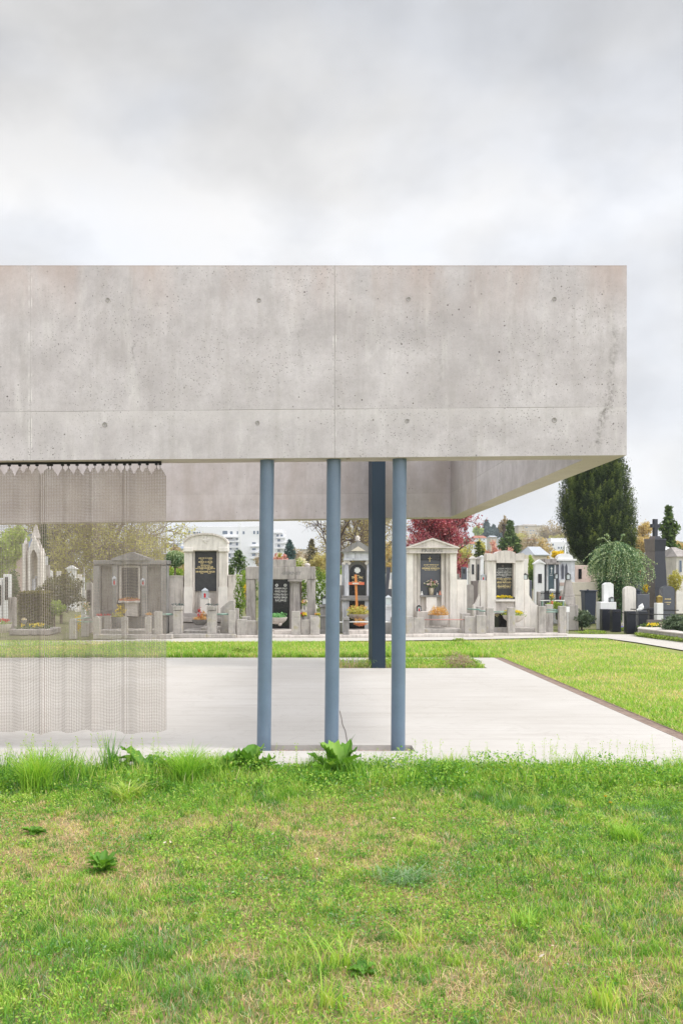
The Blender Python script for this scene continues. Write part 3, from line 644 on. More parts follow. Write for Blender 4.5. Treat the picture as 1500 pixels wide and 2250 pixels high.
def dock(x, y, h, n, label, spread=1.0, blue=.0, seed=1, wid=.40, group='broad leaved plants growing in the near turf'):
    r = random.Random(seed); h *= 1.3; root = thing('dock_plant', label, 'plant', (x, y, -.03), group)
    V = []; Q = []; T = []
    for i in range(n):
        a = 2*PI*i/n*2.4+r.uniform(-.4, .4); Ln = h*r.uniform(.7, 1.15); w = Ln*wid*r.uniform(.8, 1.2); el = r.uniform(.95, 1.5) if i % 3 else r.uniform(.45, .9); el = el/spread if spread > 1 else el
        S = 9; t0 = r.uniform(.25, .9)-blue; k = len(V); bx_, by_ = r.uniform(-.012, .012), r.uniform(-.012, .012); px = py = 0.0; pz = 0.0; ang = el
        for s in range(S+1):
            q = s/S; wd = w*(math.sin(PI*min(1, q*.9+.06))**.75)*(1 if q < .98 else .15); wd = w*.1 if q < .08 else wd
            ca, sa = math.cos(a), math.sin(a)
            for c in (-1, -.5, 0, .5, 1):
                wav = .16*w*math.sin(q*26+i)*(abs(c)); lift = abs(c)*wd*.28
                V.append((x+bx_+ca*px-sa*c*wd/2, y+by_+sa*px+ca*c*wd/2, -.03+pz+lift+wav)); T.append(min(1, max(0, t0+(.2 if c == 0 else 0)+r.uniform(-.05, .05))))
            px += math.cos(ang)*Ln/S; pz += math.sin(ang)*Ln/S; ang -= (.05 if spread <= 1 else .09)+.02*(i % 3)
        for s in range(S):
            for c in range(4): Q.append((k+s*5+c, k+s*5+c+1, k+(s+1)*5+c+1, k+(s+1)*5+c))
    np_mesh('leaves', V, [np.array(Q)], T, LF_DOCK, root, smooth=True)
    return root
d1 = dock(.222, 7.72, .23, 30, 'large upright dock with a flower stalk in front of the middle column', 1, .1, 3, .42)
MB().tube([(.26, 7.72, -.03), (.29, 7.71, .15), (.335, 7.7, .30), (.36, 7.7, .335)], [.004, .003, .002, .001], 6).build('stalk', LF_DOCK, d1)
dock(-.50, 7.76, .20, 26, 'broad wavy leaved dock in front of the first blue column', 1, .15, 5, .5)
dock(-.70, 7.72, .2, 12, 'smaller leaning dock touching the wavy leaved one', 1.2, .15, 15, .45)
dock(-1.32, 7.80, .24, 12, 'drooping dock with long folded leaves under the curtain corner', 1.3, .2, 6, .33)
dock(-1.62, 7.84, .2, 9, 'sparse dock among seed stalks before the curtain', 1.2, .2, 16, .35)
dock(-1.14, 5.28, .10, 26, 'lone dark dock in the dry open turf', 1.1, .3, 7, .33)
dock(-1.75, 6.05, .07, 22, 'low flattened dark rosette at the picture edge', 1.6, .35, 8, .4)
dock(2.28, 7.25, .12, 22, 'stiff upright dark green clump beside the dandelions', 1, .3, 9, .13)
dock(.22, 3.92, .06, 11, 'small dark crinkled rosette in the nearest turf', 1.7, .45, 10, .5)
dock(1.68, 6.65, .08, 12, 'flat dark rosette in the lush turf below the slab corner', 2, .35, 17, .35)
dock(.62, 6.25, .07, 12, 'flat dandelion rosette spread in the middle turf', 2, .2, 18, .2)
def tuft(x, y, h, n, label, tint=.5, spread=.5, seed=1, w=.006):
    r = np.random.default_rng(seed); xs = x+r.normal(0, .02+.03*spread, n); ys = y+r.normal(0, .02+.03*spread, n)
    a = blades(n, xs, ys, h*1.15*(.45+.6*r.random(n)), np.full(n, w)*1.3*(.7+.6*r.random(n)), np.clip(tint+r.normal(0, .09, n), .12, 1), spread, -.03, 1.1, seed)
    V, Fc, ti = merge([a]); return tag(np_mesh('grass_tuft', V, Fc, ti, LF_GRASS), label, 'grass tuft', 'taller grass tufts standing in the turf')
tuft(-.96, 7.45, .33, 420, 'dense fountain shaped tuft of bright grass near the slab edge', .55, .85, 71)
tuft(-2.05, 7.2, .36, 420, 'tall pale tuft of grass with thin spikes at the curtain side', .5, .8, 72)
tuft(-1.62, 7.7, .36, 70, 'thin tuft of the longest upright grass spikes', .75, .3, 73)
tuft(-1.35, 7.0, .17, 200, 'arching yellowish tuft below the seed stalks', .36, 1.3, 74)
tuft(-2.45, 6.9, .25, 160, 'sparse tuft of long blades leaning at the frame edge', .5, 1.0, 75)
tuft(.50, 5.1, .09, 320, 'pale grey green swirl of fine grass in the middle turf', .97, 1.7, 76, .004)
tuft(.12, 4.0, .13, 45, 'yellow green tuft just above the dark rosette', .36, .8, 77, .005)
tuft(.45, 4.25, .11, 40, 'lime coloured tuft in the near turf', .36, .9, 78, .005)
tuft(.06, 3.6, .12, 60, 'bright yellow green tuft at the bottom edge', .36, .5, 79, .005)
tuft(1.12, 3.62, .11, 60, 'lime upright tuft at the bottom near the corner', .36, .5, 80, .005)
tuft(.98, 4.45, .09, 80, 'soft green tuft amid straw in the near turf', .5, .8, 81, .005)
tuft(1.95, 5.9, .12, 160, 'mid green tuft beyond the blue green herb patch', .5, .7, 82)
tuft(2.4, 5.2, .13, 150, 'fresh tuft close to the side edge of the turf', .45, .7, 83)
tuft(X(408, 17.2)+3.4, 16.95, .2, 60, 'small tuft leaning against the dark fin base', .45, .9, 84, .009)
for i, (px, py) in enumerate(((1329, 1764), (1340, 1778))):
    x, y = gp(px, py); d = thing('dandelion', ('yellow dandelion head', 'lower yellow dandelion head')[i]+' in the lush turf beside the stiff green clump', 'flower', (x, y, 0), 'dandelions in the turf')
    MB().tube([(x, y, -.03), (x, y, .045)], .002, 5).build('stem', LF_DOCK, d)
    MB().lathe([(.003, .04), (.014, .047), (.010, .053), (.002, .055)], x, y, 0, 10).build('flower_head', LF_YELL, d)
# ------------------------------------------------------------ builders for the cemetery
def at(px, Y, z=0.0): return (X(px, Y), Y, z)
def font_geo(s):
    cu = bpy.data.curves.new('t', 'FONT'); cu.body = s; cu.size = 1; cu.align_x = 'CENTER'; cu.resolution_u = 1; cu.extrude = 0; cu.offset = .022
    o = bpy.data.objects.new('t', cu); COL.objects.link(o); me = bpy.data.meshes.new_from_object(o)
    v = [tuple(p.co) for p in me.vertices]; f = [tuple(p.vertices) for p in me.polygons]
    bpy.data.objects.remove(o); bpy.data.curves.remove(cu); bpy.data.meshes.remove(me); return v, f
def inscription(parent, lines, Y, mat, bold=1.0):
    m = MB()
    for s, cx, yt, yb, wpx in lines:
        v, f = font_geo(s)
        if not v: continue
        a = min(p[0] for p in v); b = max(p[0] for p in v); c = min(p[1] for p in v); d = max(p[1] for p in v)
        w_ = wpx*Y/F; h = (yb-yt)*Y/F; x0 = X(cx, Y)-w_/2; z0 = Z(yb, Y)
        m.add([(x0+(p[0]-a)/(b-a)*w_, Y, z0+(p[1]-c)/(d-c)*h) for p in v], f)
    me = bpy.data.meshes.new('inscription'); me.from_pydata(m.v, [], m.f); me.update(); return link('inscription', me, mat, parent)
def cloud(name, parent, mat, c, rad, n, size, seed=1, shell=.55, lump=.25, asp=.6, bright_top=.0, flat=.1, tint0=.5, tv=.22):
    r = np.random.default_rng(seed); d = r.normal(size=(n, 3)); d /= np.linalg.norm(d, axis=1)[:, None]
    ph = r.random(6)*6
    lm = 1+lump*(np.sin(d[:, 0]*5+ph[0])*np.sin(d[:, 2]*6+ph[1])+.6*np.sin(d[:, 1]*9+ph[2]+d[:, 2]*7))
    rr = (shell+(1-shell)*r.random(n)**.5)*lm; p = np.array(c)+d*rr[:, None]*np.array(rad)
    V, q, _, ti = leaflets(n, p[:, 0], p[:, 1], p[:, 2], size*(.6+.8*r.random(n)), np.clip(tint0+r.normal(0, tv, n)+bright_top*d[:, 2], 0, 1), flat, seed+1, asp)
    return np_mesh(name, V, [q], ti, mat, parent)
def flowers(parent, mat, c, rad, n, size, seed=3, name='blossoms'):
    r = random.Random(seed); m = MB(); T = []
    for _ in range(n):
        a = r.random()*2*PI; q = math.sqrt(r.random()); x = c[0]+rad[0]*q*math.cos(a); y = c[1]+rad[1]*q*math.sin(a); z = c[2]+rad[2]*(r.random()*.7+.3*(1-q*q))
        s = size*r.uniform(.7, 1.2); k0 = len(m.v); nrm = Vector((r.uniform(-.6, .6), -1, r.uniform(.2, 1.2))).normalized(); u = nrm.cross(Vector((0, 0, 1))).normalized(); v = nrm.cross(u)
        ce = Vector((x, y, z)); ring_ = []
        for k in range(10):
            rad_ = s*(1 if k % 2 == 0 else .62); ring_.append(ce+(u*math.cos(k*PI/5)+v*math.sin(k*PI/5))*rad_+nrm*s*.2)
        m.add([ce]+ring_, [(0, 1+k, 1+(k+1) % 10) for k in range(10)]); t = r.random(); T += [0.0 if r.random() < .5 else t*.3]+[t]*10
    return np_mesh(name, m.v, [np.array(m.f)], T, mat, parent)
def fluted(m, x0, x1, y, t, z0, z1, n):
    pts = [(x0, y+t)]; w_ = (x1-x0)/n
    for k in range(n): pts += [(x0+w_*k, y), (x0+w_*(k+.25), y+.0), (x0+w_*(k+.35), y+.018), (x0+w_*(k+.85), y+.018), (x0+w_*(k+.95), y)]
    pts += [(x1, y), (x1, y+t)]; return m.pxy(pts, z0, z1)
def arch_pts(px0, px1, pyb, pye, pya, Y, n=16):   # base y, eaves y, apex y
    x0, x1 = X(px0, Y), X(px1, Y); a = [(x0, Z(pyb, Y)), (x1, Z(pyb, Y))]
    cx, hw = (x0+x1)/2, (x1-x0)/2; ze, za = Z(pye, Y), Z(pya, Y)
    for k in range(n+1): t = PI*k/n; a.append((cx+hw*math.cos(t), ze+(za-ze)*math.sin(t)))
    return a
def lantern(px, yt, yb, Y, label, mat=None, w_=None, candle=True, zb=None, glass=None):
    z0 = Z(yb, Y) if zb is None else zb; z1 = Z(yt, Y); h = z1-z0; w_ = w_ or h*.32; x = X(px, Y); y = Y+w_; mat = mat or M_TIN
    t = thing('grave_lantern', label, 'lantern', (x, y, z0), 'lanterns on the graves')
    m = MB().box(x-w_, x+w_, y-w_, y+w_, z0, z0+h*.08)
    for sx in (-1, 1):
        for sy in (-1, 1): m.box(x+sx*w_*.9-.008, x+sx*w_*.9+.008, y+sy*w_*.9-.008, y+sy*w_*.9+.008, z0+h*.08, z0+h*.72)
    m.build('frame', mat, t)
    MB().frust(x, y, z0+h*.72, z0+h*.86, w_*1.15, w_*1.15, w_*.55, w_*.55).frust(x, y, z0+h*.86, z0+h*.94, w_*.5, w_*.5, w_*.3, w_*.3).tube([(x, y, z0+h*.94), (x, y, z0+h)], .008, 5).build('cap', mat, t)
    if glass: MB().box(x-w_*.8, x+w_*.8, y-w_*.8, y+w_*.8, z0+h*.08, z0+h*.715).build('pane', glass, t)
    if candle: MB().lathe([(w_*.5, h*.081), (w_*.5, h*.45), (w_*.42, h*.47)], x, y-(w_*.45 if glass else 0), z0, 10).build('candle', M_REDC if not glass else M_REDC, t)
    return t
def bowl(px0, px1, yr, yb, Y, label, mat, fol, n=260, fh=.12, size=.02, feet=False, straight=False, bl=None, bn=0, bs=.03, group='planted stone bowls on the graves', fx=.92, cat='planter'):
    x0, x1 = X(px0, Y), X(px1, Y); cx, r0 = (x0+x1)/2, (x1-x0)/2; z1, z0 = Z(yr, Y), Z(yb, Y); h = z1-z0; cy = Y+r0
    t = thing('planter_bowl', label, cat, (cx, cy, z0), group)
    if straight: pr = [(r0*.86, 0), (r0*.93, h*.12), (r0*.93, h*.55), (r0, h*.6), (r0, h), (r0*.9, h), (r0*.88, h*.86), (.001, h*.86)]
    else: pr = [(r0*.3, 0), (r0*.38, 0), (r0*.62, h*.18), (r0*.86, h*.5), (r0*.97, h*.85), (r0, h), (r0*.92, h), (r0*.88, h*.85), (.001, h*.85)]
    MB().lathe(pr, cx, cy, z0, 24).build('bowl', mat, t, smooth=True).modifiers.new('e', 'EDGE_SPLIT')
    if feet:
        for k in range(3):
            a = PI*1.5+k*2*PI/3+.5; MB().ball((cx+r0*.6*math.cos(a), cy+r0*.6*math.sin(a), z0+.0), r0*.17, 8, 5).build('foot', mat, t, smooth=True)
    if fol: cloud('foliage', t, fol, (cx, cy, z1+fh*.25), (r0*fx, r0*fx, fh), n, size, seed=abs(int(px0)), shell=.3, bright_top=.1)
    if bl: flowers(t, bl, (cx, cy, z1+fh*.5), (r0*.9, r0*.9, fh*.8), bn, bs, int(px0))
    return t
def posts(root, lst, mat, cap=True):
    for (a, b, yt, Y, zb, kind) in lst:
        x0, x1 = X(a, Y), X(b, Y); z1 = Z(yt, Y); t = (x1-x0)
        if kind == 'round':
            m = MB(); pts = [(x0, zb), (x1, zb)]; cx = (x0+x1)/2; hw = (x1-x0)/2
            for k in range(9): q = PI*k/8; pts.append((cx+hw*math.cos(q), z1-hw*.6+hw*.6*math.sin(q)))
            m.pxz(pts, Y, Y+t); m.build('post', mat, root, bevel=.008)
        else:
            m = MB().box(x0, x1, Y, Y+t*kind, zb, z1); m.build('post', mat, root, bevel=.01)
def rail(root, x0, y0, x1, y1, z, mat, r=.014, flat=False):
    MB().tube([(x0, y0, z), (x1, y1, z)], r, 8).build('rail', mat, root, smooth=True)
def spray(root, cx, y, z, w_, mat, seed=1, parent=None):
    r = np.random.default_rng(seed); n = 34; x = cx+r.uniform(-w_, w_, n)
    V, q, _, ti = leaflets(n, x, y+r.uniform(.02, .14, n), z+.012+.045*r.random(n), np.full(n, .035), np.full(n, .5), .5, seed, .35)
    me = np_mesh('bronze_spray', V, [q], None, mat, root); so = me.modifiers.new('s', 'SOLIDIFY'); so.thickness = .004
# ------------------------------------------------------------ main row of graves
YM = 27.0
# --- grave behind the curtain
Y = 26.3
g = thing('grave_monument', 'wide dark grey temple tomb with low pediment seen through the metal curtain', 'tomb', at(287, Y), 'stone monuments of the front row')
MB().pbox(207, 367, 1354, 0, Y+.15, .5, zb=0).pbox(207, 367, 1341, 1356, Y+.25, .4).build('plinth', G_DKGREY, g, bevel=.012)
MB().pbox(209, 365, 1240, 1341.5, Y+.32, .3).build('back_wall', G_GREY, g)
MB().pbox(205, 369, 1231, 1240, Y, .66).pbox(207, 367, 1240, 1243.5, Y+.08, .56).build('cornice', G_DKGREY, g, bevel=.01)
m = MB(); m.pbox(246, 328, 1226, 1231, Y-.06, .7); m.pxz([(X(249, Y), Z(1226, Y)), (X(325, Y), Z(1226, Y)), (X(289, Y), Z(1212.5, Y))], Y-.02, Y+.6); m.build('pediment', G_DKGREY, g)
for a, b in ((206, 219), (247, 258), (312, 323), (353, 368)): MB().pbox(a, b, 1243.3, 1354, Y, .34).build('pilaster', G_DKGREY, g, bevel=.01)
pl = MB().pbox(267, 304, 1247, 1315, Y+.2, .1).build('plaque', G_BLACKSPECK, g)
MB().pbox(262, 267, 1245, 1318, Y+.1, .2).pbox(304, 309, 1245, 1318, Y+.1, .2).pbox(262, 309, 1241, 1247, Y+.12, .2).build('plaque_frame', G_WARM, g)
tr = MB().pbox(261, 307, 1320, 1324, Y-.04, .3).pbox(276, 303, 1324, 1354, Y+.04, .24).build('shelf', G_WARM, g)
t = thing('flower_trough', 'rust and cream plants in a low trough on the curtained tomb', 'flowers', at(284, Y, Z(1320, Y)), 'planted troughs on tomb shelves')
MB().pbox(262, 306, 1317, 1320, Y-.03, .2).build('trough', M_TERRA, t); cloud('foliage', t, LF_ORANGE, (X(284, Y), Y+.05, Z(1317, Y)), (.27, .08, .06), 320, .018, 5)
lantern(251, 1265, 1286, Y-.15, 'small pale lantern with red candle on the curtained tomb beside its plaque', w_=.05, zb=Z(1286, Y-.15))
lantern(314, 1270, 1286, Y-.15, 'dim lantern with red candle on the far pilaster of the curtained tomb', w_=.05)
e = thing('grave_enclosure', 'rounded granite posts on a kerb around the tomb behind the curtain', 'grave kerb', at(285, 24.9), 'kerbs with posts around front row graves')
Yc = 24.6
MB().box(X(205, Yc), X(378, Yc), Yc, Yc+.3, 0, .12).box(X(205, Yc), X(218, Yc), Yc+.3, Y+.14, 0, .10).box(X(358, Yc), X(376, Yc), Yc+.3, Y+.14, 0, .10).build('kerb', G_ROUGH, e, bevel=.012)
MB().box(X(222, 25.4), X(350, 25.4), 25.3, 26.1, 0, .2).build('grave_slab', G_ROUGH, e, bevel=.015)
posts(e, [(152, 167, 1359, 24.7, 0, 'round'), (204, 219, 1355, 24.66, .12, 'round'), (266, 280, 1355, 24.66, .12, 'round'), (318, 333, 1354, 24.66, .12, 'round'), (339, 355, 1344, 24.7, .12, 1.0), (178, 193, 1353, 25.6, 0, 'round')], G_ROUGH)
rail(e, X(160, 24.8), 24.8, X(210, 24.8), 24.75, Z(1366, 24.8), M_VERD); rail(e, X(168, 24.9), 24.8, X(200, 25.8), 25.8, Z(1360, 24.8), M_VERD)
rail(e, X(352, 24.8), 24.8, X(390, 25.3), 25.3, Z(1350, 24.8), M_VERD)
t = bowl(241, 270, 1356, 1377, 25.5, 'dark bowl with tall yellow and green shrub before the curtained tomb', G_DKGREY, LF_OLIVE, 400, .1, .022)
cloud('foliage', t, LF_YELL, (X(266, 25.7), 25.7, Z(1343, 25.7)), (.14, .12, .2), 260, .02, 9, tint0=.3)
bowl(318, 336, 1352, 1357, 25.9, 'small bowl of peach coloured plants beside the flat topped post', G_ROUGH, LF_ORANGE, 160, .06, .02)
for i, px in enumerate((219, 236)):
    x = at(px, 25.9, .3); q = thing('flower_trough', ('red flower trough at the curtained tomb foot, near the corner', 'red flower trough at the curtained tomb foot, near its lantern')[i], 'flowers', x, 'planted troughs on tomb shelves')
    MB().box(x[0]-.09, x[0]+.09, 25.85, 26, 0, Z(1353, 25.9)).build('trough', G_ROUGH, q); cloud('foliage', q, LF_RED, (x[0], 25.92, Z(1351, 25.9)), (.09, .05, .03), 90, .018, 11+i)
# --- Kulmer / Adler grave
Y = 26.6
g = thing('grave_monument', 'tall pale tomb with segmental arch and speckled dark plaque naming the Adler family', 'tomb', at(452, Y), 'stone monuments of the front row')
MB().pbox(401, 486, 1347, 1357, Y-.12, .75).pbox(396, 492, 1357, 1367, Y-.25, .9).box(X(392, Y), X(496, Y), Y-.2, Y+.6, 0, Z(1367, Y)).build('plinth', G_GREY, g, bevel=.012)
MB().pbox(420, 484, 1209, 1347.5, Y+.22, .3).build('back_wall', G_WARM, g)
for a, b in ((404, 423.5), (480, 500)):
    m = MB(); fluted(m, X(a+1, Y), X(b-1, Y), Y+.01, .4, Z(1290, Y), Z(1212, Y), 5); m.pbox(a, b, 1290, 1347, Y-.01, .44); m.build('pillar', G_LIGHT, g)
m = MB(); m.pxz(arch_pts(404, 500, 1209.5, 1193, 1173, Y-.02), Y-.02, Y+.46); m.pbox(403, 424, 1203, 1212, Y-.05, .5); m.pbox(480, 501, 1203, 1212, Y-.05, .5)
hd = m.build('arched_head', G_LIGHT, g, bevel=.008)
m = MB(); cx = X(452, Y); n = 20; x0, x1 = X(402.5, Y), X(501.5, Y); hw = (x1-x0)/2; pts = []
for k in range(n+1): t_ = PI*k/n; pts.append((cx+hw*math.cos(t_), Z(1193, Y)+(Z(1171, Y)-Z(1193, Y))*math.sin(t_)))
for k in range(n, -1, -1): t_ = PI*k/n; pts.append((cx+(hw-.045)*math.cos(t_), Z(1193, Y)-.01+(Z(1174, Y)-Z(1193, Y))*math.sin(t_)))
vs = [(x, Y-.07, z) for x, z in pts]+[(x, Y+.48, z) for x, z in pts]; N_ = len(pts); h = n+1
fs = []
for k in range(n):
    a, b, c, d = k, k+1, N_-2-k, N_-1-k; fs += [(a, b, c, d), (a+N_, d+N_, c+N_, b+N_), (a, a+N_, b+N_, b), (d, c, c+N_, d+N_)]
fs += [(0, N_-1, 2*N_-1, N_), (n, n+N_, n+1+N_, n+1)]
m.add(vs, fs); m.build('moulding', G_WARM, hd)
m = MB(); cz = Z(1186, Y); m.box(cx-.09, cx+.09, Y-.045, Y-.02, cz-.03, cz+.03).box(cx-.03, cx+.03, Y-.044, Y-.019, cz-.09, cz+.09).build('relief_cross', G_LIGHT, hd, bevel=.008)
MB().pbox(424, 428, 1206, 1347, Y+.1, .2).pbox(476, 480, 1206, 1347, Y+.1, .2).pbox(424, 480, 1205, 1211, Y+.08, .2).build('plaque_frame', G_WARM, g)
pq = MB().pbox(427.5, 477, 1211, 1298.5, Y+.16, .05).build('plaque', G_BLACKSPECK, g)
inscription(pq, [('JAKOB KULMER', 452, 1225, 1228.3, 31), ('1868', 444, 1229.3, 1231.3, 6.5), ('1934', 462, 1229.3, 1231.3, 6.5), ('MARIA DOBLER', 452, 1233.2, 1236.3, 31), ('1868', 444, 1237.7, 1239.3, 6.5), ('1957', 462, 1237.7, 1239.3, 6.5),
    ('MEDIZINALRAT', 452, 1240.8, 1243, 21), ('DR ALOIS ADLER', 452, 1244.2, 1247.3, 34), ('DR E STEIERM LANDESREGIERUNG', 451.5, 1248, 1250.2, 43), ('1917', 443.5, 1251.2, 1253, 6), ('2004', 459, 1251, 1253, 7), ('DR HILDEGARD ADLER', 451.5, 1254.3, 1258, 42), ('1921', 443.8, 1259, 1261, 6), ('2011', 460, 1258.4, 1261, 6)], Y+.157, M_GOLD)
MB().pbox(439.5, 461, 1315, 1350, Y-.2, .3).build('pedestal', G_LIGHT, g, bevel=.006)
for a, b, yt in ((371.5, 402.5, 1266), (501.5, 531, 1264.5)): MB().pbox(a, b, yt, 0, Y+.12, .28, zb=0).pbox(a-.5, b+.5, yt-1.5, yt+1, Y+.1, .32).build('side_wall', G_WARM, g)
lantern(450, 1291, 1315, Y-.22, 'grey four sided lantern with red candle on the pale Adler pedestal', M_TIN, .085, glass=M_LGLASS)
e = thing('grave_enclosure', 'kerb with bronze topped square posts before the pale arched tomb', 'grave kerb', at(450, 25.1), 'kerbs with posts around front row graves'); Yc = 25.0
MB().box(X(366, Yc), X(519, Yc), Yc, Yc+.35, 0, .11).build('kerb', G_ROUGH, e, bevel=.015)
MB().box(X(402, 25.4), X(484, 25.4), 25.42, 26.3, 0, .18).box(X(440, 25.4), X(487, 25.4), 25.5, 26.3, .18, .26).build('grave_slab', G_ROUGH, e, bevel=.015)
posts(e, [(380, 400, 1341.5, 25.08, .11, 1.0), (455, 475.5, 1341.5, 25.08, .11, 1.0), (502, 517, 1342, 25.1, .11, 1.0), (512, 525, 1337, 25.7, 0, .9)], G_ROUGH)
for a, b in ((379.6, 400.4), (454.6, 475.9)): p_ = MB().box(X(a, 25.06), X(b, 25.06), 25.06, 25.34, Z(1340.7, 25.06), Z(1331.5, 25.06)).build('post_cap', G_ROUGH, e, bevel=.008); spray(p_, (X(a, 25.06)+X(b, 25.06))/2, 25.08, Z(1331.5, 25.06), .15, M_VERDK, int(a))
MB().pxz([(X(485, 25.5), 0), (X(515, 25.5), 0), (X(515, 25.5), Z(1319, 25.5)), (X(505, 25.5), Z(1319, 25.5)), (X(485, 25.5), Z(1336, 25.5))], 25.5, 25.75).build('wing_stone', G_ROUGH, e, bevel=.01)
rail(e, X(476, 25.2), 25.2, X(503, 25.2), 25.2, Z(1349.5, 25.2), M_VERD, .02); rail(e, X(356, 25.3), 25.3, X(381, 25.2), 25.2, Z(1350.5, 25.2), M_VERD, .018)
t = bowl(419, 456, 1362, 1374.5, 25.55, 'wide shallow bowl with red and yellow leaved plant between the bronze topped posts', G_DKGREY, LF_ORANGE, 260, .07, .022)
cloud('foliage', t, LF_RED, (X(439, 25.7), 25.7, Z(1348, 25.7)), (.08, .08, .13), 90, .035, 19, asp=.25); cloud('foliage', t, LF_ORANGE, (X(447, 25.7), 25.7, Z(1352, 25.7)), (.08, .08, .12), 120, .03, 20, asp=.3)
iv = tag(cloud('ivy', None, LF_GREEN, (X(527, 25.9), 26.0, Z(1312, 26)), (.13, .1, .56), 1500, .028, 33, lump=.35, tint0=.35), 'green ivy climbing the grey side wall between the arched tomb and the Grach tomb', 'climber')
tag(cloud('forsythia', None, LF_YELL, (X(538, 30), 30, Z(1300, 30)), (.22, .2, .25), 400, .03, 34), 'sprig of yellow forsythia behind the climbing ivy', 'shrub')
# --- Grach grave
Y = 26.8
g = thing('grave_monument', 'streaked grey frame tomb with thick flat lintel and black Grach plaque', 'tomb', at(616, Y), 'stone monuments of the front row')
li = MB().pbox(539.5, 693, 1245, 1273, Y, .55).pbox(582, 649.5, 1229.5, 1245, Y+.03, .48).build('lintel', G_GREY, g, bevel=.012)
inscription(li, [('GERNIT', 640, 1256, 1263, 44)], Y-.003, G_DKGREY)
for a, b in ((540.5, 560), (674, 693)): MB().pbox(a, b, 1273, 1360, Y+.02, .5, zb=0).build('pillar', G_GREY, g, bevel=.015)
for a, b in ((567, 593), (635, 661)):
    cx = X((a+b)/2, Y); rr = (X(b, Y)-X(a, Y))/2*.93; m = MB(); n = 40; prof = []
    z0, z1 = .12, Z(1281, Y); vs = []
    for z, s in ((z0, 1.06), ((z0+z1)/2, 1.03), (z1, .92)):
        for k in range(n): q = rr*s*(1 if k % 4 < 2 else .90); vs.append((cx+q*math.cos(2*PI*k/n), Y+.22+q*math.sin(2*PI*k/n), z))
    m.add(vs, [(i*n+k, i*n+(k+1) % n, (i+1)*n+(k+1) % n, (i+1)*n+k) for i in range(2) for k in range(n)])
    c = m.build('column', G_GREY, g); MB().pbox(a-2.5, b+2.5, 1273.2, 1277.5, Y-.03, .5).lathe([(rr*.92, 0), (rr*1.12, .05)], cx, Y+.22, Z(1281, Y)).build('capital', G_GREY, c)
pq = MB().box(X(594, Y), X(636.5, Y), Y+.2, Y+.3, .1, Z(1273.2, Y)).build('plaque', G_BLACK, g)
inscription(pq, [('HERMANN GRACH', 617, 1291, 1294, 27), ('16. 1. 1872 - 21. 2. 1938', 617, 1295.3, 1296.8, 24), ('MARIE GRACH', 617, 1297.6, 1300.4, 26), ('4. 5. 1875 - 9. 12. 1951', 617, 1301.6, 1303, 25), ('ROMAN GRACH +', 617, 1304.2, 1307.2, 30), ('2. 2. 1903 - 1. 8. 1977', 617, 1308, 1309.6, 25), ('GUSTAV GRACH', 616.5, 1310.6, 1314.2, 29), ('1. 7. 1908 - 3. 3. 1984', 617, 1314.9, 1316.4, 25), ('ELSE GRACH', 617, 1317.3, 1320.3, 24), ('6. 9. 1911 - 1996', 617, 1321.2, 1322.7, 25)], Y+.196, M_SILVER)
for px in (607.5, 626.3): MB().lathe([(.043, 0), (.04, .006)], 0, 0, 0, 16).build('portrait_oval', G_WHITE, pq)
for o, px in zip([c for c in pq.children if c.name.startswith('portrait')], (607.5, 626.3)):
    o.data.transform(Matrix.Translation(OFF[pq.name])); o.data.transform(Matrix.Rotation(R(90), 4, 'X')); o.data.transform(Matrix.Scale(1.0, 4)); o.data.transform(Matrix.Translation(Vector((X(px, Y), Y+.194, Z(1286, Y)))-OFF[pq.name]))
    MB().ball((X(px, Y), Y+.186, Z(1286, Y)), .018, 8, 5, 1.3).build('portrait', G_OBGREY, o)
MB().box(X(566, Y), X(662, Y), Y-.1, Y+.5, 0, .14).box(X(566, Y), X(662, Y), Y-.9, Y-.1, 0, .1).build('plinth', G_WARM, g, bevel=.012)
q = thing('topiary_shrub', 'small round pale green bush sitting behind the Grach lintel', 'shrub', at(661, Y+1.2), None); cloud('foliage', q, LF_GREEN, (X(656, Y+1), Y+1.2, Z(1237, Y+1)), (.13, .12, .13), 500, .02, 41, tint0=.8); cloud('blossoms', q, LF_WHITE, (X(663, Y+1), Y+1.2, Z(1235, Y+1)), (.15, .12, .14), 450, .022, 42, tint0=.8); MB().tube([(X(661, Y+1), Y+1.2, 0), (X(661, Y+1), Y+1.2, Z(1242, Y+1))], .03).build('trunk', M_BARK, q)
tag(MB().ball((X(675, Y), Y+.3, Z(1243, Y)+.02), .085, 12, 7, .7).build('boulder', G_WARM, None, smooth=True), 'rounded pale stone resting on the Grach lintel', 'stone')
bowl(585, 631, 1357, 1372, 25.7, 'round bowl on ball feet with mint green plants before the black Grach plaque', G_WARM, LF_MINT, 420, .1, .028, feet=True)
e = thing('grave_enclosure', 'rough stepped concrete blocks and kerb before the Grach tomb', 'grave kerb', at(612, 25.2), 'kerbs with posts around front row graves'); Yc = 25.1
MB().box(X(520, Yc), X(722, Yc), Yc, Yc+.5, 0, .075).build('kerb', G_WARM, e, bevel=.012)
MB().box(X(600, 25.5), X(645, 25.5), 25.62, 26.2, 0, .17).box(X(566, 25.5), X(645, 25.5), 25.61, 26.3, 0, .13).build('grave_slab', G_WARM, e, bevel=.012)
posts(e, [(520.5, 542, 1361, 25.15, .075, .7), (542.5, 564.5, 1364, 25.25, .075, .7), (531, 550, 1355, 25.7, 0, .7), (640, 660, 1357.5, 25.15, .075, .8), (660.5, 681, 1362, 25.3, .075, .6), (681.5, 702.5, 1357.5, 25.2, .075, .7), (679.5, 700, 1353, 25.8, 0, .7), (566, 585, 1357.5, 25.15, .075, .8)], G_ROUGH)
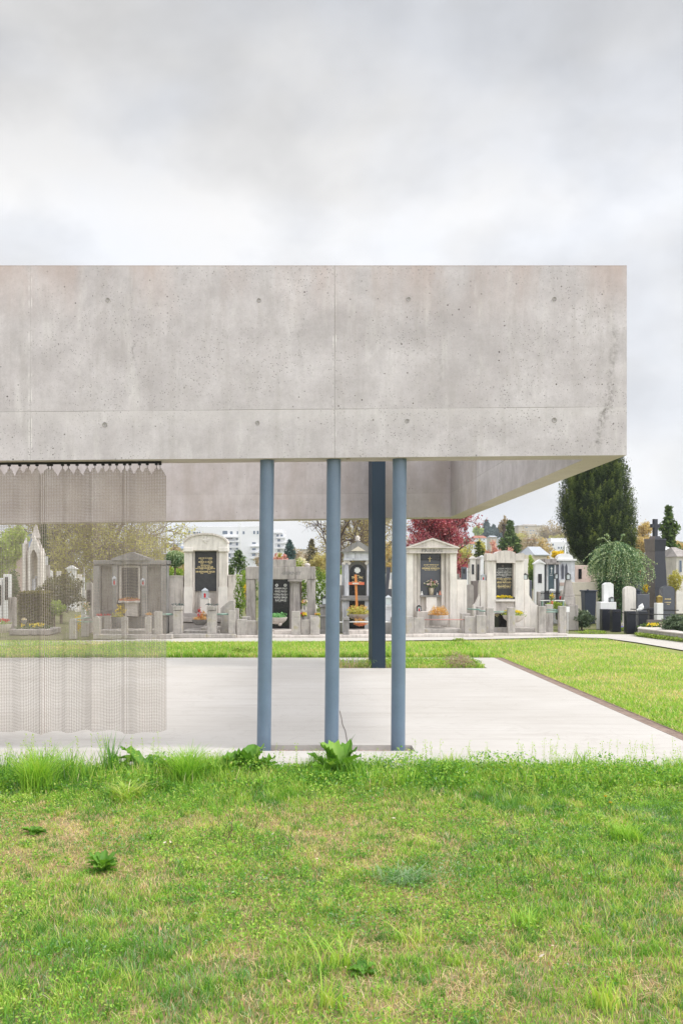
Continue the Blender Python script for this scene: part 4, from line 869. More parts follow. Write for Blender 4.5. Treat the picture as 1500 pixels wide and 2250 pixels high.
MB().box(X(640.5, 25.17), X(659.5, 25.17), 25.17, 25.35, Z(1357.5, 25.15)+.001, Z(1343, 25.17)).build('post_cap', G_ROUGH, e, bevel=.008)
def bouquet(px, yb, yt, Y, label, cols, w_=.1, seed=1, vase=G_DKGREY, z0=None, vh=.4):
    x, z0, z1 = X(px, Y), Z(yb, Y) if z0 is None else z0, Z(yt, Y); h = z1-z0
    t = thing('flower_vase', label, 'flowers', (x, Y, z0), 'vases of cut flowers on the graves')
    MB().lathe([(w_*.28, 0), (w_*.32, h*.05), (w_*.45, h*vh), (w_*.4, h*vh)], x, Y, z0, 12).build('vase', vase, t, smooth=True)
    cloud('foliage', t, LF_GREEN, (x, Y, z0+h*(vh+.22)), (w_*.9, w_*.7, h*.28), 130, .022, seed, tint0=.3)
    for i, c in enumerate(cols): flowers(t, c, (x+w_*.5*(i-(len(cols)-1)/2), Y-.02, z0+h*(vh+.12)), (w_*.6, w_*.5, h*.42), 12, .028, seed+i)
bouquet(667, 1361.5, 1344, 25.5, 'red artificial flowers in a dark pot on the rough block beside the Grach column', [LF_RED, LF_YELL], .1, 5)
bouquet(669, 1340, 1316, 26.2, 'orange and white bouquet standing between the Grach column and pillar', [LF_ORANGE, LF_WHITE], .09, 6, z0=Z(1340, 26.2))
tag(MB().pbox(660, 674, 1340, 1362, 26.1, .25, zb=0).build('stone_block', G_GREY, None, bevel=.01), 'plain grey block carrying the orange and white bouquet', 'stone')
bouquet(697, 1357, 1347, 25.9, 'small yellow and peach flowers behind the last rough block', [LF_ORANGE, LF_YELL], .08, 7)
# ivy hedge seen through the Grach frame
tag(cloud('ivy_hedge', None, LF_GREEN, (X(655, 29.5), 29.6, Z(1300, 29.5)), (.28, .3, .52), 1600, .035, 44, shell=.5, tint0=.2, tv=.3), 'bright leaved ivy column seen between the Grach column and pillar', 'shrub')
tag(cloud('ivy_hedge', None, LF_GREEN, (X(700, 29.3), 29.5, Z(1292, 29.5)), (.27, .3, .60), 1900, .035, 45, shell=.5, tint0=.3, tv=.3), 'bright leaved ivy column behind the dark little pedestal', 'shrub')
# --- narrow sooty pedestal with lantern
Y = 26.4
e = thing('pedestal', 'sooty moulded pedestal half hidden behind the middle blue column', 'pedestal', at(712, Y))
MB().pbox(704, 724, 1335, 1393, Y, .36, zb=0).pbox(701, 727, 1329, 1335, Y-.04, .44).pbox(703, 725, 1352, 1356, Y-.03, .42).pbox(702, 726, 1384, 1398, Y-.03, .42, zb=0).build('shaft', G_DKGREY, e, bevel=.01)
lantern(713, 1309, 1329, Y+.08, 'dark framed lantern on the sooty pedestal by the middle column', M_DARK, .075, candle=False, glass=M_LGLASS)
# --- Idler-type classical aedicule
Y = 27.4
g = thing('grave_monument', 'bluish classical tomb with ionic columns and arched black plaque behind an orange cross', 'tomb', at(786, Y), 'stone monuments of the front row')
m = MB(); m.pxz([(X(749, Y), Z(1213, Y)), (X(823, Y), Z(1213, Y)), (X(823, Y), Z(1210.5, Y)), (X(786, Y), Z(1188, Y)), (X(749, Y), Z(1210.5, Y))], Y-.12, Y+.6)
pd = m.build('pediment', G_DKGREY, g); MB().pxz([(X(770, Y), Z(1211, Y)), (X(802, Y), Z(1211, Y)), (X(786, Y), Z(1200.5, Y))], Y-.135, Y-.119).build('tympanum', M_CREAM, pd)
MB().lathe([(.06, 0), (.09, .02), (.05, .05), (.08, .1), (.02, .16)], X(786, Y), Y+.2, Z(1188.5, Y), 12).build('finial', G_WARM, pd, smooth=True)
MB().pbox(756, 816, 1215, 1227, Y-.02, .5).pbox(753, 819, 1213, 1215.2, Y-.07, .6).pbox(755, 817, 1227, 1231.5, Y-.05, .54).build('entablature', G_BLUEISH, g, bevel=.006)
for a, b in ((756.5, 766.5), (805.5, 815.5)):
    cx = X((a+b)/2, Y); rr = (X(b, Y)-X(a, Y))/2; cy = Y+.12; zt, z0 = Z(1240, Y), Z(1309, Y)
    c = MB().lathe([(rr*1.15, -.08), (rr*1.15, -.03), (rr*1.02, 0), (rr*1.05, (zt-z0)*.35), (rr*.88, zt-z0)], cx, cy, z0, 18).build('column', G_BLUEISH, g, smooth=True)
    m = MB().box(cx-rr*1.3, cx+rr*1.3, cy-rr*1.1, cy+rr*1.1, zt+.035, Z(1231.6, Y))
    for sx in (-1, 1): m.tube([(cx+sx*rr*1.15, cy-rr*1.15, zt+.03), (cx+sx*rr*1.15, cy+rr*1.1, zt+.03)], .042, 10)
    m.build('capital', G_LIGHT, c)
m = MB(); m.pbox(751, 822, 1236, 1312, Y+.3, .25); m.build('back_wall', G_BLUEISH, g)
pts = arch_pts(764, 807, 1310, 1253, 1233, Y+.25); MB().pxz(pts, Y+.25, Y+.3).build('arch', G_DKGREY, g)
pts = arch_pts(768.5, 802.5, 1309, 1256, 1240.5, Y+.23); pq = MB().pxz(pts, Y+.225, Y+.25).build('plaque', G_BLACK, g)
cx, cz = X(785.5, Y), Z(1253, Y); m = MB()
for k in range(2): a = .032; m.box(cx-(.085 if k else .05), cx+(.085 if k else .05), Y+.2+k*.003, Y+.224, cz-(.05 if k else .085), cz+(.05 if k else .085))
m.build('relief_cross', G_WHITE, pq, bevel=.008)
inscription(pq, [('Familie', 785.5, 1263.2, 1265.2, 8), ('Maria  Idler', 785, 1266, 1270, 24), ('1891 - 1962  19. 4. 1970', 785, 1271, 1272.6, 24), ('in', 787, 1274.5, 1276, 2), ('Theresia  Idler', 784, 1277, 1279.8, 22)], Y+.221, M_GOLD)
MB().pbox(748, 824, 1314, 1320, Y-.1, .6).pbox(751, 821, 1309, 1314.2, Y-.04, .5).build('sill', G_DKGREY, g, bevel=.01)
for a, b in ((751.5, 767), (801, 818)): MB().pbox(a, b, 1320, 0, Y-.02, .35, zb=0).build('pier', G_BLUEISH, g, bevel=.008)
MB().pbox(767, 801, 1320, 0, Y+.12, .1, zb=0).build('dark_panel', G_BLACK, g)
MB().pbox(742, 750, 1316, 0, Y+.05, .3, zb=0).pbox(746, 754, 1286, 1316, Y+.2, .2).build('side_wall', G_DKGREY, g)
Yx = 26.5
c = thing('wooden_cross', 'orange stained wooden cross leaning slightly before the arched black plaque', 'cross', at(783, Yx, .3))
m = MB(); x0, x1 = X(784.2, Yx), X(781, Yx); zt, zb2 = Z(1262.5, Yx), Z(1345, Yx); hw = 2.7*Yx/F
m.add([(x0-hw, Yx, zb2), (x0+hw, Yx, zb2), (x0+hw, Yx+.05, zb2), (x0-hw, Yx+.05, zb2), (x1-hw, Yx, zt), (x1+hw, Yx, zt), (x1+hw, Yx+.05, zt), (x1-hw, Yx+.05, zt)], [(3, 2, 1, 0), (4, 5, 6, 7), (0, 1, 5, 4), (1, 2, 6, 5), (2, 3, 7, 6), (3, 0, 4, 7)])
m.build('upright', M_ORANGEW, c); ar = MB().pbox(765.5, 800, 1279, 1285, Yx-.03, .028).build('crossbar', plain('red_orange_wood', (.66, .17, .09), .6), c); MB().pbox(774, 788, 1280.3, 1283.8, Yx-.036, .005).build('name_plate', M_CREAM, ar)
bowl(763, 813, 1350, 1362, 25.95, 'large trough bowl of dense green and russet plants at the foot of the orange cross', G_GREY, LF_OLIVE, 900, .19, .03, bl=LF_ORANGE, bn=40, bs=.025, fx=1.02)
bowl(777, 806, 1370, 1376, 25.75, 'orange red dish of pinkish heather in front of the green trough bowl', M_TERRA, LF_ORANGE, 350, .1, .018, fx=1.1, group=None)
e = thing('grave_enclosure', 'small moulded posts with a pale rail before the classical ionic tomb', 'grave kerb', at(790, 25.3), 'kerbs with posts around front row graves')
MB().box(X(725, 25.2), X(888, 25.2), 25.15, 25.6, 0, .075).box(X(766, 25.6), X(846, 25.6), 25.6, 26.4, 0, .17).build('kerb', G_WARM, e, bevel=.012)
for px in (760.5, 700+165.8):
    x = X(px, 25.2); p_ = MB().frust(x, 25.35, .075, .16, .085, .085, .07, .07).frust(x, 25.35, .161, Z(1363, 25.2), .065, .065, .065, .065).frust(x, 25.35, Z(1363, 25.2), Z(1356.5, 25.2), .09, .09, .075, .075).build('post', G_DKGREY, e, bevel=.008)
rail(e, X(767, 25.3), 25.33, X(859, 25.3), 25.33, Z(1366.5, 25.3), G_WHITE, .017); rail(e, X(735, 25.3), 25.33, X(754, 25.3), 25.33, Z(1367, 25.3), G_WHITE, .017)
# seen between fin and third column
Y = 26.6; e = thing('pedestal', 'pale marble pedestal with dark moulding seen between the fin and the last column', 'pedestal', at(855, Y))
MB().pbox(845, 866, 1338, 1364, Y, .4).pbox(843, 868, 1329, 1334, Y-.04, .48).pbox(844, 867, 1334, 1338, Y-.02, .44).build('shaft', G_BLUEISH, e); MB().pbox(844, 867, 1364, 1381, Y-.03, .46, zb=0).build('base', G_DKGREY, e)
lantern(853, 1307, 1329, Y, 'pale green glazed lantern on the marble pedestal by the fin', M_TIN, .085, candle=False, glass=M_LGLASS)
tag(MB().add([(X(846, 30), 30, Z(1295, 30)), (X(853, 30), 30, Z(1295, 30)), (X(858, 30), 30, Z(1246, 30)), (X(849, 30), 30, Z(1246, 30)), (X(846, 30), 30.2, Z(1295, 30)), (X(853, 30), 30.2, Z(1295, 30)), (X(858, 30), 30.2, Z(1246, 30)), (X(849, 30), 30.2, Z(1246, 30))], [(0, 1, 2, 3), (7, 6, 5, 4), (0, 4, 5, 1), (1, 5, 6, 2), (2, 6, 7, 3), (3, 7, 4, 0)]).pbox(843, 860, 1294, 0, 30-.05, .35, zb=0).build('gravestone', G_SLATE, None), 'slim dark stele leaning on a base between the fin and the last column', 'gravestone')
# --- Windisch
Y = 27.0
g = thing('grave_monument', 'broad pale temple tomb with triangular pediment and carved frieze letters', 'tomb', at(949, Y), 'stone monuments of the front row')
pd = MB().pxz([(X(893, Y), Z(1202, Y)), (X(1005, Y), Z(1202, Y)), (X(949, Y), Z(1183, Y))], Y-.08, Y+.65).build('pediment', G_WARM, g)
for sx in (-1, 1):
    a = (X(949, Y), Z(1182, Y)); b = (X(949+sx*58, Y), Z(1202.3, Y)); MB().pxz([a, b, (b[0], b[1]-.045), (a[0], a[1]-.05)], Y-.12, Y+.68).build('moulding', G_WARM, pd)
MB().pbox(891, 1006.5, 1201.5, 1204, Y-.13, .8).build('cornice', G_WARM, g)
fr_ = MB().pbox(893, 1005, 1204, 1213.5, Y-.06, .66).pbox(892, 1006, 1213.5, 1215.5, Y-.1, .72).build('frieze', G_WARM, g)
inscription(fr_, [('PRIEBUS', 949, 1206, 1213, 47)], Y-.066, G_DKGREY)
for a, b, d in ((893, 907.5, 0), (907.8, 915.6, .07), (916, 923, .13), (969, 978, .13), (979, 987.4, .07), (987.8, 1003, 0)): MB().pbox(a, b, 1215.5, 1372, Y+d, .5-d, zb=.12).build('pilaster', G_WARM if d else G_LIGHT, g, bevel=.008)
MB().pbox(900, 1000, 1216, 0, Y+.4, .2, zb=0).build('back_wall', G_WARM, g)
pq = MB().pbox(923.2, 969, 1217, 1308, Y+.3, .1).build('plaque', G_SLATE, g)
MB().pbox(923.2, 969, 1216, 1231, Y+.27, .028).build('dark_band', G_BLACK, pq)
cx, cz = X(946, Y), Z(1227, Y); MB().box(cx-.05, cx+.05, Y+.25, Y+.262, cz-.006, cz+.006).box(cx-.0075, cx+.0075, Y+.249, Y+.261, cz-.09, cz+.05).build('gilt_cross', M_GOLD, pq)
inscription(pq, [('JOSEF WINDISCH', 946.5, 1239.8, 1243, 33), ('13. 1. 1920 + 21. 8. 1993', 946, 1244, 1245.8, 26), ('HERMINE WINDISCH', 946, 1247, 1250.7, 39), ('24. 4. 1927 + 16. 5. 2010', 946, 1251.3, 1253.5, 27)], Y+.296, M_GOLD)
MB().pbox(922.5, 969.5, 1308, 1311.5, Y+.1, .3).build('shelf', G_DKGREY, g); MB().pbox(924, 968.5, 1311.5, 1360, Y+.28, .1).pbox(936, 959, 1312, 1344, Y+.12, .2).build('lower_panel', G_LIGHT, g)
MB().pbox(915.5, 968, 1343.5, 1372, Y-.2, .45, zb=0).build('plinth', G_WARM, g, bevel=.01)
MB().pbox(1003.5, 1025, 1273.5, 0, Y+.12, .35, zb=0).build('side_wall', G_LIGHT, g)
bouquet(947, 1308, 1275, Y+.2, 'bronze vase of pink and cream flowers on the black shelf of the pediment tomb', [LF_WHITE, LF_PINK, LF_WHITE], .19, 15, plain('pale_bronze', (.42, .36, .27), .4, .4), vh=.5)
lantern(920.5, 1329, 1343.5, Y-.17, 'squat dark lantern with red candle at the pilaster foot of the pediment tomb', M_DARK, .06, glass=M_LGLASS)
for px, yt, lb, mt in ((926, 1299, 'tiny white angel figure at the far end of the black shelf from the other figures', G_WHITE), (960, 1302, 'tiny white crouching figure beside the reddish one on the black shelf', G_WHITE), (966, 1298, 'tiny reddish angel figure on the black shelf', plain('rosy_clay', (.6, .25, .18), .7))):
    x = X(px, Y+.15); z0 = Z(1308, Y)+.0; h = Z(yt, Y)-z0; t = thing('figurine', lb, 'figurine', (x, Y+.15, z0), 'little figures on the black shelf')
    MB().lathe([(h*.3, 0), (h*.34, h*.2), (h*.2, h*.5), (h*.22, h*.62), (h*.1, h*.7)], x, Y+.15, z0, 10).build('body', mt, t, smooth=True); MB().ball((x, Y+.14, z0+h*.84), h*.16, 8, 6).build('head', mt, t, smooth=True)
bowl(944, 988.5, 1352, 1375, 26.0, 'banded round concrete tub of yellow orange heather before the pediment tomb', G_GREY, LF_ORANGE, 1400, .2, .02, straight=True, fx=1.0)
e = thing('grave_enclosure', 'kerb with squat rough blocks joined by a reddish rail', 'grave kerb', at(970, 25.6), 'kerbs with posts around front row graves'); Yc = 25.45
MB().box(X(888, Yc), X(1084, Yc), Yc, Yc+.4, 0, .085).build('kerb', G_WARM, e, bevel=.012)
MB().box(X(932, 25.9), X(1013, 25.9), 25.92, 26.8, 0, .2).build('grave_slab', G_ROUGH, e, bevel=.015)
posts(e, [(892, 908, 1355, 25.55, .085, 1.), (908.4, 932, 1357.5, 25.6, .085, .6), (1020.5, 1046, 1355, 25.65, .085, .6), (1046.6, 1067.5, 1352, 25.55, .085, .7), (1012, 1032, 1347.5, 26.4, 0, .6)], G_ROUGH)
rail(e, X(931, 25.7), 25.72, X(1021, 25.7), 25.72, Z(1361.5, 25.7), M_PINKRAIL, .014)
# --- Wetschko-type
Y = 27.3
g = thing('grave_monument', 'pale tomb with scalloped arched top, sloping wings and a long gilded name plaque', 'tomb', at(1110, Y), 'stone monuments of the front row')
for a, b in ((1069.5, 1089), (1131, 1150)): MB().pbox(a, b, 1232.5, 1362, Y, .45, zb=.1).build('pillar', G_LIGHT, g, bevel=.01)
m = MB(); x0, x1 = X(1068.5, Y), X(1150.5, Y); pts = [(x0, Z(1232, Y)), (X(1089, Y), Z(1232, Y)), (X(1089, Y), Z(1237, Y)), (X(1131, Y), Z(1237, Y)), (X(1131, Y), Z(1232, Y)), (x1, Z(1232, Y)), (x1, Z(1217, Y))]
for k in range(5): t_ = k/4; pts.append((X(1147-15*t_, Y), Z(1215.5+3*t_*t_, Y)))
for k in range(1, 13): t_ = PI*k/13; pts.append((X(1109.5+23*math.cos(t_), Y), Z(1219-9.5*math.sin(t_), Y)))
for k in range(5): t_ = 1-k/4; pts.append((X(1071.5+15*t_, Y), Z(1215.5+3*t_*t_, Y)))
pts.append((x0, Z(1217, Y))); hd = m.pxz(pts, Y-.06, Y+.47).build('arched_head', G_WARM, g)
MB().pbox(1089, 1131, 1236, 0, Y+.3, .15, zb=0).build('back_wall', G_WARM, g)
pq = MB().pbox(1089, 1127.5, 1237.2, 1312, Y+.22, .08).build('plaque', G_BLACKSPECK, g)
MB().pbox(1127.5, 1131, 1237, 1312, Y+.02, .3).build('reveal', G_WARM, g)
inscription(pq, [('JOHANN WETSCHKO', 1110, 1247.8, 1250.7, 34), ('GASTWIRT U. BESITZER', 1108, 1251.5, 1253, 34), ('GEB. 20. MAI 1866 GEST. 1932', 1108, 1254, 1255.4, 32), ('BARBARA WETSCHKO', 1107.5, 1256, 1258.8, 34), ('GEB. 2. 12. 1870 GEST. 1943', 1107.5, 1259.8, 1261.4, 31), ('DR THOMAS WETSCHKO', 1108, 1262, 1265, 36), ('ALTBAUER', 1107, 1266, 1267.2, 10), ('1898 - 1966', 1106, 1268, 1269.3, 30)], Y+.215, M_SILVER)
inscription(pq, [('THOMAS WETSCHKO', 1107, 1270.6, 1273.4, 34), ('K. K. MAJOR', 1107, 1274.2, 1275.6, 12), ('GEB. 21. 4. 1900 GEST. 9. 1. 1981', 1106.5, 1276.5, 1278.2, 29), ('MARIA WETSCHKO', 1107, 1279, 1281.6, 31), ('GEB. 3. 7. 1903 GEST. 5. 2. 1988', 1107, 1284.6, 1286.2, 30), ('IRENE WETSCHKO', 1106.5, 1287, 1290.2, 29), ('GEB. 21. 4. 1936 GEST. 17. 9. 2008', 1107, 1291, 1292.4, 28)], Y+.215, M_GOLD)
cx, cz = X(1107, Y), Z(1243.5, Y); MB().frust(cx, Y+.21, cz-.035, cz, .012, .004, .04, .004).frust(cx, Y+.21, cz, cz+.035, .04, .004, .012, .004).build('emblem', G_OBGREY, pq)
MB().pbox(1088.5, 1130.5, 1317, 1321.5, Y-.03, .3).build('shelf', G_LIGHT, g)
m = MB(); fluted(m, X(1089.5, Y), X(1130, Y), Y+.04, .25, .1, Z(1321.5, Y), 9); m.build('fluted_panel', G_WARM, g)
t = thing('flower_trough', 'row of yellow pansies in the trough under the long name plaque', 'flowers', at(1108, Y, Z(1317, Y)), 'planted troughs on tomb shelves'); MB().pbox(1090, 1126.5, 1314.5, 1317, Y+.02, .16).build('trough', G_DKGREY, t)
cloud('foliage', t, LF_GREEN, (X(1108, Y), Y+.08, Z(1315, Y)), (.24, .07, .05), 260, .02, 51, tint0=.1); flowers(t, LF_YELL, (X(1108, Y), Y+.04, Z(1315, Y)), (.23, .05, .09), 44, .03, 52)
for sx, a, b, c, yt in ((1, 1150.5, 1162, 1183, 1273.5), (-1, 1055, 1069, 1041, 1275)):
    lo, hi = (a, b); MB().pbox(lo, hi, yt, 0, Y+.08, .35, zb=0).build('wing_pier', G_LIGHT, g, bevel=.008)
    e0 = b if sx > 0 else a; pts = [(X(e0, Y), 0), (X(c, Y), 0), (X(c, Y), Z(1330, Y))]
    for k in range(1, 9): t_ = k/8; pts.append((X(c+(e0-c)*t_, Y), Z(1330-25*(1-math.cos(t_*PI/2)), Y)))
    MB().pxz(pts if sx > 0 else pts[::-1], Y+.1, Y+.35).build('wing', G_LIGHT, g)
lantern(1061.5, 1260.5, 1274.5, Y+.1, 'pale green small lantern on the near wing of the scalloped tomb', M_TIN, .06, glass=M_LGLASS, zb=Z(1275, Y))
lantern(1154, 1259, 1273, Y+.1, 'dark small lantern on the far wing of the scalloped tomb', M_DARK, .06, glass=M_LGLASS, candle=False, zb=Z(1273.5, Y))
sp = tag(MB().box(X(1086, 26.7), X(1116, 26.7), 26.7, 26.76, .2, Z(1347.5, 26.7)).build('name_stone', G_BLACK, None), 'low black name stone behind the posts of the scalloped tomb', 'gravestone'); inscription(sp, [('WETSCHKO', 1091, 1350.5, 1352.2, 10), ('2014', 1091, 1354, 1355.5, 4)], 26.695, M_GOLD)
bowl(1108, 1157.5, 1352.5, 1368.5, 26.1, 'big round bowl of yellow pansies before the scalloped tomb', G_WARM, LF_GREEN, 500, .1, .025, bl=LF_YELL, bn=75, bs=.034, fx=.98)
e = thing('grave_enclosure', 'kerb of tall rough posts and pale green rails ending the front row', 'grave kerb', at(1140, 26.2), 'kerbs with posts around front row graves'); Yc = 26.0
MB().box(X(1066, Yc), X(1246, Yc), Yc, Yc+.5, 0, .07).build('kerb', G_WARM, e, bevel=.012)
MB().box(X(1085, 26.3), X(1180, 26.3), 26.52, 27.2, 0, .19).build('grave_slab', G_ROUGH, e, bevel=.015)
posts(e, [(1068.5, 1084, 1336, 26.05, .07, 1.), (1115.5, 1131, 1335, 26.05, .07, 1.), (1183, 1199, 1332.5, 26.1, .07, 1.), (1228, 1243.5, 1332, 26.1, .07, 1.), (1200, 1214.5, 1328, 27.0, 0, 1.), (1047, 1062, 1333, 26.9, 0, .8)], G_ROUGH)
for a, b in ((1084, 1115.5), (1199, 1228)): rail(e, X(a, 26.2), 26.2, X(b, 26.2), 26.2, Z(1344.5, 26.2), M_VERD, .017)
rail(e, X(1213, 26.3), 26.9, X(1226, 26.3), 26.3, Z(1341, 26.3), M_VERD, .02); rail(e, X(1056, 26.3), 26.5, X(1069, 26.3), 26.3, Z(1343, 26.3), M_VERD, .02); rail(e, X(1033, 26.5), 27.0, X(1056, 26.3), 26.5, Z(1340, 26.3), M_VERD, .02)
# ------------------------------------------------------------ trees
def hz(x, y):
    if y <= 120: return -.05
    t = min(1, max(0, (y-200)/500)); t = t*t*(3-2*t); a = math.exp(-((x-190*y/700)/(95+.09*y))**2)
    return -.08+33*t*a+6*t*(.5+.5*math.sin(x*.011+y*.004))
def tree(name, label, px, Y, top, wid, base=None, leaf=LF_OLIVE, bark=M_BARK, n=9000, ls=.06, limbs=11, sub=6, twig=4, trunk=.28, seed=1, group=None, scat=.10, zc=None, cat='tree', up=.25, tw=1.0, vr=None, tint0=.5, bw=1.0):
    r = random.Random(seed); x = X(px, Y); z0 = hz(x, Y) if base is None else base; H = Z(top, Y)-z0; Rx = wid/2*Y/F
    root = thing(name, label, cat, (x, Y, z0), group); m = MB(); zt = z0+H*trunk; cz = z0+H*(trunk+1)/2 if zc is None else zc; Rz = (z0+H-cz); Rb = cz-zt
    r0 = max(.03, H*.022)*tw; m.tube([(x, Y, z0-.05), (x+r.uniform(-.02, .02)*H, Y, z0+H*trunk*.6), (x+r.uniform(-.02, .02)*H, Y, zt), (x, Y, cz)], [r0*1.25, r0, r0*.85, r0*.5], 8)
    P = []
    for i in range(limbs):
        d = Vector((r.gauss(0, 1), r.gauss(0, 1), r.gauss(up, .8))).normalized(); rr = r.uniform(.75, 1.0)
        end = Vector((x+d.x*Rx*rr, Y+d.y*Rx*rr, cz+d.z*(Rz if d.z > 0 else Rb)*rr)); st = Vector((x, Y, zt+(cz-zt)*r.uniform(-.1, .9)))
        mid = st.lerp(end, .5)+Vector((r.gauss(0, .05), r.gauss(0, .05), .12))*Rx; pts = [st, st.lerp(mid, .5)+Vector((0, 0, .03*Rx)), mid, mid.lerp(end, .5)+Vector((r.gauss(0, .06), r.gauss(0, .06), .03))*Rx, end]
        m.tube(pts, [r0*.45*bw, r0*.34*bw, r0*.26*bw, r0*.16*bw, r0*.06*bw], 5)
        for j in range(sub):
            t = r.uniform(.25, .95)*4; k = int(t); s = pts[k].lerp(pts[k+1], t-k); dd = (Vector((r.gauss(0, 1), r.gauss(0, 1), r.gauss(up, .9))).normalized()+(end-st).normalized()*.6).normalized()
            e = s+dd*Rx*r.uniform(.25, .5); mm = s.lerp(e, .5)+Vector((r.gauss(0, .04), r.gauss(0, .04), r.gauss(0.03, .03)))*Rx; m.tube([s, mm, e], [r0*.14*bw, r0*.09*bw, r0*.035*bw], 4)
            for q in range(twig):
                t2 = r.uniform(.3, 1); s2 = (s.lerp(mm, t2*2) if t2 < .5 else mm.lerp(e, t2*2-1)); d2 = (Vector((r.gauss(0, 1), r.gauss(0, 1), r.gauss(up, 1))).normalized()+dd*.7).normalized(); e2 = s2+d2*Rx*r.uniform(.12, .28)
                m.tube([s2, e2], [r0*.05*bw, r0*.02*bw], 3); P.append((s2, e2))
    m.build('trunk', bark, root)
    if n and leaf:
        g = np.random.default_rng(seed); k = g.integers(0, len(P), n); t = g.random(n)*1.15
        S = np.array([p[0] for p in P])[k]; E = np.array([p[1] for p in P])[k]; C = S+(E-S)*t[:, None]+g.normal(0, scat*Rx, (n, 3))*.5
        V, q, _, ti = leaflets(n, C[:, 0], C[:, 1], C[:, 2], ls*(.5+g.random(n)), np.clip(tint0+g.normal(0, .22, n)+.12*np.sin(k*1.7), 0, 1), .1, seed+5, .6); np_mesh('crown', V, [q], ti, leaf, root)
    return root
def conifer(name, label, px, Y, top, wid, leaf=LF_CONI, lev=26, seed=1, base=None, group=None, prof=None, ls=.16, per=16, droop=.25, z_low=.06, bark=M_BARK, dens=10, asp=.35):
    r = np.random.default_rng(seed); x = X(px, Y); z0 = hz(x, Y) if base is None else base; H = Z(top, Y)-z0; Rx = wid/2*Y/F
    root = thing(name, label, 'tree', (x, Y, z0), group); MB().tube([(x, Y, z0-.05), (x, Y, z0+H*.5), (x, Y, z0+H*.97)], [H*.018, H*.012, H*.003], 8).build('trunk', bark, root)
    C, S, T = [], [], []
    for l in range(lev):
        q = z_low+(1-z_low)*(l/lev)**.9; w_ = (prof(q) if prof else (1-q)**.85)*Rx
        for b in range(int(per*1.6)):
            a = r.random()*2*PI; L_ = w_*r.uniform(.75, 1.3); k = max(3, int(dens*(.4+.8*L_/max(Rx, .01)))); tt = ((np.arange(k)+r.random(k))/k)**.65
            zz = z0+H*q-droop*L_*tt**1.3+.06*L_*np.sin(tt*7+b)
            C.append(np.stack([x+np.cos(a)*L_*tt+r.normal(0, .035*Rx, k), Y+np.sin(a)*L_*tt+r.normal(0, .035*Rx, k), zz+r.normal(0, .02*Rx, k)], 1)); S.append(ls*(.6+.7*r.random(k))); T.append(np.clip(.3+.35*tt+r.normal(0, .14, k), 0, 1))
    C = np.concatenate(C); V, f, _, ti = leaflets(len(C), C[:, 0], C[:, 1], C[:, 2], np.concatenate(S), np.concatenate(T), .35, seed+1, asp); np_mesh('crown', V, [f], ti, leaf, root)
    return root
def bush(label, px, Y, top, bot, wid, leaf, n=900, ls=.04, seed=1, name='shrub', group=None, zb=None, tint0=.45, lump=.25, trunk=None, cat='shrub'):
    z1, z0 = Z(top, Y), (Z(bot, Y) if zb is None else zb); x = X(px, Y); Rx = wid/2*Y/F
    root = thing(name, label, cat, (x, Y, hz(x, Y) if Y > 120 else 0), group)
    cloud('foliage', root, leaf, (x, Y, (z0+z1)/2), (Rx, Rx, (z1-z0)/2), n, ls, seed, .45, lump, .6, .15, .1, tint0)
    MB().tube([(x, Y, 0 if Y < 120 else hz(x, Y)), (x, Y, (z0+z1)/2)], trunk or Rx*.08).build('stem', M_BARK, root); return root
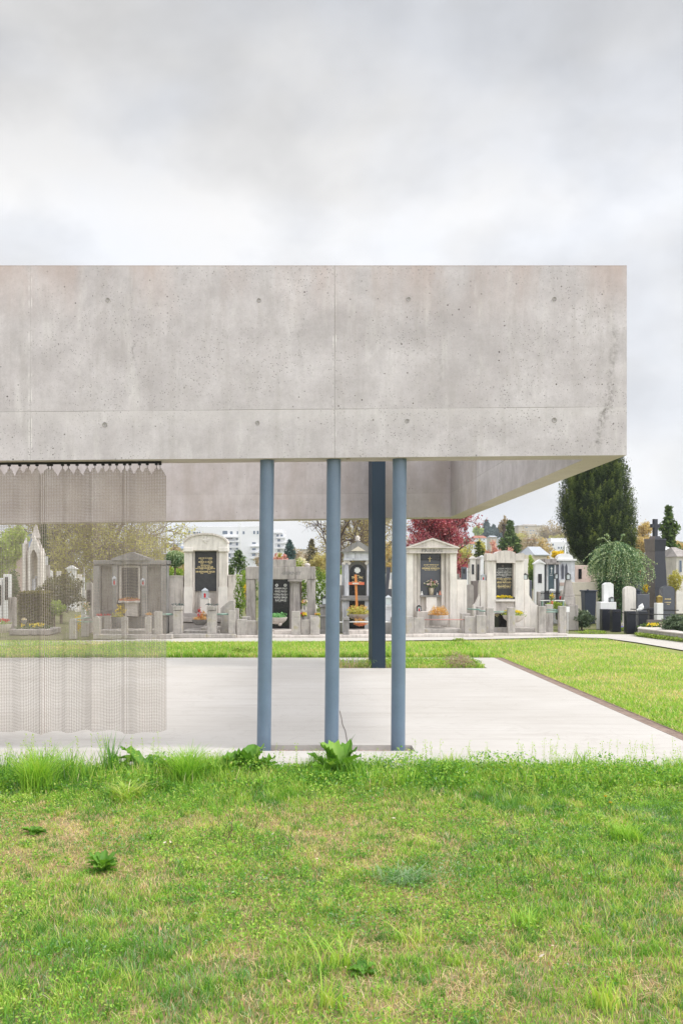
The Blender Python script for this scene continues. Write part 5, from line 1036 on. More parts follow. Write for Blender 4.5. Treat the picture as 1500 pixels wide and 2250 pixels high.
# --- big columnar yew
def yew():
    Y = 45.0; r = np.random.default_rng(5); cx = 1312; root = thing('columnar_yew', 'massive dark columnar evergreen rising beside the end of the concrete beam', 'tree', at(cx, Y))
    ys = [960, 1000, 1040, 1080, 1120, 1150, 1180, 1200, 1225, 1240, 1256]; lf = [1318, 1278, 1251, 1239, 1231, 1231, 1238, 1245, 1256, 1276, 1300]; rt = [1340, 1358, 1369, 1379, 1387, 1393, 1395, 1394, 1390, 1376, 1352]
    MB().tube([at(1330, Y, -.05), at(1328, Y, 1.5), at(1322, Y, 4), at(1322, Y, 6.5)], [.26, .2, .14, .05], 10).build('trunk', M_BARK, root)
    C, S, T, D = [], [], [], []
    for i in range(1050):
        q = r.random()**.85; py = 962+q*292; a = r.random()*2*PI; l, g = np.interp(py, ys, lf), np.interp(py, ys, rt); c, R0 = (l+g)/2, (g-l)/2*Y/F*.90
        c = X(c, Y); lob = 1+.05*math.sin(a*9+py*.011)+.04*math.sin(a*17+1); rr = R0*lob*r.uniform(.80, .99); x, y, z = c+rr*math.cos(a), Y+rr*math.sin(a), Z(py, Y)
        h = r.uniform(.55, 1.1); k = 150; t = r.random(k); wd = .15*(1-t**1.5)+.008; tone = r.normal(0, .13)+.08*math.sin(a*5+py*.02)-.12
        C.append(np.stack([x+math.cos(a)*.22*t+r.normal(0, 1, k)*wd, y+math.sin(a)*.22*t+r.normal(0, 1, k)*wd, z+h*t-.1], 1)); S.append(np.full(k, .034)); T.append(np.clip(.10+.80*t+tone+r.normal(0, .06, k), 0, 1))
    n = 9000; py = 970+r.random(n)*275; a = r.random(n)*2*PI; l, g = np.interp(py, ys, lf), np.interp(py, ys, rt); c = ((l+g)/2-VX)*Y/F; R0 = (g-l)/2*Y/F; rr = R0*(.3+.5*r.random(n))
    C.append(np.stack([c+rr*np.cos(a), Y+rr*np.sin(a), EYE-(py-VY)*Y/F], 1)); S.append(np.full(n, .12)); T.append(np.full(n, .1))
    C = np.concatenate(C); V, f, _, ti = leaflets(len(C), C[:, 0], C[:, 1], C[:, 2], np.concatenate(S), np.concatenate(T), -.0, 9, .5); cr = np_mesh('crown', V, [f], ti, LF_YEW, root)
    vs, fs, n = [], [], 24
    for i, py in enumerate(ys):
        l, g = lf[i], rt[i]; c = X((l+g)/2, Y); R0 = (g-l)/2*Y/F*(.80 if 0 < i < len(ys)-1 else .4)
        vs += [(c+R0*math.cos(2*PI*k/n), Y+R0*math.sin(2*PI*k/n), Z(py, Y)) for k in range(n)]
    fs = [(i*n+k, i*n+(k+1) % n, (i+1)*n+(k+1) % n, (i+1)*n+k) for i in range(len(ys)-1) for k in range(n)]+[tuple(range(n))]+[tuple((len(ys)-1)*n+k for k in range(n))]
    MB().add(vs, fs).build('inner_core', stone('painted_inner_shade', (.02, .03, .015), .95, .5, 6, 0, 0, .5), root, smooth=True)  # solid core added inside the crown, its dark colour painting the shade there
yew()
# --- weeping variegated ivy mound
def weeping():
    Y = 33.0; r = random.Random(4); cx, cy0 = 1352, Y; root = thing('weeping_shrub', 'mound of variegated ivy weeping over a stump in front of the dark yew', 'shrub', at(1352, Y)); MB().tube([at(1350, Y, 0), at(1352, Y, 1.2), at(1354, Y, 2.3)], [.16, .12, .06], 8).build('trunk', M_BARK, root)
    P, T = [], []
    for i in range(560):
        a = r.uniform(0, 2*PI); R_ = r.uniform(.45, 1.28)*(1.0 if math.cos(a) > 0 else .98); top = Z(1196, Y)-r.uniform(0, .25)+.1*math.sin(a*3); L_ = r.uniform(.5, 1.0); ca, sa = math.cos(a), math.sin(a); sp = r.uniform(.3, 1.0)
        for k in range(34):
            t = k/33; rad = R_*(1-(1-t)**1.8)*(.55+.45*sp); drop = (t**2.0)*r.uniform(.97, 1.0)*(.55+1.75*L_*(.22+.78*(1-sp)))
            x = X(cx, Y)+ca*rad*1.0+.10*t; z = top+.05*math.sin(t*PI)-drop; P.append((x+r.gauss(0, .018), Y+sa*rad+r.gauss(0, .018), max(.15, z))); T.append(min(1, max(0, .55+.22*math.sin(i*2.3)+r.gauss(0, .17)+.15*t*(sp > .6))))
    for i in range(190):                                         # skirt hanging to the ground
        a = r.uniform(0, 2*PI); x0 = X(1343, Y)+.42*math.cos(a)*r.uniform(.6, 1.1); y0 = Y+.42*math.sin(a)
        for k in range(30): z = 1.5*r.random()+.1; P.append((x0+r.gauss(0, .05)+.1*(1-z), y0+r.gauss(0, .05), z)); T.append(min(1, max(0, .33+.2*math.sin(i*1.7)+r.gauss(0, .15))))
    for (x0, y0, x1, y1) in ((1320, 1205, 1272, 1234), (1325, 1215, 1275, 1250), (1330, 1195, 1305, 1187), (1385, 1225, 1432, 1240), (1380, 1240, 1425, 1248), (1318, 1225, 1284, 1262), (1330, 1190, 1322, 1178), (1355, 1190, 1362, 1178)):
        for k in range(46): t = k/45; P.append((X(x0+(x1-x0)*t, Y)+r.gauss(0, .014), Y-.4+r.gauss(0, .02), Z(y0+(y1-y0)*t, Y)+.12*math.sin(t*PI)+r.gauss(0, .014))); T.append(.8+r.gauss(0, .1))
    C = np.array(P); V, f, _, ti = leaflets(len(C), C[:, 0], C[:, 1], C[:, 2], np.full(len(C), .034), np.array(T), .15, 12, .75); np_mesh('foliage', V, [f], ti, LF_IVY, root)
weeping()
# --- deciduous and coniferous trees behind the graves
tree('plum_tree', 'wine red flowering plum spreading behind the pediment tomb', 962, 46, 1080, 168, leaf=LF_PLUM, bark=M_PLUMBARK, n=30000, ls=.048, limbs=30, sub=8, twig=5, trunk=.2, seed=3, up=.7, scat=.07)
tree('willow_tree', 'nearly bare tree with fine yellowish twigs behind the ionic tomb', 800, 58, 1010, 225, leaf=LF_WILLOW, bark=M_PALEBARK, n=15000, ls=.05, limbs=26, sub=9, twig=6, trunk=.12, seed=8, scat=.06, up=.15, bw=1.1)
tree('bare_tree', 'bare grey tree stretching thin twigs over the Grach tomb', 745, 52, 1045, 190, leaf=None, bark=M_DKBARK, n=0, limbs=14, sub=8, twig=6, trunk=.2, seed=14, bw=.8)
tree('budding_tree', 'huge tree in yellow green bud filling the view behind the curtained tomb', 245, 50, 985, 310, leaf=LF_OLIVE, bark=M_PALEBARK, n=34000, ls=.055, limbs=34, sub=9, twig=6, trunk=.08, seed=21, scat=.08, up=0, bw=1.1)
tree('budding_tree', 'second yellow green budding tree deeper behind the Gothic monument', 130, 66, 1010, 210, leaf=LF_OLIVE, bark=M_BARK, n=20000, ls=.08, limbs=24, sub=8, twig=5, trunk=.08, seed=23, scat=.09, up=0, tint0=.35)
tree('lime_tree', 'fresh lime green tree over the blue roofed chapel', 2, 40, 1120, 105, leaf=LF_GREEN, n=14000, ls=.06, limbs=16, sub=7, twig=4, trunk=.3, seed=24, tint0=.85, scat=.2)
conifer('yew_tree', 'dark conifer rising behind the spire of the Gothic monument', 96, 47, 1120, 46, LF_YEW, 24, 25, ls=.12)
conifer('spruce_tree', 'green young spruce in front of the white apartment block', 524, 52, 1207, 100, LF_CONI, 20, 26, ls=.12, per=14, dens=8, droop=-.25, prof=lambda q: (1-q)**.8)
bush('pale green conifer bush under the young spruce beside the ivy', 540, 42, 1256, 1300, 34, LF_GREEN, 900, .045, 27)
bush('dark green low bush at the foot of the young spruce', 508, 55, 1246, 1275, 26, LF_CONI, 700, .06, 28)
tree('silver_shrub', 'small whitish bare ornamental tree before the young spruce', 520, 36, 1240, 26, leaf=None, bark=G_WHITE, n=0, limbs=9, sub=4, twig=2, trunk=.5, seed=29, cat='shrub', up=.8)
conifer('blue_spruce', 'dark blue green spruce right of the apartment block, behind the Grach lintel', 636, 110, 1184, 32, LF_BLUECONI, 24, 30, ls=.22, per=14, dens=9, prof=lambda q: .35+.65*math.sin(min(1, (1-q)*1.35)*PI/2)*1.0 if q < .9 else (1-q)*4)
conifer('brown_spruce', 'brownish drooping spruce among bare trees behind the Grach tomb', 685, 100, 1182, 80, leafmat('brown_spruce_foliage', [(0, (.10, .09, .05)), (1, (.25, .22, .13))], .2), 24, 31, ls=.2, per=13, dens=8)
for i, (px, Y, top, w_, lf, lb, n) in enumerate([
    (612, 90, 1200, 36, LF_PINK, 'pink budding tree behind the first blue column', 2600), (575, 110, 1200, 44, LF_BROWNP, 'pinkish bare tree against the white apartment wall', 2200),
    (614, 60, 1213, 34, LF_OLIVE, 'olive green round crown behind the Grach top block', 2600), (655, 150, 1200, 60, LF_BROWNP, 'greyish bare tree far behind the round topiary', 2600),
    (712, 75, 1195, 60, LF_WILLOW, 'yellow ochre tree behind the dark little pedestal', 4200), (670, 62, 1238, 44, LF_BROWNP, 'low russet thicket behind the Grach lintel', 2200),
    (855, 70, 1190, 60, LF_TAN, 'tan leafing tree between the fin and the last column', 4200), (740, 48, 1232, 50, LF_GREEN, 'fresh green low tree beside the ionic tomb', 2600),
    (1083, 62, 1190, 46, LF_PINK, 'coral pink blossoming tree just over the scalloped tomb', 3400), (1122, 60, 1199, 50, LF_PINK, 'deeper pink blossoming tree over the far wing of the scalloped tomb', 3000),
    (1060, 110, 1182, 44, LF_OLIVE, 'mossy green tree on the slope above the pink blossom', 2600), (1010, 58, 1215, 40, LF_PLUM, 'small plum coloured tree at the foot of the big plum', 2600),
    (1160, 170, 1170, 70, LF_BROWNP, 'hazy brown bare tree below the beige hillside block', 3600), (1190, 150, 1180, 50, LF_TAN, 'peach coloured tree left of the white modern house', 2200),
    (1215, 420, 1163, 70, LF_BROWNP, 'russet woodland tree beside the beige hillside block', 2600), (1240, 330, 1165, 60, LF_OLIVE, 'greenish hillside tree close to the yew', 2400),
    (1140, 380, 1178, 60, LF_OLIVE, 'pale green tree under the beige hillside block', 2400), (1412, 85, 1140, 62, LF_TAN, 'golden tan tree between the yew and the black obelisk', 9000),
    (1497, 90, 1165, 40, LF_TAN, 'golden tan tree at the frame edge past the obelisk spruce', 3000), (1020, 170, 1190, 50, LF_OLIVE, 'yellowish tree between plum and hillside', 2400),
    (395, 80, 1200, 46, LF_WILLOW, 'ochre crown beside the pale arched tomb', 3600), (375, 62, 1175, 60, LF_BROWNP, 'thin bare tree before the grey roofed house', 1300)]):
    tree('leafing_tree', lb, px, Y, top, w_, leaf=lf, bark=M_DKBARK if i % 2 else M_BARK, n=n, ls=Y*.0011, limbs=12, sub=6, twig=4, trunk=.3, seed=100+i, group='spring trees behind the graves', scat=.22, tw=.8, tint0=.55)
conifer('blue_spruce', 'tall far blue conifer, pointed, on the hill skyline', 1068, 520, 1142, 34, LF_BLUECONI, 22, 41, ls=1.0, per=14, dens=8)
conifer('blue_spruce', 'shorter far blue conifer next to the pointed one on the skyline', 1084, 540, 1153, 26, LF_BLUECONI, 18, 42, ls=1.0, per=14, dens=8)
conifer('blue_spruce', 'rounded far blue conifer at the end of the skyline clump', 1096, 500, 1158, 22, LF_BLUECONI, 16, 43, ls=.9, per=14, dens=8, prof=lambda q: (1-q)**.5)
tree('lime_tree', 'tiny lime green round tree with a red roof on the far slope', 1051, 480, 1158, 20, leaf=LF_GREEN, n=1500, ls=.6, trunk=.3, seed=44, tint0=.9, scat=.3)
conifer('giant_conifer', 'big broad dark green conifer with an uneven top above the scalloped tomb', 1120, 105, 1142, 66, LF_CONI, 30, 45, ls=.26, per=20, dens=12, prof=lambda q: (.75+.25*math.sin(q*20))*(1-q**3)**.9, asp=.5)
tree('bare_tree', 'open brownish treetop beside the big broad conifer', 1107, 118, 1128, 26, leaf=LF_BROWNP, bark=M_DKBARK, n=900, ls=.13, limbs=10, sub=5, twig=3, trunk=.7, seed=46, scat=.12)
conifer('juniper', 'dark pointed juniper between the plum tree and pink blossom', 1050, 56, 1186, 38, LF_YEW, 20, 47, ls=.10, per=16, dens=9, prof=lambda q: (1-q)**.55)
conifer('juniper', 'low dark juniper right beside the pointed one', 1060, 54, 1205, 28, LF_YEW, 16, 48, ls=.10, per=14, dens=8, prof=lambda q: (1-q)**.5)
conifer('spruce_tree', 'green spruce with gappy crown behind the black obelisk cross', 1468, 60, 1108, 92, LF_CONI, 26, 49, ls=.17, per=15, dens=11, prof=lambda q: (.7+.3*math.sin(q*26))*(1-q)**.55, asp=.5)
conifer('spruce_tree', 'narrow spruce half hidden between white house and yew', 1240, 70, 1198, 44, LF_CONI, 18, 50, ls=.14, per=12, dens=8)
t = bush('clipped round topiary tree with white flecked leaves beside the pale arched tomb', 385, 30, 1210, 1252, 44, LF_IVY, 3600, .032, 51, 'topiary_tree', zb=Z(1246, 30), tint0=.65, trunk=.03, cat='tree', lump=.06)
bush('green spreading bush below the round topiary', 383, 34, 1248, 1275, 40, LF_GREEN, 1200, .04, 52)
bush('yellow orange foliage strip beside the curtained tomb', 372, 29, 1270, 1345, 10, LF_WILLOW, 600, .035, 53)
bush('bright yellow forsythia behind the tin roofed chapel', 1225, 62, 1211, 1228, 26, LF_YELL, 1300, .08, 54, 'forsythia')
bush('slim golden green thuja beside the white stele', 1166, 40, 1222, 1290, 12, LF_GREEN, 1400, .045, 55, tint0=.7)
bush('dark green thuja base next to the white stele', 1169, 38, 1252, 1290, 16, LF_CONI, 900, .045, 56)
bush('yellow forsythia spray behind the standing black obelisk', 1482, 36, 1255, 1300, 30, LF_OLIVE, 1500, .035, 57)
bush('small yellow forsythia bunch near the red grave candle', 1417, 33, 1284, 1300, 10, LF_YELL, 300, .03, 58, 'flower_bunch', cat='flowers')
bush('spreading blue green juniper before the cream wall', 1277, 29, 1340, 1360, 50, LF_JUNI, 2200, .035, 59, zb=.05)
bush('spreading juniper cushion on the kerbed bed at the frame edge', 1487, 25.2, 1351, 1380, 62, LF_JUNI, 3600, .03, 60, zb=.1)
bush('dark rounded thuja between the Gothic monument and the curtained tomb', 135, 33, 1264, 1338, 92, LF_HEDGE, 5200, .045, 61, tint0=.35)
bush('pale green rounded shrub in front of the dark thuja', 120, 30, 1318, 1354, 42, LF_GREEN, 1600, .035, 62, tint0=.6)
bush('small round bush at the foot of the grey stele', 18, 30, 1335, 1362, 30, LF_GREEN, 700, .035, 63, tint0=.4)
bush('tall mixed shrub between chapel and hedge', 30, 36, 1255, 1320, 26, LF_CONI, 1200, .045, 64)
h_ = thing('box_hedge', 'square clipped box hedge seen through the curtain', 'hedge', at(68, 29)); Y = 29.0
r = np.random.default_rng(70); n = 6500; u = r.random((n, 3)); face = r.integers(0, 3, n); bx = np.where(face == 0, (u[:, 0] > .5)*1.0, u[:, 0]); by = np.where(face == 1, 0.0, u[:, 1]); bz = np.where(face == 2, 1.0, u[:, 2])
V, f, _, ti = leaflets(n, X(41, Y)+bx*(X(95, Y)-X(41, Y))+r.normal(0, .015, n), Y+by*1.2+r.normal(0, .015, n), .05+bz*(Z(1302, Y)-.05)+r.normal(0, .015, n), np.full(n, .035), np.clip(.45+r.normal(0, .2, n)+.3*(bz > .97), 0, 1), .1, 71)
np_mesh('foliage', V, [f], ti, LF_HEDGE, h_); MB().box(X(44, Y), X(92, Y), Y+.05, Y+1.15, 0, Z(1305, Y)).build('inner_core', M_BARK, h_)
# ------------------------------------------------------------ buildings
def windows(root, lst, Y, d=.25, mat=None):
    for (a, b, yt, yb) in lst:
        w_ = MB().pbox(a, b, yt, yb, Y-.06, .05).build('window', mat or M_WHITEWALL, root); e = (b-a)*.1; MB().pbox(a+e, b-e, yt+.4, yb-.4, Y-.09, .02).build('pane', M_WINDOW, w_)
Y = 300.0
b = thing('apartment_block', 'long white apartment block with balconies behind the pale arched tomb', 'building', at(490, Y))
MB().pbox(405, 572, 1157, 0, Y, 14, zb=-.3).build('wall', M_WHITEWALL, b); MB().pbox(452, 540, 1155.8, 1157, Y+.5, 8).build('roof', M_WHITEWALL, b)
windows(b, [(414, 419, 1166, 1173), (424, 431, 1168, 1173), (432, 436, 1168, 1173), (437, 441, 1168, 1173), (488, 501, 1166, 1174), (505, 512, 1167, 1174), (520, 524, 1167, 1174), (533, 538, 1167, 1174), (556, 561, 1166, 1174), (564, 569, 1166, 1174),
            (518, 525, 1180, 1186), (518, 525, 1191, 1199), (518, 525, 1203, 1208), (518, 525, 1215, 1221), (553, 563, 1191, 1195.5), (553, 563, 1204, 1209), (553, 563, 1216, 1222), (503, 510, 1203, 1208), (502, 507, 1216, 1224), (503, 510, 1191.5, 1197), (503, 510, 1227, 1234), (518, 525, 1228, 1234), (410, 416, 1180, 1187), (410, 416, 1194, 1201)], Y)
for yt in (1178.5, 1188.5, 1201, 1213, 1225.5, 1238): MB().pbox(490, 527, yt, yt+2.6, Y-1.6, 1.6).build('balcony', M_WHITEWALL, b)
for yt in (1199, 1212, 1225): MB().pbox(550, 571, yt, yt+2.4, Y-1.3, 1.3).build('balcony', M_WHITEWALL, b)
MB().pbox(490, 511, 1180.2, 1183.2, Y-1.2, .5).build('awning', M_DKBARK, b)
MB().pbox(572, 626, 1163, 0, Y+6, 12, zb=-.3).build('wall', M_WHITEWALL, b)
for a, c, yt in ((600, 620, 1169), (606, 627, 1180), (606, 628, 1191.5), (606, 628, 1203)): MB().pbox(a, c, yt, yt+2.6, Y+4.2, 1.8).build('balcony', M_WHITEWALL, b)
windows(b, [(607, 613, 1174, 1179), (616, 622, 1174, 1179), (609, 616, 1184, 1190), (609, 616, 1196, 1202), (609, 616, 1207, 1213)], Y+6)
for px in (524, 527, 529): tag(MB().tube([(X(px, 296), 296, 0), (X(px, 296), 296, Z(1148, 296))], .1, 5).build('mast', G_WHITE, None), ('pale thin mast closest to the arched tomb against the apartment wall', 'middle thin mast before the apartment wall', 'outer thin mast before the apartment wall, nearest the blue column')[(524, 527, 529).index(px)], 'mast')
Y = 480.0; b = thing('hillside_block', 'beige flat roofed apartment block high on the wooded hill', 'building', (X(1167, Y), Y, hz(X(1167, Y), Y))); zb = hz(X(1167, Y), Y)-2
MB().pbox(1138, 1196, 1155.5, 0, Y, 12, zb=zb).build('wall', M_BEIGEWALL, b); MB().pbox(1137, 1197, 1154, 1155.5, Y-.5, 13).pbox(1150, 1178, 1152, 1154, Y+2, 8).build('roof', G_WARM, b)
windows(b, [(1153, 1159, 1164, 1167), (1163, 1167, 1164.5, 1167), (1169, 1173, 1164.5, 1167), (1176, 1180, 1164.5, 1167), (1187, 1192, 1163, 1167), (1153, 1159, 1170, 1173.5), (1163, 1167, 1171, 1173.5), (1176, 1180, 1171, 1173.5), (1187, 1192, 1170, 1173.5), (1153, 1159, 1157.5, 1160), (1187, 1192, 1157.5, 1160)], Y, mat=M_WHITEWALL)
Y = 170.0; b = thing('modern_house', 'white cubic modern house between chapel roof and yew', 'building', at(1225, Y)); MB().pbox(1204, 1250, 1190, 0, Y, 9, zb=-.2).pbox(1209, 1244, 1182, 1190, Y+.5, 7).build('wall', M_WHITEWALL, b)
windows(b, [(1206.5, 1209, 1196, 1202), (1212, 1216, 1194, 1199), (1206.5, 1209, 1205, 1211), (1212, 1215, 1203, 1209), (1216.5, 1218, 1203, 1206), (1225, 1228.5, 1201, 1206), (1225, 1228.5, 1210, 1214), (1231, 1234, 1201, 1206)], Y)
for i, (a, c, yt, ye, yb, Y, mw, mr, lb) in enumerate([(352, 400, 1184, 1194, 1210, 150, M_WHITEWALL, M_TIN, 'white house with grey pitched roof beside the pale arched tomb'), (372, 404, 1198, 1206, 1213, 120, M_WHITEWALL, M_SOLAR, 'low house with blue solar panels on its roof beside the round topiary'),
        (1040, 1070, 1176, 1182, 1190, 400, M_WHITEWALL, M_REDTILE, 'small white hillside house with red roof below the blue conifers'), (655, 682, 1204, 1207, 1213, 240, M_BEIGEWALL, M_TIN, 'flat beige building far off between two spruces'), (1033, 1050, 1189, 1195, 1215, 260, M_WHITEWALL, M_REDTILE, 'white wall house between plum tree and dark juniper'),
        (1098, 1118, 1180, 1184, 1192, 330, M_WHITEWALL, M_TIN, 'small pale house behind the big broad conifer'), (1168, 1186, 1183, 1187, 1197, 230, M_BEIGEWALL, M_REDTILE, 'beige house with red roof in the trees under the beige block'), (1188, 1203, 1188, 1192, 1205, 200, M_WHITEWALL, M_TIN, 'tiny white house close beside the cubic modern house'), (1076, 1092, 1176, 1180, 1188, 380, M_BEIGEWALL, M_TIN, 'tiny beige house on the slope under the rounded blue conifer')]):
    zb = hz(X((a+c)/2, Y), Y)-.5; b = thing('house', lb, 'building', (X((a+c)/2, Y), Y, zb), 'houses far behind the cemetery'); MB().pbox(a+1, c-1, ye, 0, Y, 8, zb=zb).build('wall', mw, b)
    x0, x1 = X(a, Y), X(c, Y); ze, zt = Z(ye, Y), Z(yt, Y); MB().add([(x0, Y-.4, ze), (x1, Y-.4, ze), (x1, Y+8.4, ze), (x0, Y+8.4, ze), (x0+(x1-x0)*.15, Y+4, zt), (x1-(x1-x0)*.15, Y+4, zt)], [(0, 1, 5, 4), (2, 3, 4, 5), (1, 2, 5), (3, 0, 4), (3, 2, 1, 0)]).build('roof', mr, b)
    windows(b, [(a+(c-a)*q, a+(c-a)*(q+.1), ye+(yb-ye)*.2, ye+(yb-ye)*.55) for q in (.2, .45, .7)], Y, mat=mw)
# chapel with tin roof
def gabled(name, label, a, c, yr, ye, yb, Y, depth, mw, mr, gable_px, group=None, cat='chapel'):
    b = thing(name, label, cat, at((a+c)/2, Y), group); x0, x1 = X(a, Y), X(c, Y); zr, ze = Z(yr, Y), Z(ye, Y); g = X(gable_px, Y); MB().box(x0+.1, x1-.15, Y, Y+depth, 0, ze).build('wall', mw, b)
    # ridge runs to the right and back; front slope faces the viewer
    MB().add([(g, Y-.15, ze), (x1, Y-.15, ze), (x1-(x1-g)*.28, Y+depth/2, zr), (x0+(g-x0)*.9, Y+depth/2, zr), (x0, Y+depth*.55, ze), (x0, Y+depth, ze), (x1, Y+depth, ze)], [(0, 1, 2, 3), (3, 2, 6, 5), (0, 3, 4)]).build('roof', mr, b).modifiers.new('s', 'SOLIDIFY').thickness = .06
    return b
gabled('tomb_chapel', 'small cream chapel with pale sheet metal gable roof', 1149, 1206, 1199.5, 1219, 1290, 56, 2.6, M_CREAM, M_TIN, 1172)
# blue roofed chapel on the far side of the curtain
Y = 62.0; b = thing('cemetery_chapel', 'sandy walled chapel with a blue slate roof behind the Gothic monument', 'chapel', at(28, Y)); MB().pbox(2, 62, 1215, 0, Y, 6, zb=0).build('wall', M_PINK, b)
MB().add([(X(8, Y), Y-.3, Z(1214, Y)), (X(66, Y), Y-.3, Z(1214, Y)), (X(66, Y), Y+3, Z(1168, Y)), (X(36, Y), Y+3, Z(1168, Y)), (X(8, Y), Y+6.3, Z(1214, Y)), (X(66, Y), Y+6.3, Z(1214, Y))], [(0, 1, 2, 3), (2, 5, 4, 3), (0, 3, 4), (1, 5, 2), (0, 4, 5, 1)]).build('roof', M_SLATEROOF, b)
windows(b, [(14, 18, 1232, 1262), (30, 34, 1232, 1262)], Y, mat=G_WARM)
# Gothic monument
Y = 38.0; b = thing('gothic_monument', 'tall white Gothic canopy tomb with crocketed spire and an orange strip in its niche', 'tomb', at(72, Y)); cx = X(75, Y)
m = MB(); pts = [(X(62, Y), Z(1301, Y)), (X(66, Y), Z(1301, Y)), (X(66, Y), Z(1225, Y))]
for k in range(1, 8): t = k/8; pts.append((X(66+8*t, Y), Z(1225-17*math.sin(t*PI/2), Y)))
pts.append((X(74.5, Y), Z(1206, Y)))
for k in range(7, 0, -1): t = k/8; pts.append((X(83-8*t, Y), Z(1225-17*math.sin(t*PI/2), Y)))
pts += [(X(83, Y), Z(1225, Y)), (X(83, Y), Z(1301, Y)), (X(88.5, Y), Z(1301, Y)), (X(88.5, Y), Z(1212, Y)), (X(75, Y), Z(1176, Y)), (X(61.5, Y), Z(1212, Y))]
m.pxz(pts, Y, Y+.6); m.build('canopy', G_LIGHT, b); MB().pbox(62, 89, 1208, 1301, Y+.6, .1).build('back_panel', M_CREAM, b); MB().pbox(66.2, 69.5, 1214, 1280, Y+.5, .08).build('orange_strip', M_ORANGEW, b)
for px, yt, yb in ((53, 1186, 1300), (91, 1210, 1300)): MB().pbox(px-3.5, px+3.5, yt+8, yb, Y+.1, .4).frust(X(px, Y), Y+.3, Z(yt+8, Y), Z(yt-6, Y), .08, .08, .01, .01).build('buttress', G_LIGHT, b)
m = MB()
for k in range(13):
    for sx in (-1, 1): t = k/12; m.ball((X(75+sx*(14-13.5*t), Y), Y+.3, Z(1211-36*t, Y)), .055, 6, 4)
m.frust(cx, Y+.3, Z(1182, Y), Z(1152, Y), .16, .16, .03, .03).build('spire', G_WARM, b); MB().pbox(48, 92, 1300, 0, Y-.1, .9, zb=0).build('plinth', G_WHITE, b)
MB().pbox(72, 79, 1272, 1301, Y+.25, .12).ball((X(75.5, Y), Y+.3, Z(1269, Y)), .06, 8, 6).build('statue', G_BLUEISH, b)
# ------------------------------------------------------------ other graves, placed one by one
def stele(name, label, a, c, yt, yb, Y, mat, kind='flat', pm=None, base=True, group='older gravestones behind the front row', d=.22, cat='gravestone', plaque=None):
    b = thing(name, label, cat, at((a+c)/2, Y), group); x0, x1 = X(a, Y), X(c, Y); z1 = Z(yt, Y); z0 = .0; cx = (x0+x1)/2; hw = (x1-x0)/2; zb = max(.1, Z(yb, Y))*.0+.12
    if kind == 'flat': MB().box(x0, x1, Y, Y+d, zb, z1).build('slab', mat, b, bevel=.012)
    elif kind == 'round':
        pts = [(x0, zb), (x1, zb)]+[(cx+hw*math.cos(PI*k/10), z1-hw*.7+hw*.7*math.sin(PI*k/10)) for k in range(11)]; MB().pxz(pts, Y, Y+d).build('slab', mat, b)
    elif kind == 'gable':
        pts = [(x0, zb), (x1, zb), (x1, z1-hw*.7), (cx, z1), (x0, z1-hw*.7)]; MB().pxz(pts, Y, Y+d).build('slab', mat, b); MB().pxz([(x1+.04, z1-hw*.75), (x1+.04, z1-hw*.6), (cx, z1+.05), (x0-.04, z1-hw*.6), (x0-.04, z1-hw*.75), (cx, z1-.06)], Y-.05, Y+d+.05).build('coping', mat, b)
    elif kind == 'point':
        MB().pxz([(x0, zb), (x1, zb), (x1, z1-.06), (cx+hw*.4, z1), (cx-hw*.4, z1), (x0, z1-.06)], Y, Y+.2).build('slab', mat, b, bevel=.01)
    elif kind == 'cross':
        zc = zb+(z1-zb)*.42; MB().frust(cx, Y+d/2, zb, zc, hw, d*.7, hw*.7, d*.5).build('pedestal', mat, b); t_ = hw*.22; zz = z1-(z1-zc)*.3; MB().box(cx-t_, cx+t_, Y+.02, Y+.12, zc, z1).build('cross', mat, b); MB().box(cx-hw*.8, cx+hw*.8, Y+.017, Y+.117, zz-t_, zz+t_).build('arm', mat, b)
    elif kind == 'obelisk':
        zc = zb+(z1-zb)*.34; MB().frust(cx, Y+hw, zb, zc, hw*.95, hw*.95, hw*.85, hw*.85).frust(cx, Y+hw, zc, zc+.06, hw*.95, hw*.95, hw*.9, hw*.9).build('pedestal', mat, b); MB().frust(cx, Y+hw, zc+.06, z1, hw*.62, hw*.62, hw*.42, hw*.42).build('shaft', mat, b)
    elif kind == 'house':
        MB().box(x0, x1, Y, Y+hw*1.6, 0.12, z1-hw*.9).build('wall', mat, b); MB().pxz([(x0-.08, z1-hw*.95), (x1+.08, z1-hw*.95), (x1+.08, z1-hw*.85), (cx, z1), (x0-.08, z1-hw*.85)], Y-.1, Y+hw*1.7).build('roof', mat, b)
    if base: MB().box(x0-.07, x1+.07, Y-.08, Y+d+.1, 0, .12+.0005).build('base', mat, b)
    if plaque:
        q = plaque; MB().pbox(q[0], q[1], q[2], q[3], Y-.02, .018).build('plaque', pm or G_BLACK, b)
    return b
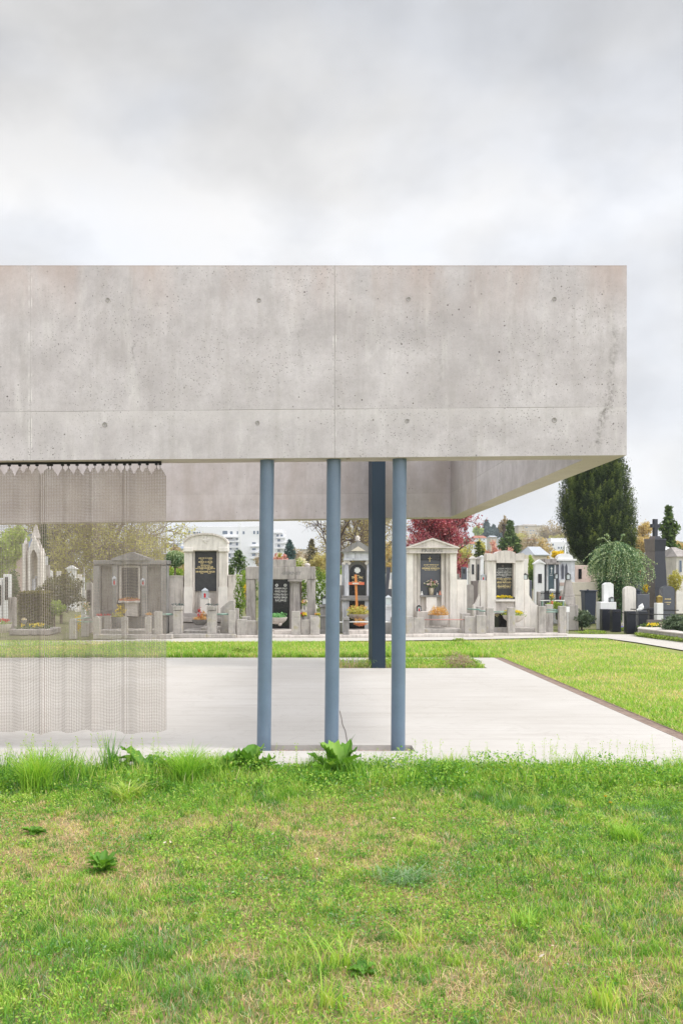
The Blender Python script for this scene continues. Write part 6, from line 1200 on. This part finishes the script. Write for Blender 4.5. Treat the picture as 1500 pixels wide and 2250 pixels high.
S = [('gravestone', 'slim grey stele with black plate seen through the curtain beside the chapel', 8, 22, 1262, 1350, 29, G_WHITE, 'flat', (11, 18, 1268, 1318)),
 ('gravestone', 'pale low block stele joined to the slim one behind the curtain', 18, 33, 1313, 1372, 28, G_GREY, 'flat', None), ('gravestone', 'white edge stele at the frame side behind the curtain', -8, 5, 1270, 1345, 29, G_WHITE, 'round', (-6, 3, 1285, 1330)),
 ('gravestone', 'grey plinth with ledge beside the Gothic monument', 91, 108, 1241, 1260, 42, G_GREY, 'flat', None), ('gravestone', 'slim grey pillar standing on the ledged plinth', 95, 103, 1222, 1241, 43, G_BLUEISH, 'flat', None),
 ('gravestone', 'white round topped stone just over the dark thuja', 104, 114, 1253, 1300, 45, G_WHITE, 'round', None), ('gravestone', 'pale block stone over the middle of the dark thuja', 124, 134, 1255, 1300, 47, G_LIGHT, 'flat', None),
 ('tomb_house', 'white house shaped tomb above the dark thuja', 148, 166, 1242, 1300, 46, G_WHITE, 'house', (152, 155, 1258, 1262)), ('gravestone', 'white statue pillar right of the dark thuja', 178, 188, 1268, 1345, 34, G_WHITE, 'obelisk', None),
 ('gravestone', 'pale cross stone beside the statue pillar behind the curtain', 180, 190, 1247, 1300, 48, G_LIGHT, 'cross', None), ('gravestone', 'grey framed stone close to the curtained tomb', 190, 203, 1280, 1350, 33, G_GREY, 'round', (192, 200, 1296, 1330)),
 ('gravestone', 'low pale stone between dark thuja and statue pillar', 170, 178, 1262, 1300, 44, G_LIGHT, 'flat', None),
 ('gravestone', 'tall pale stone with crown ornament between front tombs and scalloped tomb', 1033, 1044, 1224, 1330, 36, G_LIGHT, 'gable', (1036, 1041, 1240, 1262)), ('gravestone', 'dark framed stone with white inset beside the pediment tomb wall', 1014, 1025, 1246, 1330, 35, G_SLATE, 'flat', (1017, 1022, 1250, 1260)),
 ('gravestone', 'narrow grey stone with cross near the scalloped tomb', 1026, 1033, 1238, 1320, 40, G_GREY, 'cross', None), ('gravestone', 'grey capped pillar beside the scalloped tomb lantern', 1046, 1054, 1226, 1330, 37, G_GREY, 'gable', (1048, 1052, 1240, 1280)),
 ('gravestone', 'brownish marble slab low behind the rough blocks', 1036, 1049, 1276, 1345, 31, G_OBGREY, 'flat', None), ('gravestone', 'grey curved shouldered slab behind the reddish rail end', 1024, 1040, 1284, 1360, 30, G_GREY, 'round', None),
 ('gravestone', 'pale pinnacled stone under the pink blossom', 1055, 1062, 1222, 1300, 42, G_WHITE, 'gable', None),
 ('gravestone', 'dark narrow slab beside the far wing of the scalloped tomb', 1162, 1168, 1275, 1330, 29, G_SLATE, 'flat', None), ('gravestone', 'pale stone with ledge between scalloped tomb and thuja', 1150, 1159, 1228, 1300, 38, G_LIGHT, 'flat', None),
 ('tomb_stele', 'tall white gabled stele with dark window plate', 1174, 1195, 1232, 1298, 34, G_WHITE, 'gable', (1181.5, 1189.5, 1261, 1281)),
 ('gravestone', 'stone post of the iron fence beside the scalloped tomb', 1181, 1187, 1300, 1330, 30, G_GREY, 'flat', None), ('gravestone', 'small round headed sandy stone behind the iron fence', 1234, 1241, 1296, 1325, 31, G_WARM, 'round', None),
 ('gravestone', 'low white arched stone inside the iron fence', 1209, 1220, 1294, 1322, 33, G_WHITE, 'round', None),
 ('gravestone', 'pale pink tomb wall with dark niche below the yew', 1262, 1292, 1242, 1292, 42, M_PINK, 'flat', (1270, 1277, 1250, 1272)), ('gravestone', 'second pink tomb bay with dark niche against the yew', 1292, 1310, 1262, 1292, 42.6, M_PINK, 'flat', None),
 ('gravestone', 'white stele with shallow gable before the weeping ivy', 1325, 1347, 1280, 1345, 29.5, G_WHITE, 'point', None), ('gravestone', 'rough pale boulder stone at the edge of the weeping ivy', 1371, 1396, 1288, 1350, 30.5, G_LIGHT, 'round', None),
 ('gravestone', 'grey polished stele with gilt names before the black obelisk', 1453, 1481, 1287, 1350, 29, G_SLATE, 'round', None), ('gravestone', 'dull brown slab stone at the foot of the black obelisk', 1398, 1426, 1306, 1350, 31, G_SLATE, 'flat', None)]
for (nm, lb, a, c, yt, yb, Y, mat, kind, pl_) in S: stele(nm, lb, a, c, yt, yb, Y, mat, kind, plaque=pl_, cat='tomb' if nm.startswith('tomb') else 'gravestone')
last = [o for o in COL.objects if o.get('label', '').startswith('grey polished stele')][0]; inscription([c for c in last.children if c.name.startswith('slab')][0], [('ERNA', 1463, 1315, 1317.5, 7), ('MAIER', 1470, 1315, 1317.5, 7), ('JOHANNES', 1466, 1322.5, 1325.2, 14), ('1998', 1467, 1327, 1328.6, 6)], 28.99, M_GOLD)
# back rows: simple stones filling the field behind
r = random.Random(77); kinds = ['flat', 'round', 'gable', 'cross', 'obelisk']; mats = [G_LIGHT, G_GREY, G_WARM, G_DKGREY, G_WHITE, G_BLUEISH]
used = []
for row, (Y, n_) in enumerate(((40, 9), (46, 12), (53, 14), (61, 14), (70, 14))):
    for i in range(n_):
        px = (520 if row > 2 else 640)+(1150-560)*(i+r.random()*.8)/n_ + r.uniform(-8, 8)
        if not ((505 < px < 560) or (640 < px < 760) or (815 < px < 890) or (1004 < px < 1075)) : continue
        k = r.choice(kinds); w_ = r.uniform(.5, 1.0)*F/Y; hh = r.uniform(1.1, 2.1); mi = r.randrange(6); lab = {'flat': 'plain upright slab', 'round': 'round headed slab', 'gable': 'gabled slab', 'cross': 'stone cross on a block', 'obelisk': 'little obelisk'}[k]
        mn = ('pale', 'grey', 'warm grey', 'sooty', 'white', 'bluish')[mi]
        stele('gravestone', f'distant {mn} {lab} in the back rows of the cemetery', px-w_/2, px+w_/2, VY-(hh-EYE)*F/Y, 1290, Y+r.uniform(-1, 1), mats[mi], k, base=False, group=f'distant {mn} {lab}s in the back rows')
# mausolea at right
Y = 40.0
b = thing('mausoleum', 'blue grey tomb front with dark double door and small white cross', 'mausoleum', at(1210, Y)); MB().pbox(1194, 1227, 1240, 0, Y, 1.4, zb=0).build('wall', G_SLATE, b); MB().pbox(1190, 1231, 1236, 1240, Y-.15, 1.7).pbox(1196, 1222, 1228, 1236, Y, 1.2).build('cornice', G_GREY, b)
dr = MB().pbox(1204, 1216, 1242, 1297, Y-.05, .04).build('door', stone('blue_grey_door', (.09, .13, .16), .5), b); cx, cz = X(1210, Y), Z(1251, Y); MB().box(cx-.012, cx+.012, Y-.07, Y-.055, cz-.14, cz+.1).box(cx-.045, cx+.045, Y-.069, Y-.056, cz+.02, cz+.045).build('cross', G_WHITE, dr)
inscription(dr, [('FAM', 1210, 1259.5, 1261, 3.5), ('PRIMIG', 1210, 1263, 1265, 7)], Y-.055, G_WHITE)
for a in (1200, 1217): MB().pbox(a, a+3.5, 1241, 1298, Y-.1, .09).build('pilaster', G_BLUEISH, b)
Y = 41.0; b = thing('gothic_mausoleum', 'white Gothic tomb with two tall lancet panels beside the blue grey door', 'mausoleum', at(1241, Y)); MB().pbox(1226, 1262, 1232, 0, Y, 1.4, zb=0).build('wall', G_BLUEISH, b); MB().pbox(1223, 1266, 1228, 1232, Y-.15, 1.7).build('cornice', G_WHITE, b)
MB().pxz(arch_pts(1225, 1258, 1228, 1226, 1216, Y-.1), Y-.1, Y+.4).build('arched_gable', G_WHITE, b)
for a in (1232.5, 1240.5):
    m = MB(); pts = [(X(a, Y), Z(1272, Y)), (X(a+5, Y), Z(1272, Y)), (X(a+5, Y), Z(1245, Y)), (X(a+2.5, Y), Z(1238, Y)), (X(a, Y), Z(1245, Y))]; m.pxz(pts, Y-.03, Y-.005); m.build('lancet', G_SLATE, b)
MB().pbox(1240, 1243, 1197, 1217, Y+.2, .1).build('finial', G_WHITE, b); MB().pbox(1228, 1256, 1274, 1302, Y-.5, .5).build('step_base', G_WHITE, b); MB().pbox(1229, 1243, 1280, 1287, Y-.52, .018).build('plaque', M_PINK, b)
for i, (a, c, yt, ye, Y) in enumerate(((1464, 1492, 1196, 1212, 44), (1484, 1530, 1200, 1222, 42))):
    b = thing('mausoleum', ('white mausoleum with dark square window behind the black obelisk', 'pale mausoleum with tall dark door at the frame edge')[i], 'mausoleum', at((a+c)/2, Y), 'white mausolea behind the obelisk'); MB().pbox(a+1, c-2, ye, 0, Y, 3, zb=0).build('wall', G_LIGHT if i else G_WHITE, b)
    x0, x1 = X(a-1, Y), X(c, Y); MB().add([(x0, Y-.2, Z(ye+1, Y)), (x1, Y-.2, Z(ye+1, Y)), (x1, Y+3.2, Z(ye+1, Y)), (x0, Y+3.2, Z(ye+1, Y)), ((x0+x1)/2-.1, Y+1.5, Z(yt, Y)), ((x0+x1)/2+.1, Y+1.5, Z(yt, Y))], [(0, 1, 5, 4), (2, 3, 4, 5), (1, 2, 5), (3, 0, 4), (3, 2, 1, 0)]).build('roof', G_WHITE if not i else G_GREY, b)
    q = (1472, 1483, 1215, 1231) if not i else (1491, 1497, 1231, 1257); w2 = MB().pbox(q[0], q[1], q[2], q[3], Y-.05, .04).build('window' if not i else 'door', G_BLUEISH, b); MB().pbox(q[0]+1, q[1]-1, q[2]+1, q[3]-.5, Y-.07, .015).build('pane', M_WINDOW, w2)
    if not i: MB().pbox(1473, 1484, 1238, 1262, Y-.05, .04).build('door', G_SLATE, b)
# cream wall, bins
Y = 33.0
tag(MB().pbox(1257, 1312, 1279, 1308, Y, .3).pbox(1260, 1312, 1308, 0, Y+.02, .26, zb=0).build('garden_wall', M_CREAM, None, bevel=.015), 'cream rendered low wall behind the little grey obelisk', 'wall')
for i, (a, c, yt, Y) in enumerate(((1283.5, 1310, 1297, 31.5), (1391, 1406, 1296, 31.2))):
    b = thing('waste_bin', ('dark blue wheeled bin before the cream wall', 'dark wheeled bin partly hidden by the pale boulder stone')[i], 'bin', at((a+c)/2, Y), 'dark waste bins'); x0, x1 = X(a, Y), X(c, Y); MB().frust((x0+x1)/2, Y+.25, .06, Z(yt+3, Y), (x1-x0)*.4, .2, (x1-x0)*.47, .25).build('body', M_BIN, b, bevel=.01); MB().box(x0-.02, x1+.02, Y-.05, Y+.55, Z(yt+3, Y)+.001, Z(yt, Y)).box(x0+.05, x0+.12, Y-.07, Y-.03, Z(yt, Y), Z(yt-2, Y)).build('lid', M_BIN, b, bevel=.01)
    for sx in (x0+.05, x1-.05): MB().tube([(sx-.03, Y+.5, .08), (sx+.03, Y+.5, .08)], .08, 10).build('wheel', M_DARK, b)
# little grey obelisk on stepped base
Y = 28.8; b = thing('small_obelisk', 'stubby grey stone obelisk with lantern on a stepped base', 'obelisk', at(1250, Y)); cx = X(1252, Y); MB().frust(cx, Y+.25, Z(1305, Y), Z(1274, Y), .135, .135, .08, .08).build('shaft', G_GREY, b, bevel=.01)
MB().frust(cx, Y+.25, Z(1311, Y), Z(1305, Y)-.001, .155, .155, .15, .15).frust(cx, Y+.25, Z(1329, Y), Z(1311.2, Y), .18, .18, .17, .17).frust(cx, Y+.25, 0, Z(1329.2, Y), .25, .25, .24, .24).build('pedestal', G_GREY, b, bevel=.01)
lantern(1248, 1258, 1274, Y+.15, 'dark lantern on top of the stubby grey obelisk', M_DARK, .06, candle=False, glass=M_LGLASS); lantern(1222, 1258, 1272, 34, 'dark lantern on a pole before the blue grey mausoleum', M_DARK, .06, candle=False, glass=M_LGLASS)
tag(MB().tube([at(1222, 34.06, 0), at(1222, 34.06, Z(1272, 34))], .02, 6).build('pole', M_DARK, None), 'thin dark pole carrying a lantern before the blue grey mausoleum', 'pole')
tag(MB().pbox(1243.5, 1250.5, 1333, 1345, 26.9, .05).box(X(1246.5, 26.9), X(1247.5, 26.9), 26.92, 26.94, 0, Z(1345, 26.9)).build('notice_plate', G_WHITE, None), 'small blank white plate beside the last rough post', 'sign')
# iron fence and its plot
Y = 30.5; b = thing('iron_fence', 'black wrought iron grave fence with scrolled top', 'fence', at(1208, Y)); m = MB()
for k in range(19): px = 1188+k*2.25; m.box(X(px, Y)-.007, X(px, Y)+.007, Y, Y+.014, .05, Z(1300, Y))
m.build('bars', M_DARK, b); MB().box(X(1187, Y), X(1229.5, Y), Y-.008, Y+.022, Z(1318, Y), Z(1317, Y)).box(X(1187, Y), X(1229.5, Y), Y-.008, Y+.022, Z(1305, Y), Z(1304, Y)).build('rail', M_DARK, b); m = MB()
for k in range(10): cx, cz = X(1190+k*4.2, Y), Z(1301, Y); m.tube([(cx+.035*math.cos(a*.7), Y, cz+.035*math.sin(a*.7)) for a in range(10)], .006, 4)
m.build('scrolls', M_DARK, b)
b = thing('grave_bench_plot', 'pale edged planted plot with green frame behind the last rough posts', 'grave plot', at(1215, 28.6)); MB().box(X(1187, 28.6), X(1240, 28.6), 28.6, 28.72, Z(1320.5, 28.6), Z(1318.5, 28.6)).build('top_slab', G_WHITE, b); MB().box(X(1190, 28.6), X(1192, 28.6), 28.6, 28.7, 0, Z(1320.5, 28.6)).box(X(1236, 28.6), X(1238, 28.6), 28.6, 28.7, 0, Z(1320.5, 28.6)).build('leg', M_VERD, b)
cloud('foliage', b, LF_GREEN, (X(1222, 28.9), 28.9, .75), (.32, .15, .10), 700, .03, 81, tint0=.75)
bouquet(1212, 1330, 1298, 28.4, 'terracotta pot with upright yellow lilies above the pale green rail', [LF_YELL, LF_ORANGE], .08, 82, M_TERRA, vh=.3)
tag(MB().lathe([(.05, 0), (.055, .1), (.05, .11)], X(1232, 29.6), 29.6, Z(1318, 29.6), 12).build('grave_candle', M_REDC, None, smooth=True), 'short red grave candle on the slab near the iron fence', 'candle')
# black obelisk with cross, seen on its corner
Y = 34.0; b = thing('black_obelisk', 'tall black granite obelisk topped by a cross, one face dull and one polished', 'obelisk', at(1448, Y)); cx, cy = X(1448, Y), Y+.45
def two(z0, z1, a0, a1, name='shaft', rot=R(24)):
    for mat, faces in ((G_OBGREY, (0,)), (G_BLACK, (1,))):
        pass
    m = MB(); m.frust(cx, cy, z0, z1, a0, a0, a1, a1, rot); me = bpy.data.meshes.new(name); me.from_pydata(m.v, [], m.f); me.update(); o = link(name, me, G_OBGREY, b); me.materials.append(G_BLACK2)
    for p in me.polygons:
        if p.normal.x > .2: p.material_index = 1
G_BLACK2 = stone('polished_blue_black_granite', (.022, .024, .034), .3, .1, 8, 0, 0, 0, spec=.4)
two(0, .45, .40, .40, 'base'); two(.451, Z(1288, Y), .345, .325, 'lower_block'); two(Z(1288, Y)+.001, Z(1210, Y), .285, .235, 'shaft'); two(Z(1210, Y)+.001, Z(1186, Y), .245, .265, 'head'); two(Z(1186, Y)+.001, Z(1183, Y), .275, .27, 'coping'); two(Z(1183, Y)+.001, Z(1177, Y), .15, .12, 'foot')
zc = Z(1177, Y); m = MB()
def rbox(m, cx, cy, hx, hy, z0, z1, rot): m.frust(cx, cy, z0, z1, hx, hy, hx, hy, rot)
rbox(m, cx, cy, .075, .055, zc, Z(1139, Y), R(24)); m2 = MB(); rbox(m2, cx, cy, .19, .05, Z(1158, Y), Z(1150, Y), R(24)); k = m.build('cross', G_BLACK2, b); m2.build('cross_arm', G_BLACK2, b)
# dark glossy mausoleum behind the ivy
Y = 37.0; b = thing('mausoleum', 'black polished tomb in deep shade between the weeping ivy and the obelisk', 'mausoleum', at(1415, Y)); MB().pbox(1398, 1434, 1232, 0, Y, 1.2, zb=0).build('wall', G_BLACK, b); MB().pbox(1395, 1437, 1227, 1232, Y-.15, 1.5).build('cornice', G_OBGREY, b); MB().pbox(1415, 1428, 1240, 1285, Y-.03, .028).build('plaque', G_BLACKSPECK, b)
inscription(b, [('FAMILIE', 1421, 1249, 1251, 9), ('KRASSNIG', 1421, 1257, 1259.5, 11)], Y-.035, M_GOLD)
tag(MB().lathe([(.05, 0), (.055, .14), (.03, .16)], X(1404, 34), 34, Z(1263, 34), 12).build('grave_candle', M_REDC, None, smooth=True), 'red candle glowing colour against the black polished tomb', 'candle')
tag(MB().pbox(1400, 1408, 1263, 0, 33.9, .3, zb=0).build('candle_pillar', G_SLATE, None), 'narrow dark pillar carrying the red candle by the weeping ivy', 'pedestal')
lantern(1449, 1307, 1325, 28.2, 'bronze gold lantern on a white block before the grey polished stele', plain('old_gold', (.32, .24, .06), .35, .5), .07, candle=False, glass=plain('amber_glass', (.3, .2, .05), .2))
tag(MB().pbox(1442, 1456, 1325, 0, 28.15, .25, zb=0).build('stone_block', G_WHITE, None, bevel=.01), 'white block under the bronze gold lantern', 'stone')
lantern(1344, 1311, 1323, 29.02, 'black lantern beside the white gabled stele at the ivy foot', M_DARK, .07, candle=False, glass=M_LGLASS, zb=Z(1323, 29.0))
tag(MB().pbox(1318, 1353, 1323, 0, 29.0, .42, zb=0).build('stone_block', G_WHITE, None, bevel=.01), 'broad white block under the black lantern and gabled stele', 'stone')
q = tag(MB().tube([(X(1398, 28), 28, Z(1341, 28)), (X(1404, 28), 28, Z(1339, 28)), (X(1409, 28), 28.05, Z(1334, 28)), (X(1412, 28), 28.08, Z(1326, 28))], [.03, .05, .09, .015], 7).build('wrapped_bouquet', G_WHITE, None), 'white paper wrapped bouquet lying behind the black rails', 'flowers')
# black granite posts with rails and the kerbed bed
e = thing('grave_enclosure', 'polished black granite posts joined by thin steel rails at the path bend', 'grave kerb', at(1370, 27))
for (a, c, yt, Y) in ((1322, 1341, 1338.5, 28.6), (1344.5, 1363.5, 1339, 27.9), (1376, 1396, 1343, 27.0), (1402, 1422.5, 1344, 27.9), (1426, 1445, 1336, 30)):
    MB().box(X(a, Y), X(c, Y), Y, Y+.26, 0, Z(yt, Y)).build('post', G_BLACK2, e, bevel=.008)
Y = 28.0
def rl(a, b_, r_=.014): MB().tube([a, b_], r_, 8).build('rail', M_DARK, e, smooth=True)
rl((X(1334, 28.4), 28.3, Z(1345, 28.4)), (X(1356, 27.7), 27.8, Z(1345, 28))); rl((X(1356, 27.7), 27.7, Z(1344, 28)), (X(1388, 26.8), 26.9, Z(1349, 26.9))); rl((X(1388, 26.8), 26.9, Z(1349.5, 26.9)), (X(1520, 27.6), 27.8, Z(1350.5, 27.8))); rl((X(1384, 29), 29, Z(1338.5, 29)), (X(1490, 29), 29, Z(1341, 29)))
zk = .22
b = thing('planted_grave', 'long brown kerbed flower bed curving along the path at the frame edge', 'grave plot', at(1460, 25)); K = [(1400, 1386, 25.9), (1424, 1392, 25.3), (1455, 1397, 24.5), (1500, 1403, 23.5), (1545, 1410, 22.6)]
P_ = [(X(a, d), d) for a, _, d in K]; m = MB(); back = [(X(1560, 23), 26.4), (X(1405, 26.9), 26.9)]; m.pxy(P_+back, 0, zk-.03); m.build('kerb', G_ROUGH, b, bevel=.015); m = MB(); m.pxy([(x-.02, y-.03) for x, y in P_]+back, zk-.029, zk); m.build('ledge', G_WARM, b)
for j, (pc, Yq, lf, mt) in enumerate(((1432, 26.3, LF_YELL, 0), (1452, 26.4, LF_WHITE, 0), (1470, 26.4, LF_WHITE, 0))): flowers(b, lf, (X(pc, Yq), Yq, zk+.02), (.16, .12, .1), 26, .03, 90+j)
cloud('foliage', b, LF_CONI, (X(1450, 26.5), 26.5, zk+.03), (.55, .22, .10), 1500, .03, 93, tint0=.6)
tag(MB().box(X(1422, 26.6), X(1500, 26.6), 26.62, 26.7, zk-.02, Z(1362, 26.6)).build('kerb_stone', G_OBGREY, None), 'reddish kerb stone behind the pansies by the path bend', 'kerb stone')
vv = thing('violet_patch', 'violet pansies between the black granite posts', 'flowers', at(1370, 28.6)); flowers(vv, LF_VIOLET, (X(1370, 28.6), 28.6, .06), (.28, .1, .08), 30, .03, 95); cloud('foliage', vv, LF_GREEN, (X(1370, 28.6), 28.6, .05), (.32, .12, .05), 400, .03, 96)
for i, (px, Y, w_, n, lb) in enumerate(((1400+40, 24.2, 1.0, 1500, 'fresh green weeds along the foot of the brown kerb'), (1300, 26.9, .42, 700, 'low green weed clump between last rough post and black posts'), (1008, 23.4, .16, 200, 'small dark weed tuft in the lawn before the pediment tomb'), (536, 20.0, .3, 300, 'leafy clump at the slab far edge by the first column'))):
    if i == 0:
        x = np.linspace(0, 1, n); r2 = np.random.default_rng(5); kx = np.interp(x, [0, .3, .6, 1], [P_[0][0], P_[1][0], P_[2][0], P_[4][0]]); ky = np.interp(x, [0, .3, .6, 1], [P_[0][1], P_[1][1], P_[2][1], P_[4][1]])
        V, f, _, ti = leaflets(n, kx+r2.normal(0, .05, n)-.05, ky-.14+r2.normal(0, .05, n), .02+.09*r2.random(n), np.full(n, .03), np.clip(.6+r2.normal(0, .2, n), 0, 1), .3, 97); tag(np_mesh('weeds', V, [f], ti, LF_GREEN), kind='stuff')
    else: q = thing('weed_clump', lb, 'weeds', at(px, Y), 'weed clumps in the lawns'); cloud('foliage', q, LF_GREEN, (X(px, Y), Y, .04), (w_, w_*.5, .07), n, .025, 98+i, tint0=.5)
q = thing('dried_herb', 'dried purplish brown herb cushion in the planted cut-out', 'shrub', at(1010, 17.0)); cloud('foliage', q, leafmat('dried_stems', [(0, (.30, .20, .17)), (1, (.62, .48, .40))], .2), (X(1008, 17.0), 16.98, .06), (.27, .16, .19), 2200, .022, 101, shell=.3, flat=-.2, asp=.2); cloud('green_shoots', q, LF_GREEN, (X(1040, 17.1), 17.2, .0), (.2, .18, .14), 500, .02, 102)
# flower beds seen through the curtain
b = thing('planted_grave', 'low kerbed bed with yellow pansies seen through the curtain', 'grave plot', at(70, 27)); MB().box(X(20, 26.3), X(108, 26.3), 26.3, 27.6, 0, .16).build('kerb', G_GREY, b, bevel=.02); cloud('foliage', b, LF_CONI, (X(75, 26.8), 26.8, .18), (.5, .3, .08), 900, .03, 110); flowers(b, LF_YELL, (X(84, 26.7), 26.7, .2), (.24, .15, .12), 34, .035, 111); flowers(b, LF_YELL, (X(52, 26.7), 26.7, .2), (.06, .1, .1), 8, .035, 112)
bowl(-18, 20, 1372, 1392, 25.2, 'round bowl of mixed red and white flowers at the frame side behind the curtain', G_WARM, LF_GREEN, 260, .1, .025, bl=LF_RED, bn=26, bs=.035)
bowl(45, 58, 1362, 1372, 26.0, 'tiny dark bowl on the pansy bed behind the curtain', G_DKGREY, LF_WHITE, 120, .04, .02)
bouquet(191, 1362, 1318, 27.5, 'tall vase of orange and white flowers beside the rounded granite posts', [LF_ORANGE, LF_WHITE], .12, 113, G_DKGREY, z0=.2)
tag(MB().pbox(184, 199, 1361, 0, 27.4, .3, zb=0).build('stone_block', G_GREY, None), 'grey block under the tall vase beside the curtained tomb', 'stone')
bush('low yellow primrose clump in front of the grey framed stone', 172, 28, 1352, 1358, 20, LF_YELL, 300, .03, 114, 'primrose_clump', zb=0.0, cat='flowers')
# ------------------------------------------------------------ air
HZ = newmat('hazy_air'); vol = N(HZ[1], 'ShaderNodeVolumePrincipled'); vol.inputs['Color'].default_value = (.86, .92, 1.0, 1); vol.inputs['Density'].default_value = .00042; vol.inputs['Anisotropy'].default_value = .2
L(HZ[1], vol.outputs[0], HZ[2].inputs['Volume'])
tag(MB().box(-1260, 1260, -100, 1230, -1.2, 62).build('haze', HZ[0]), kind='stuff')
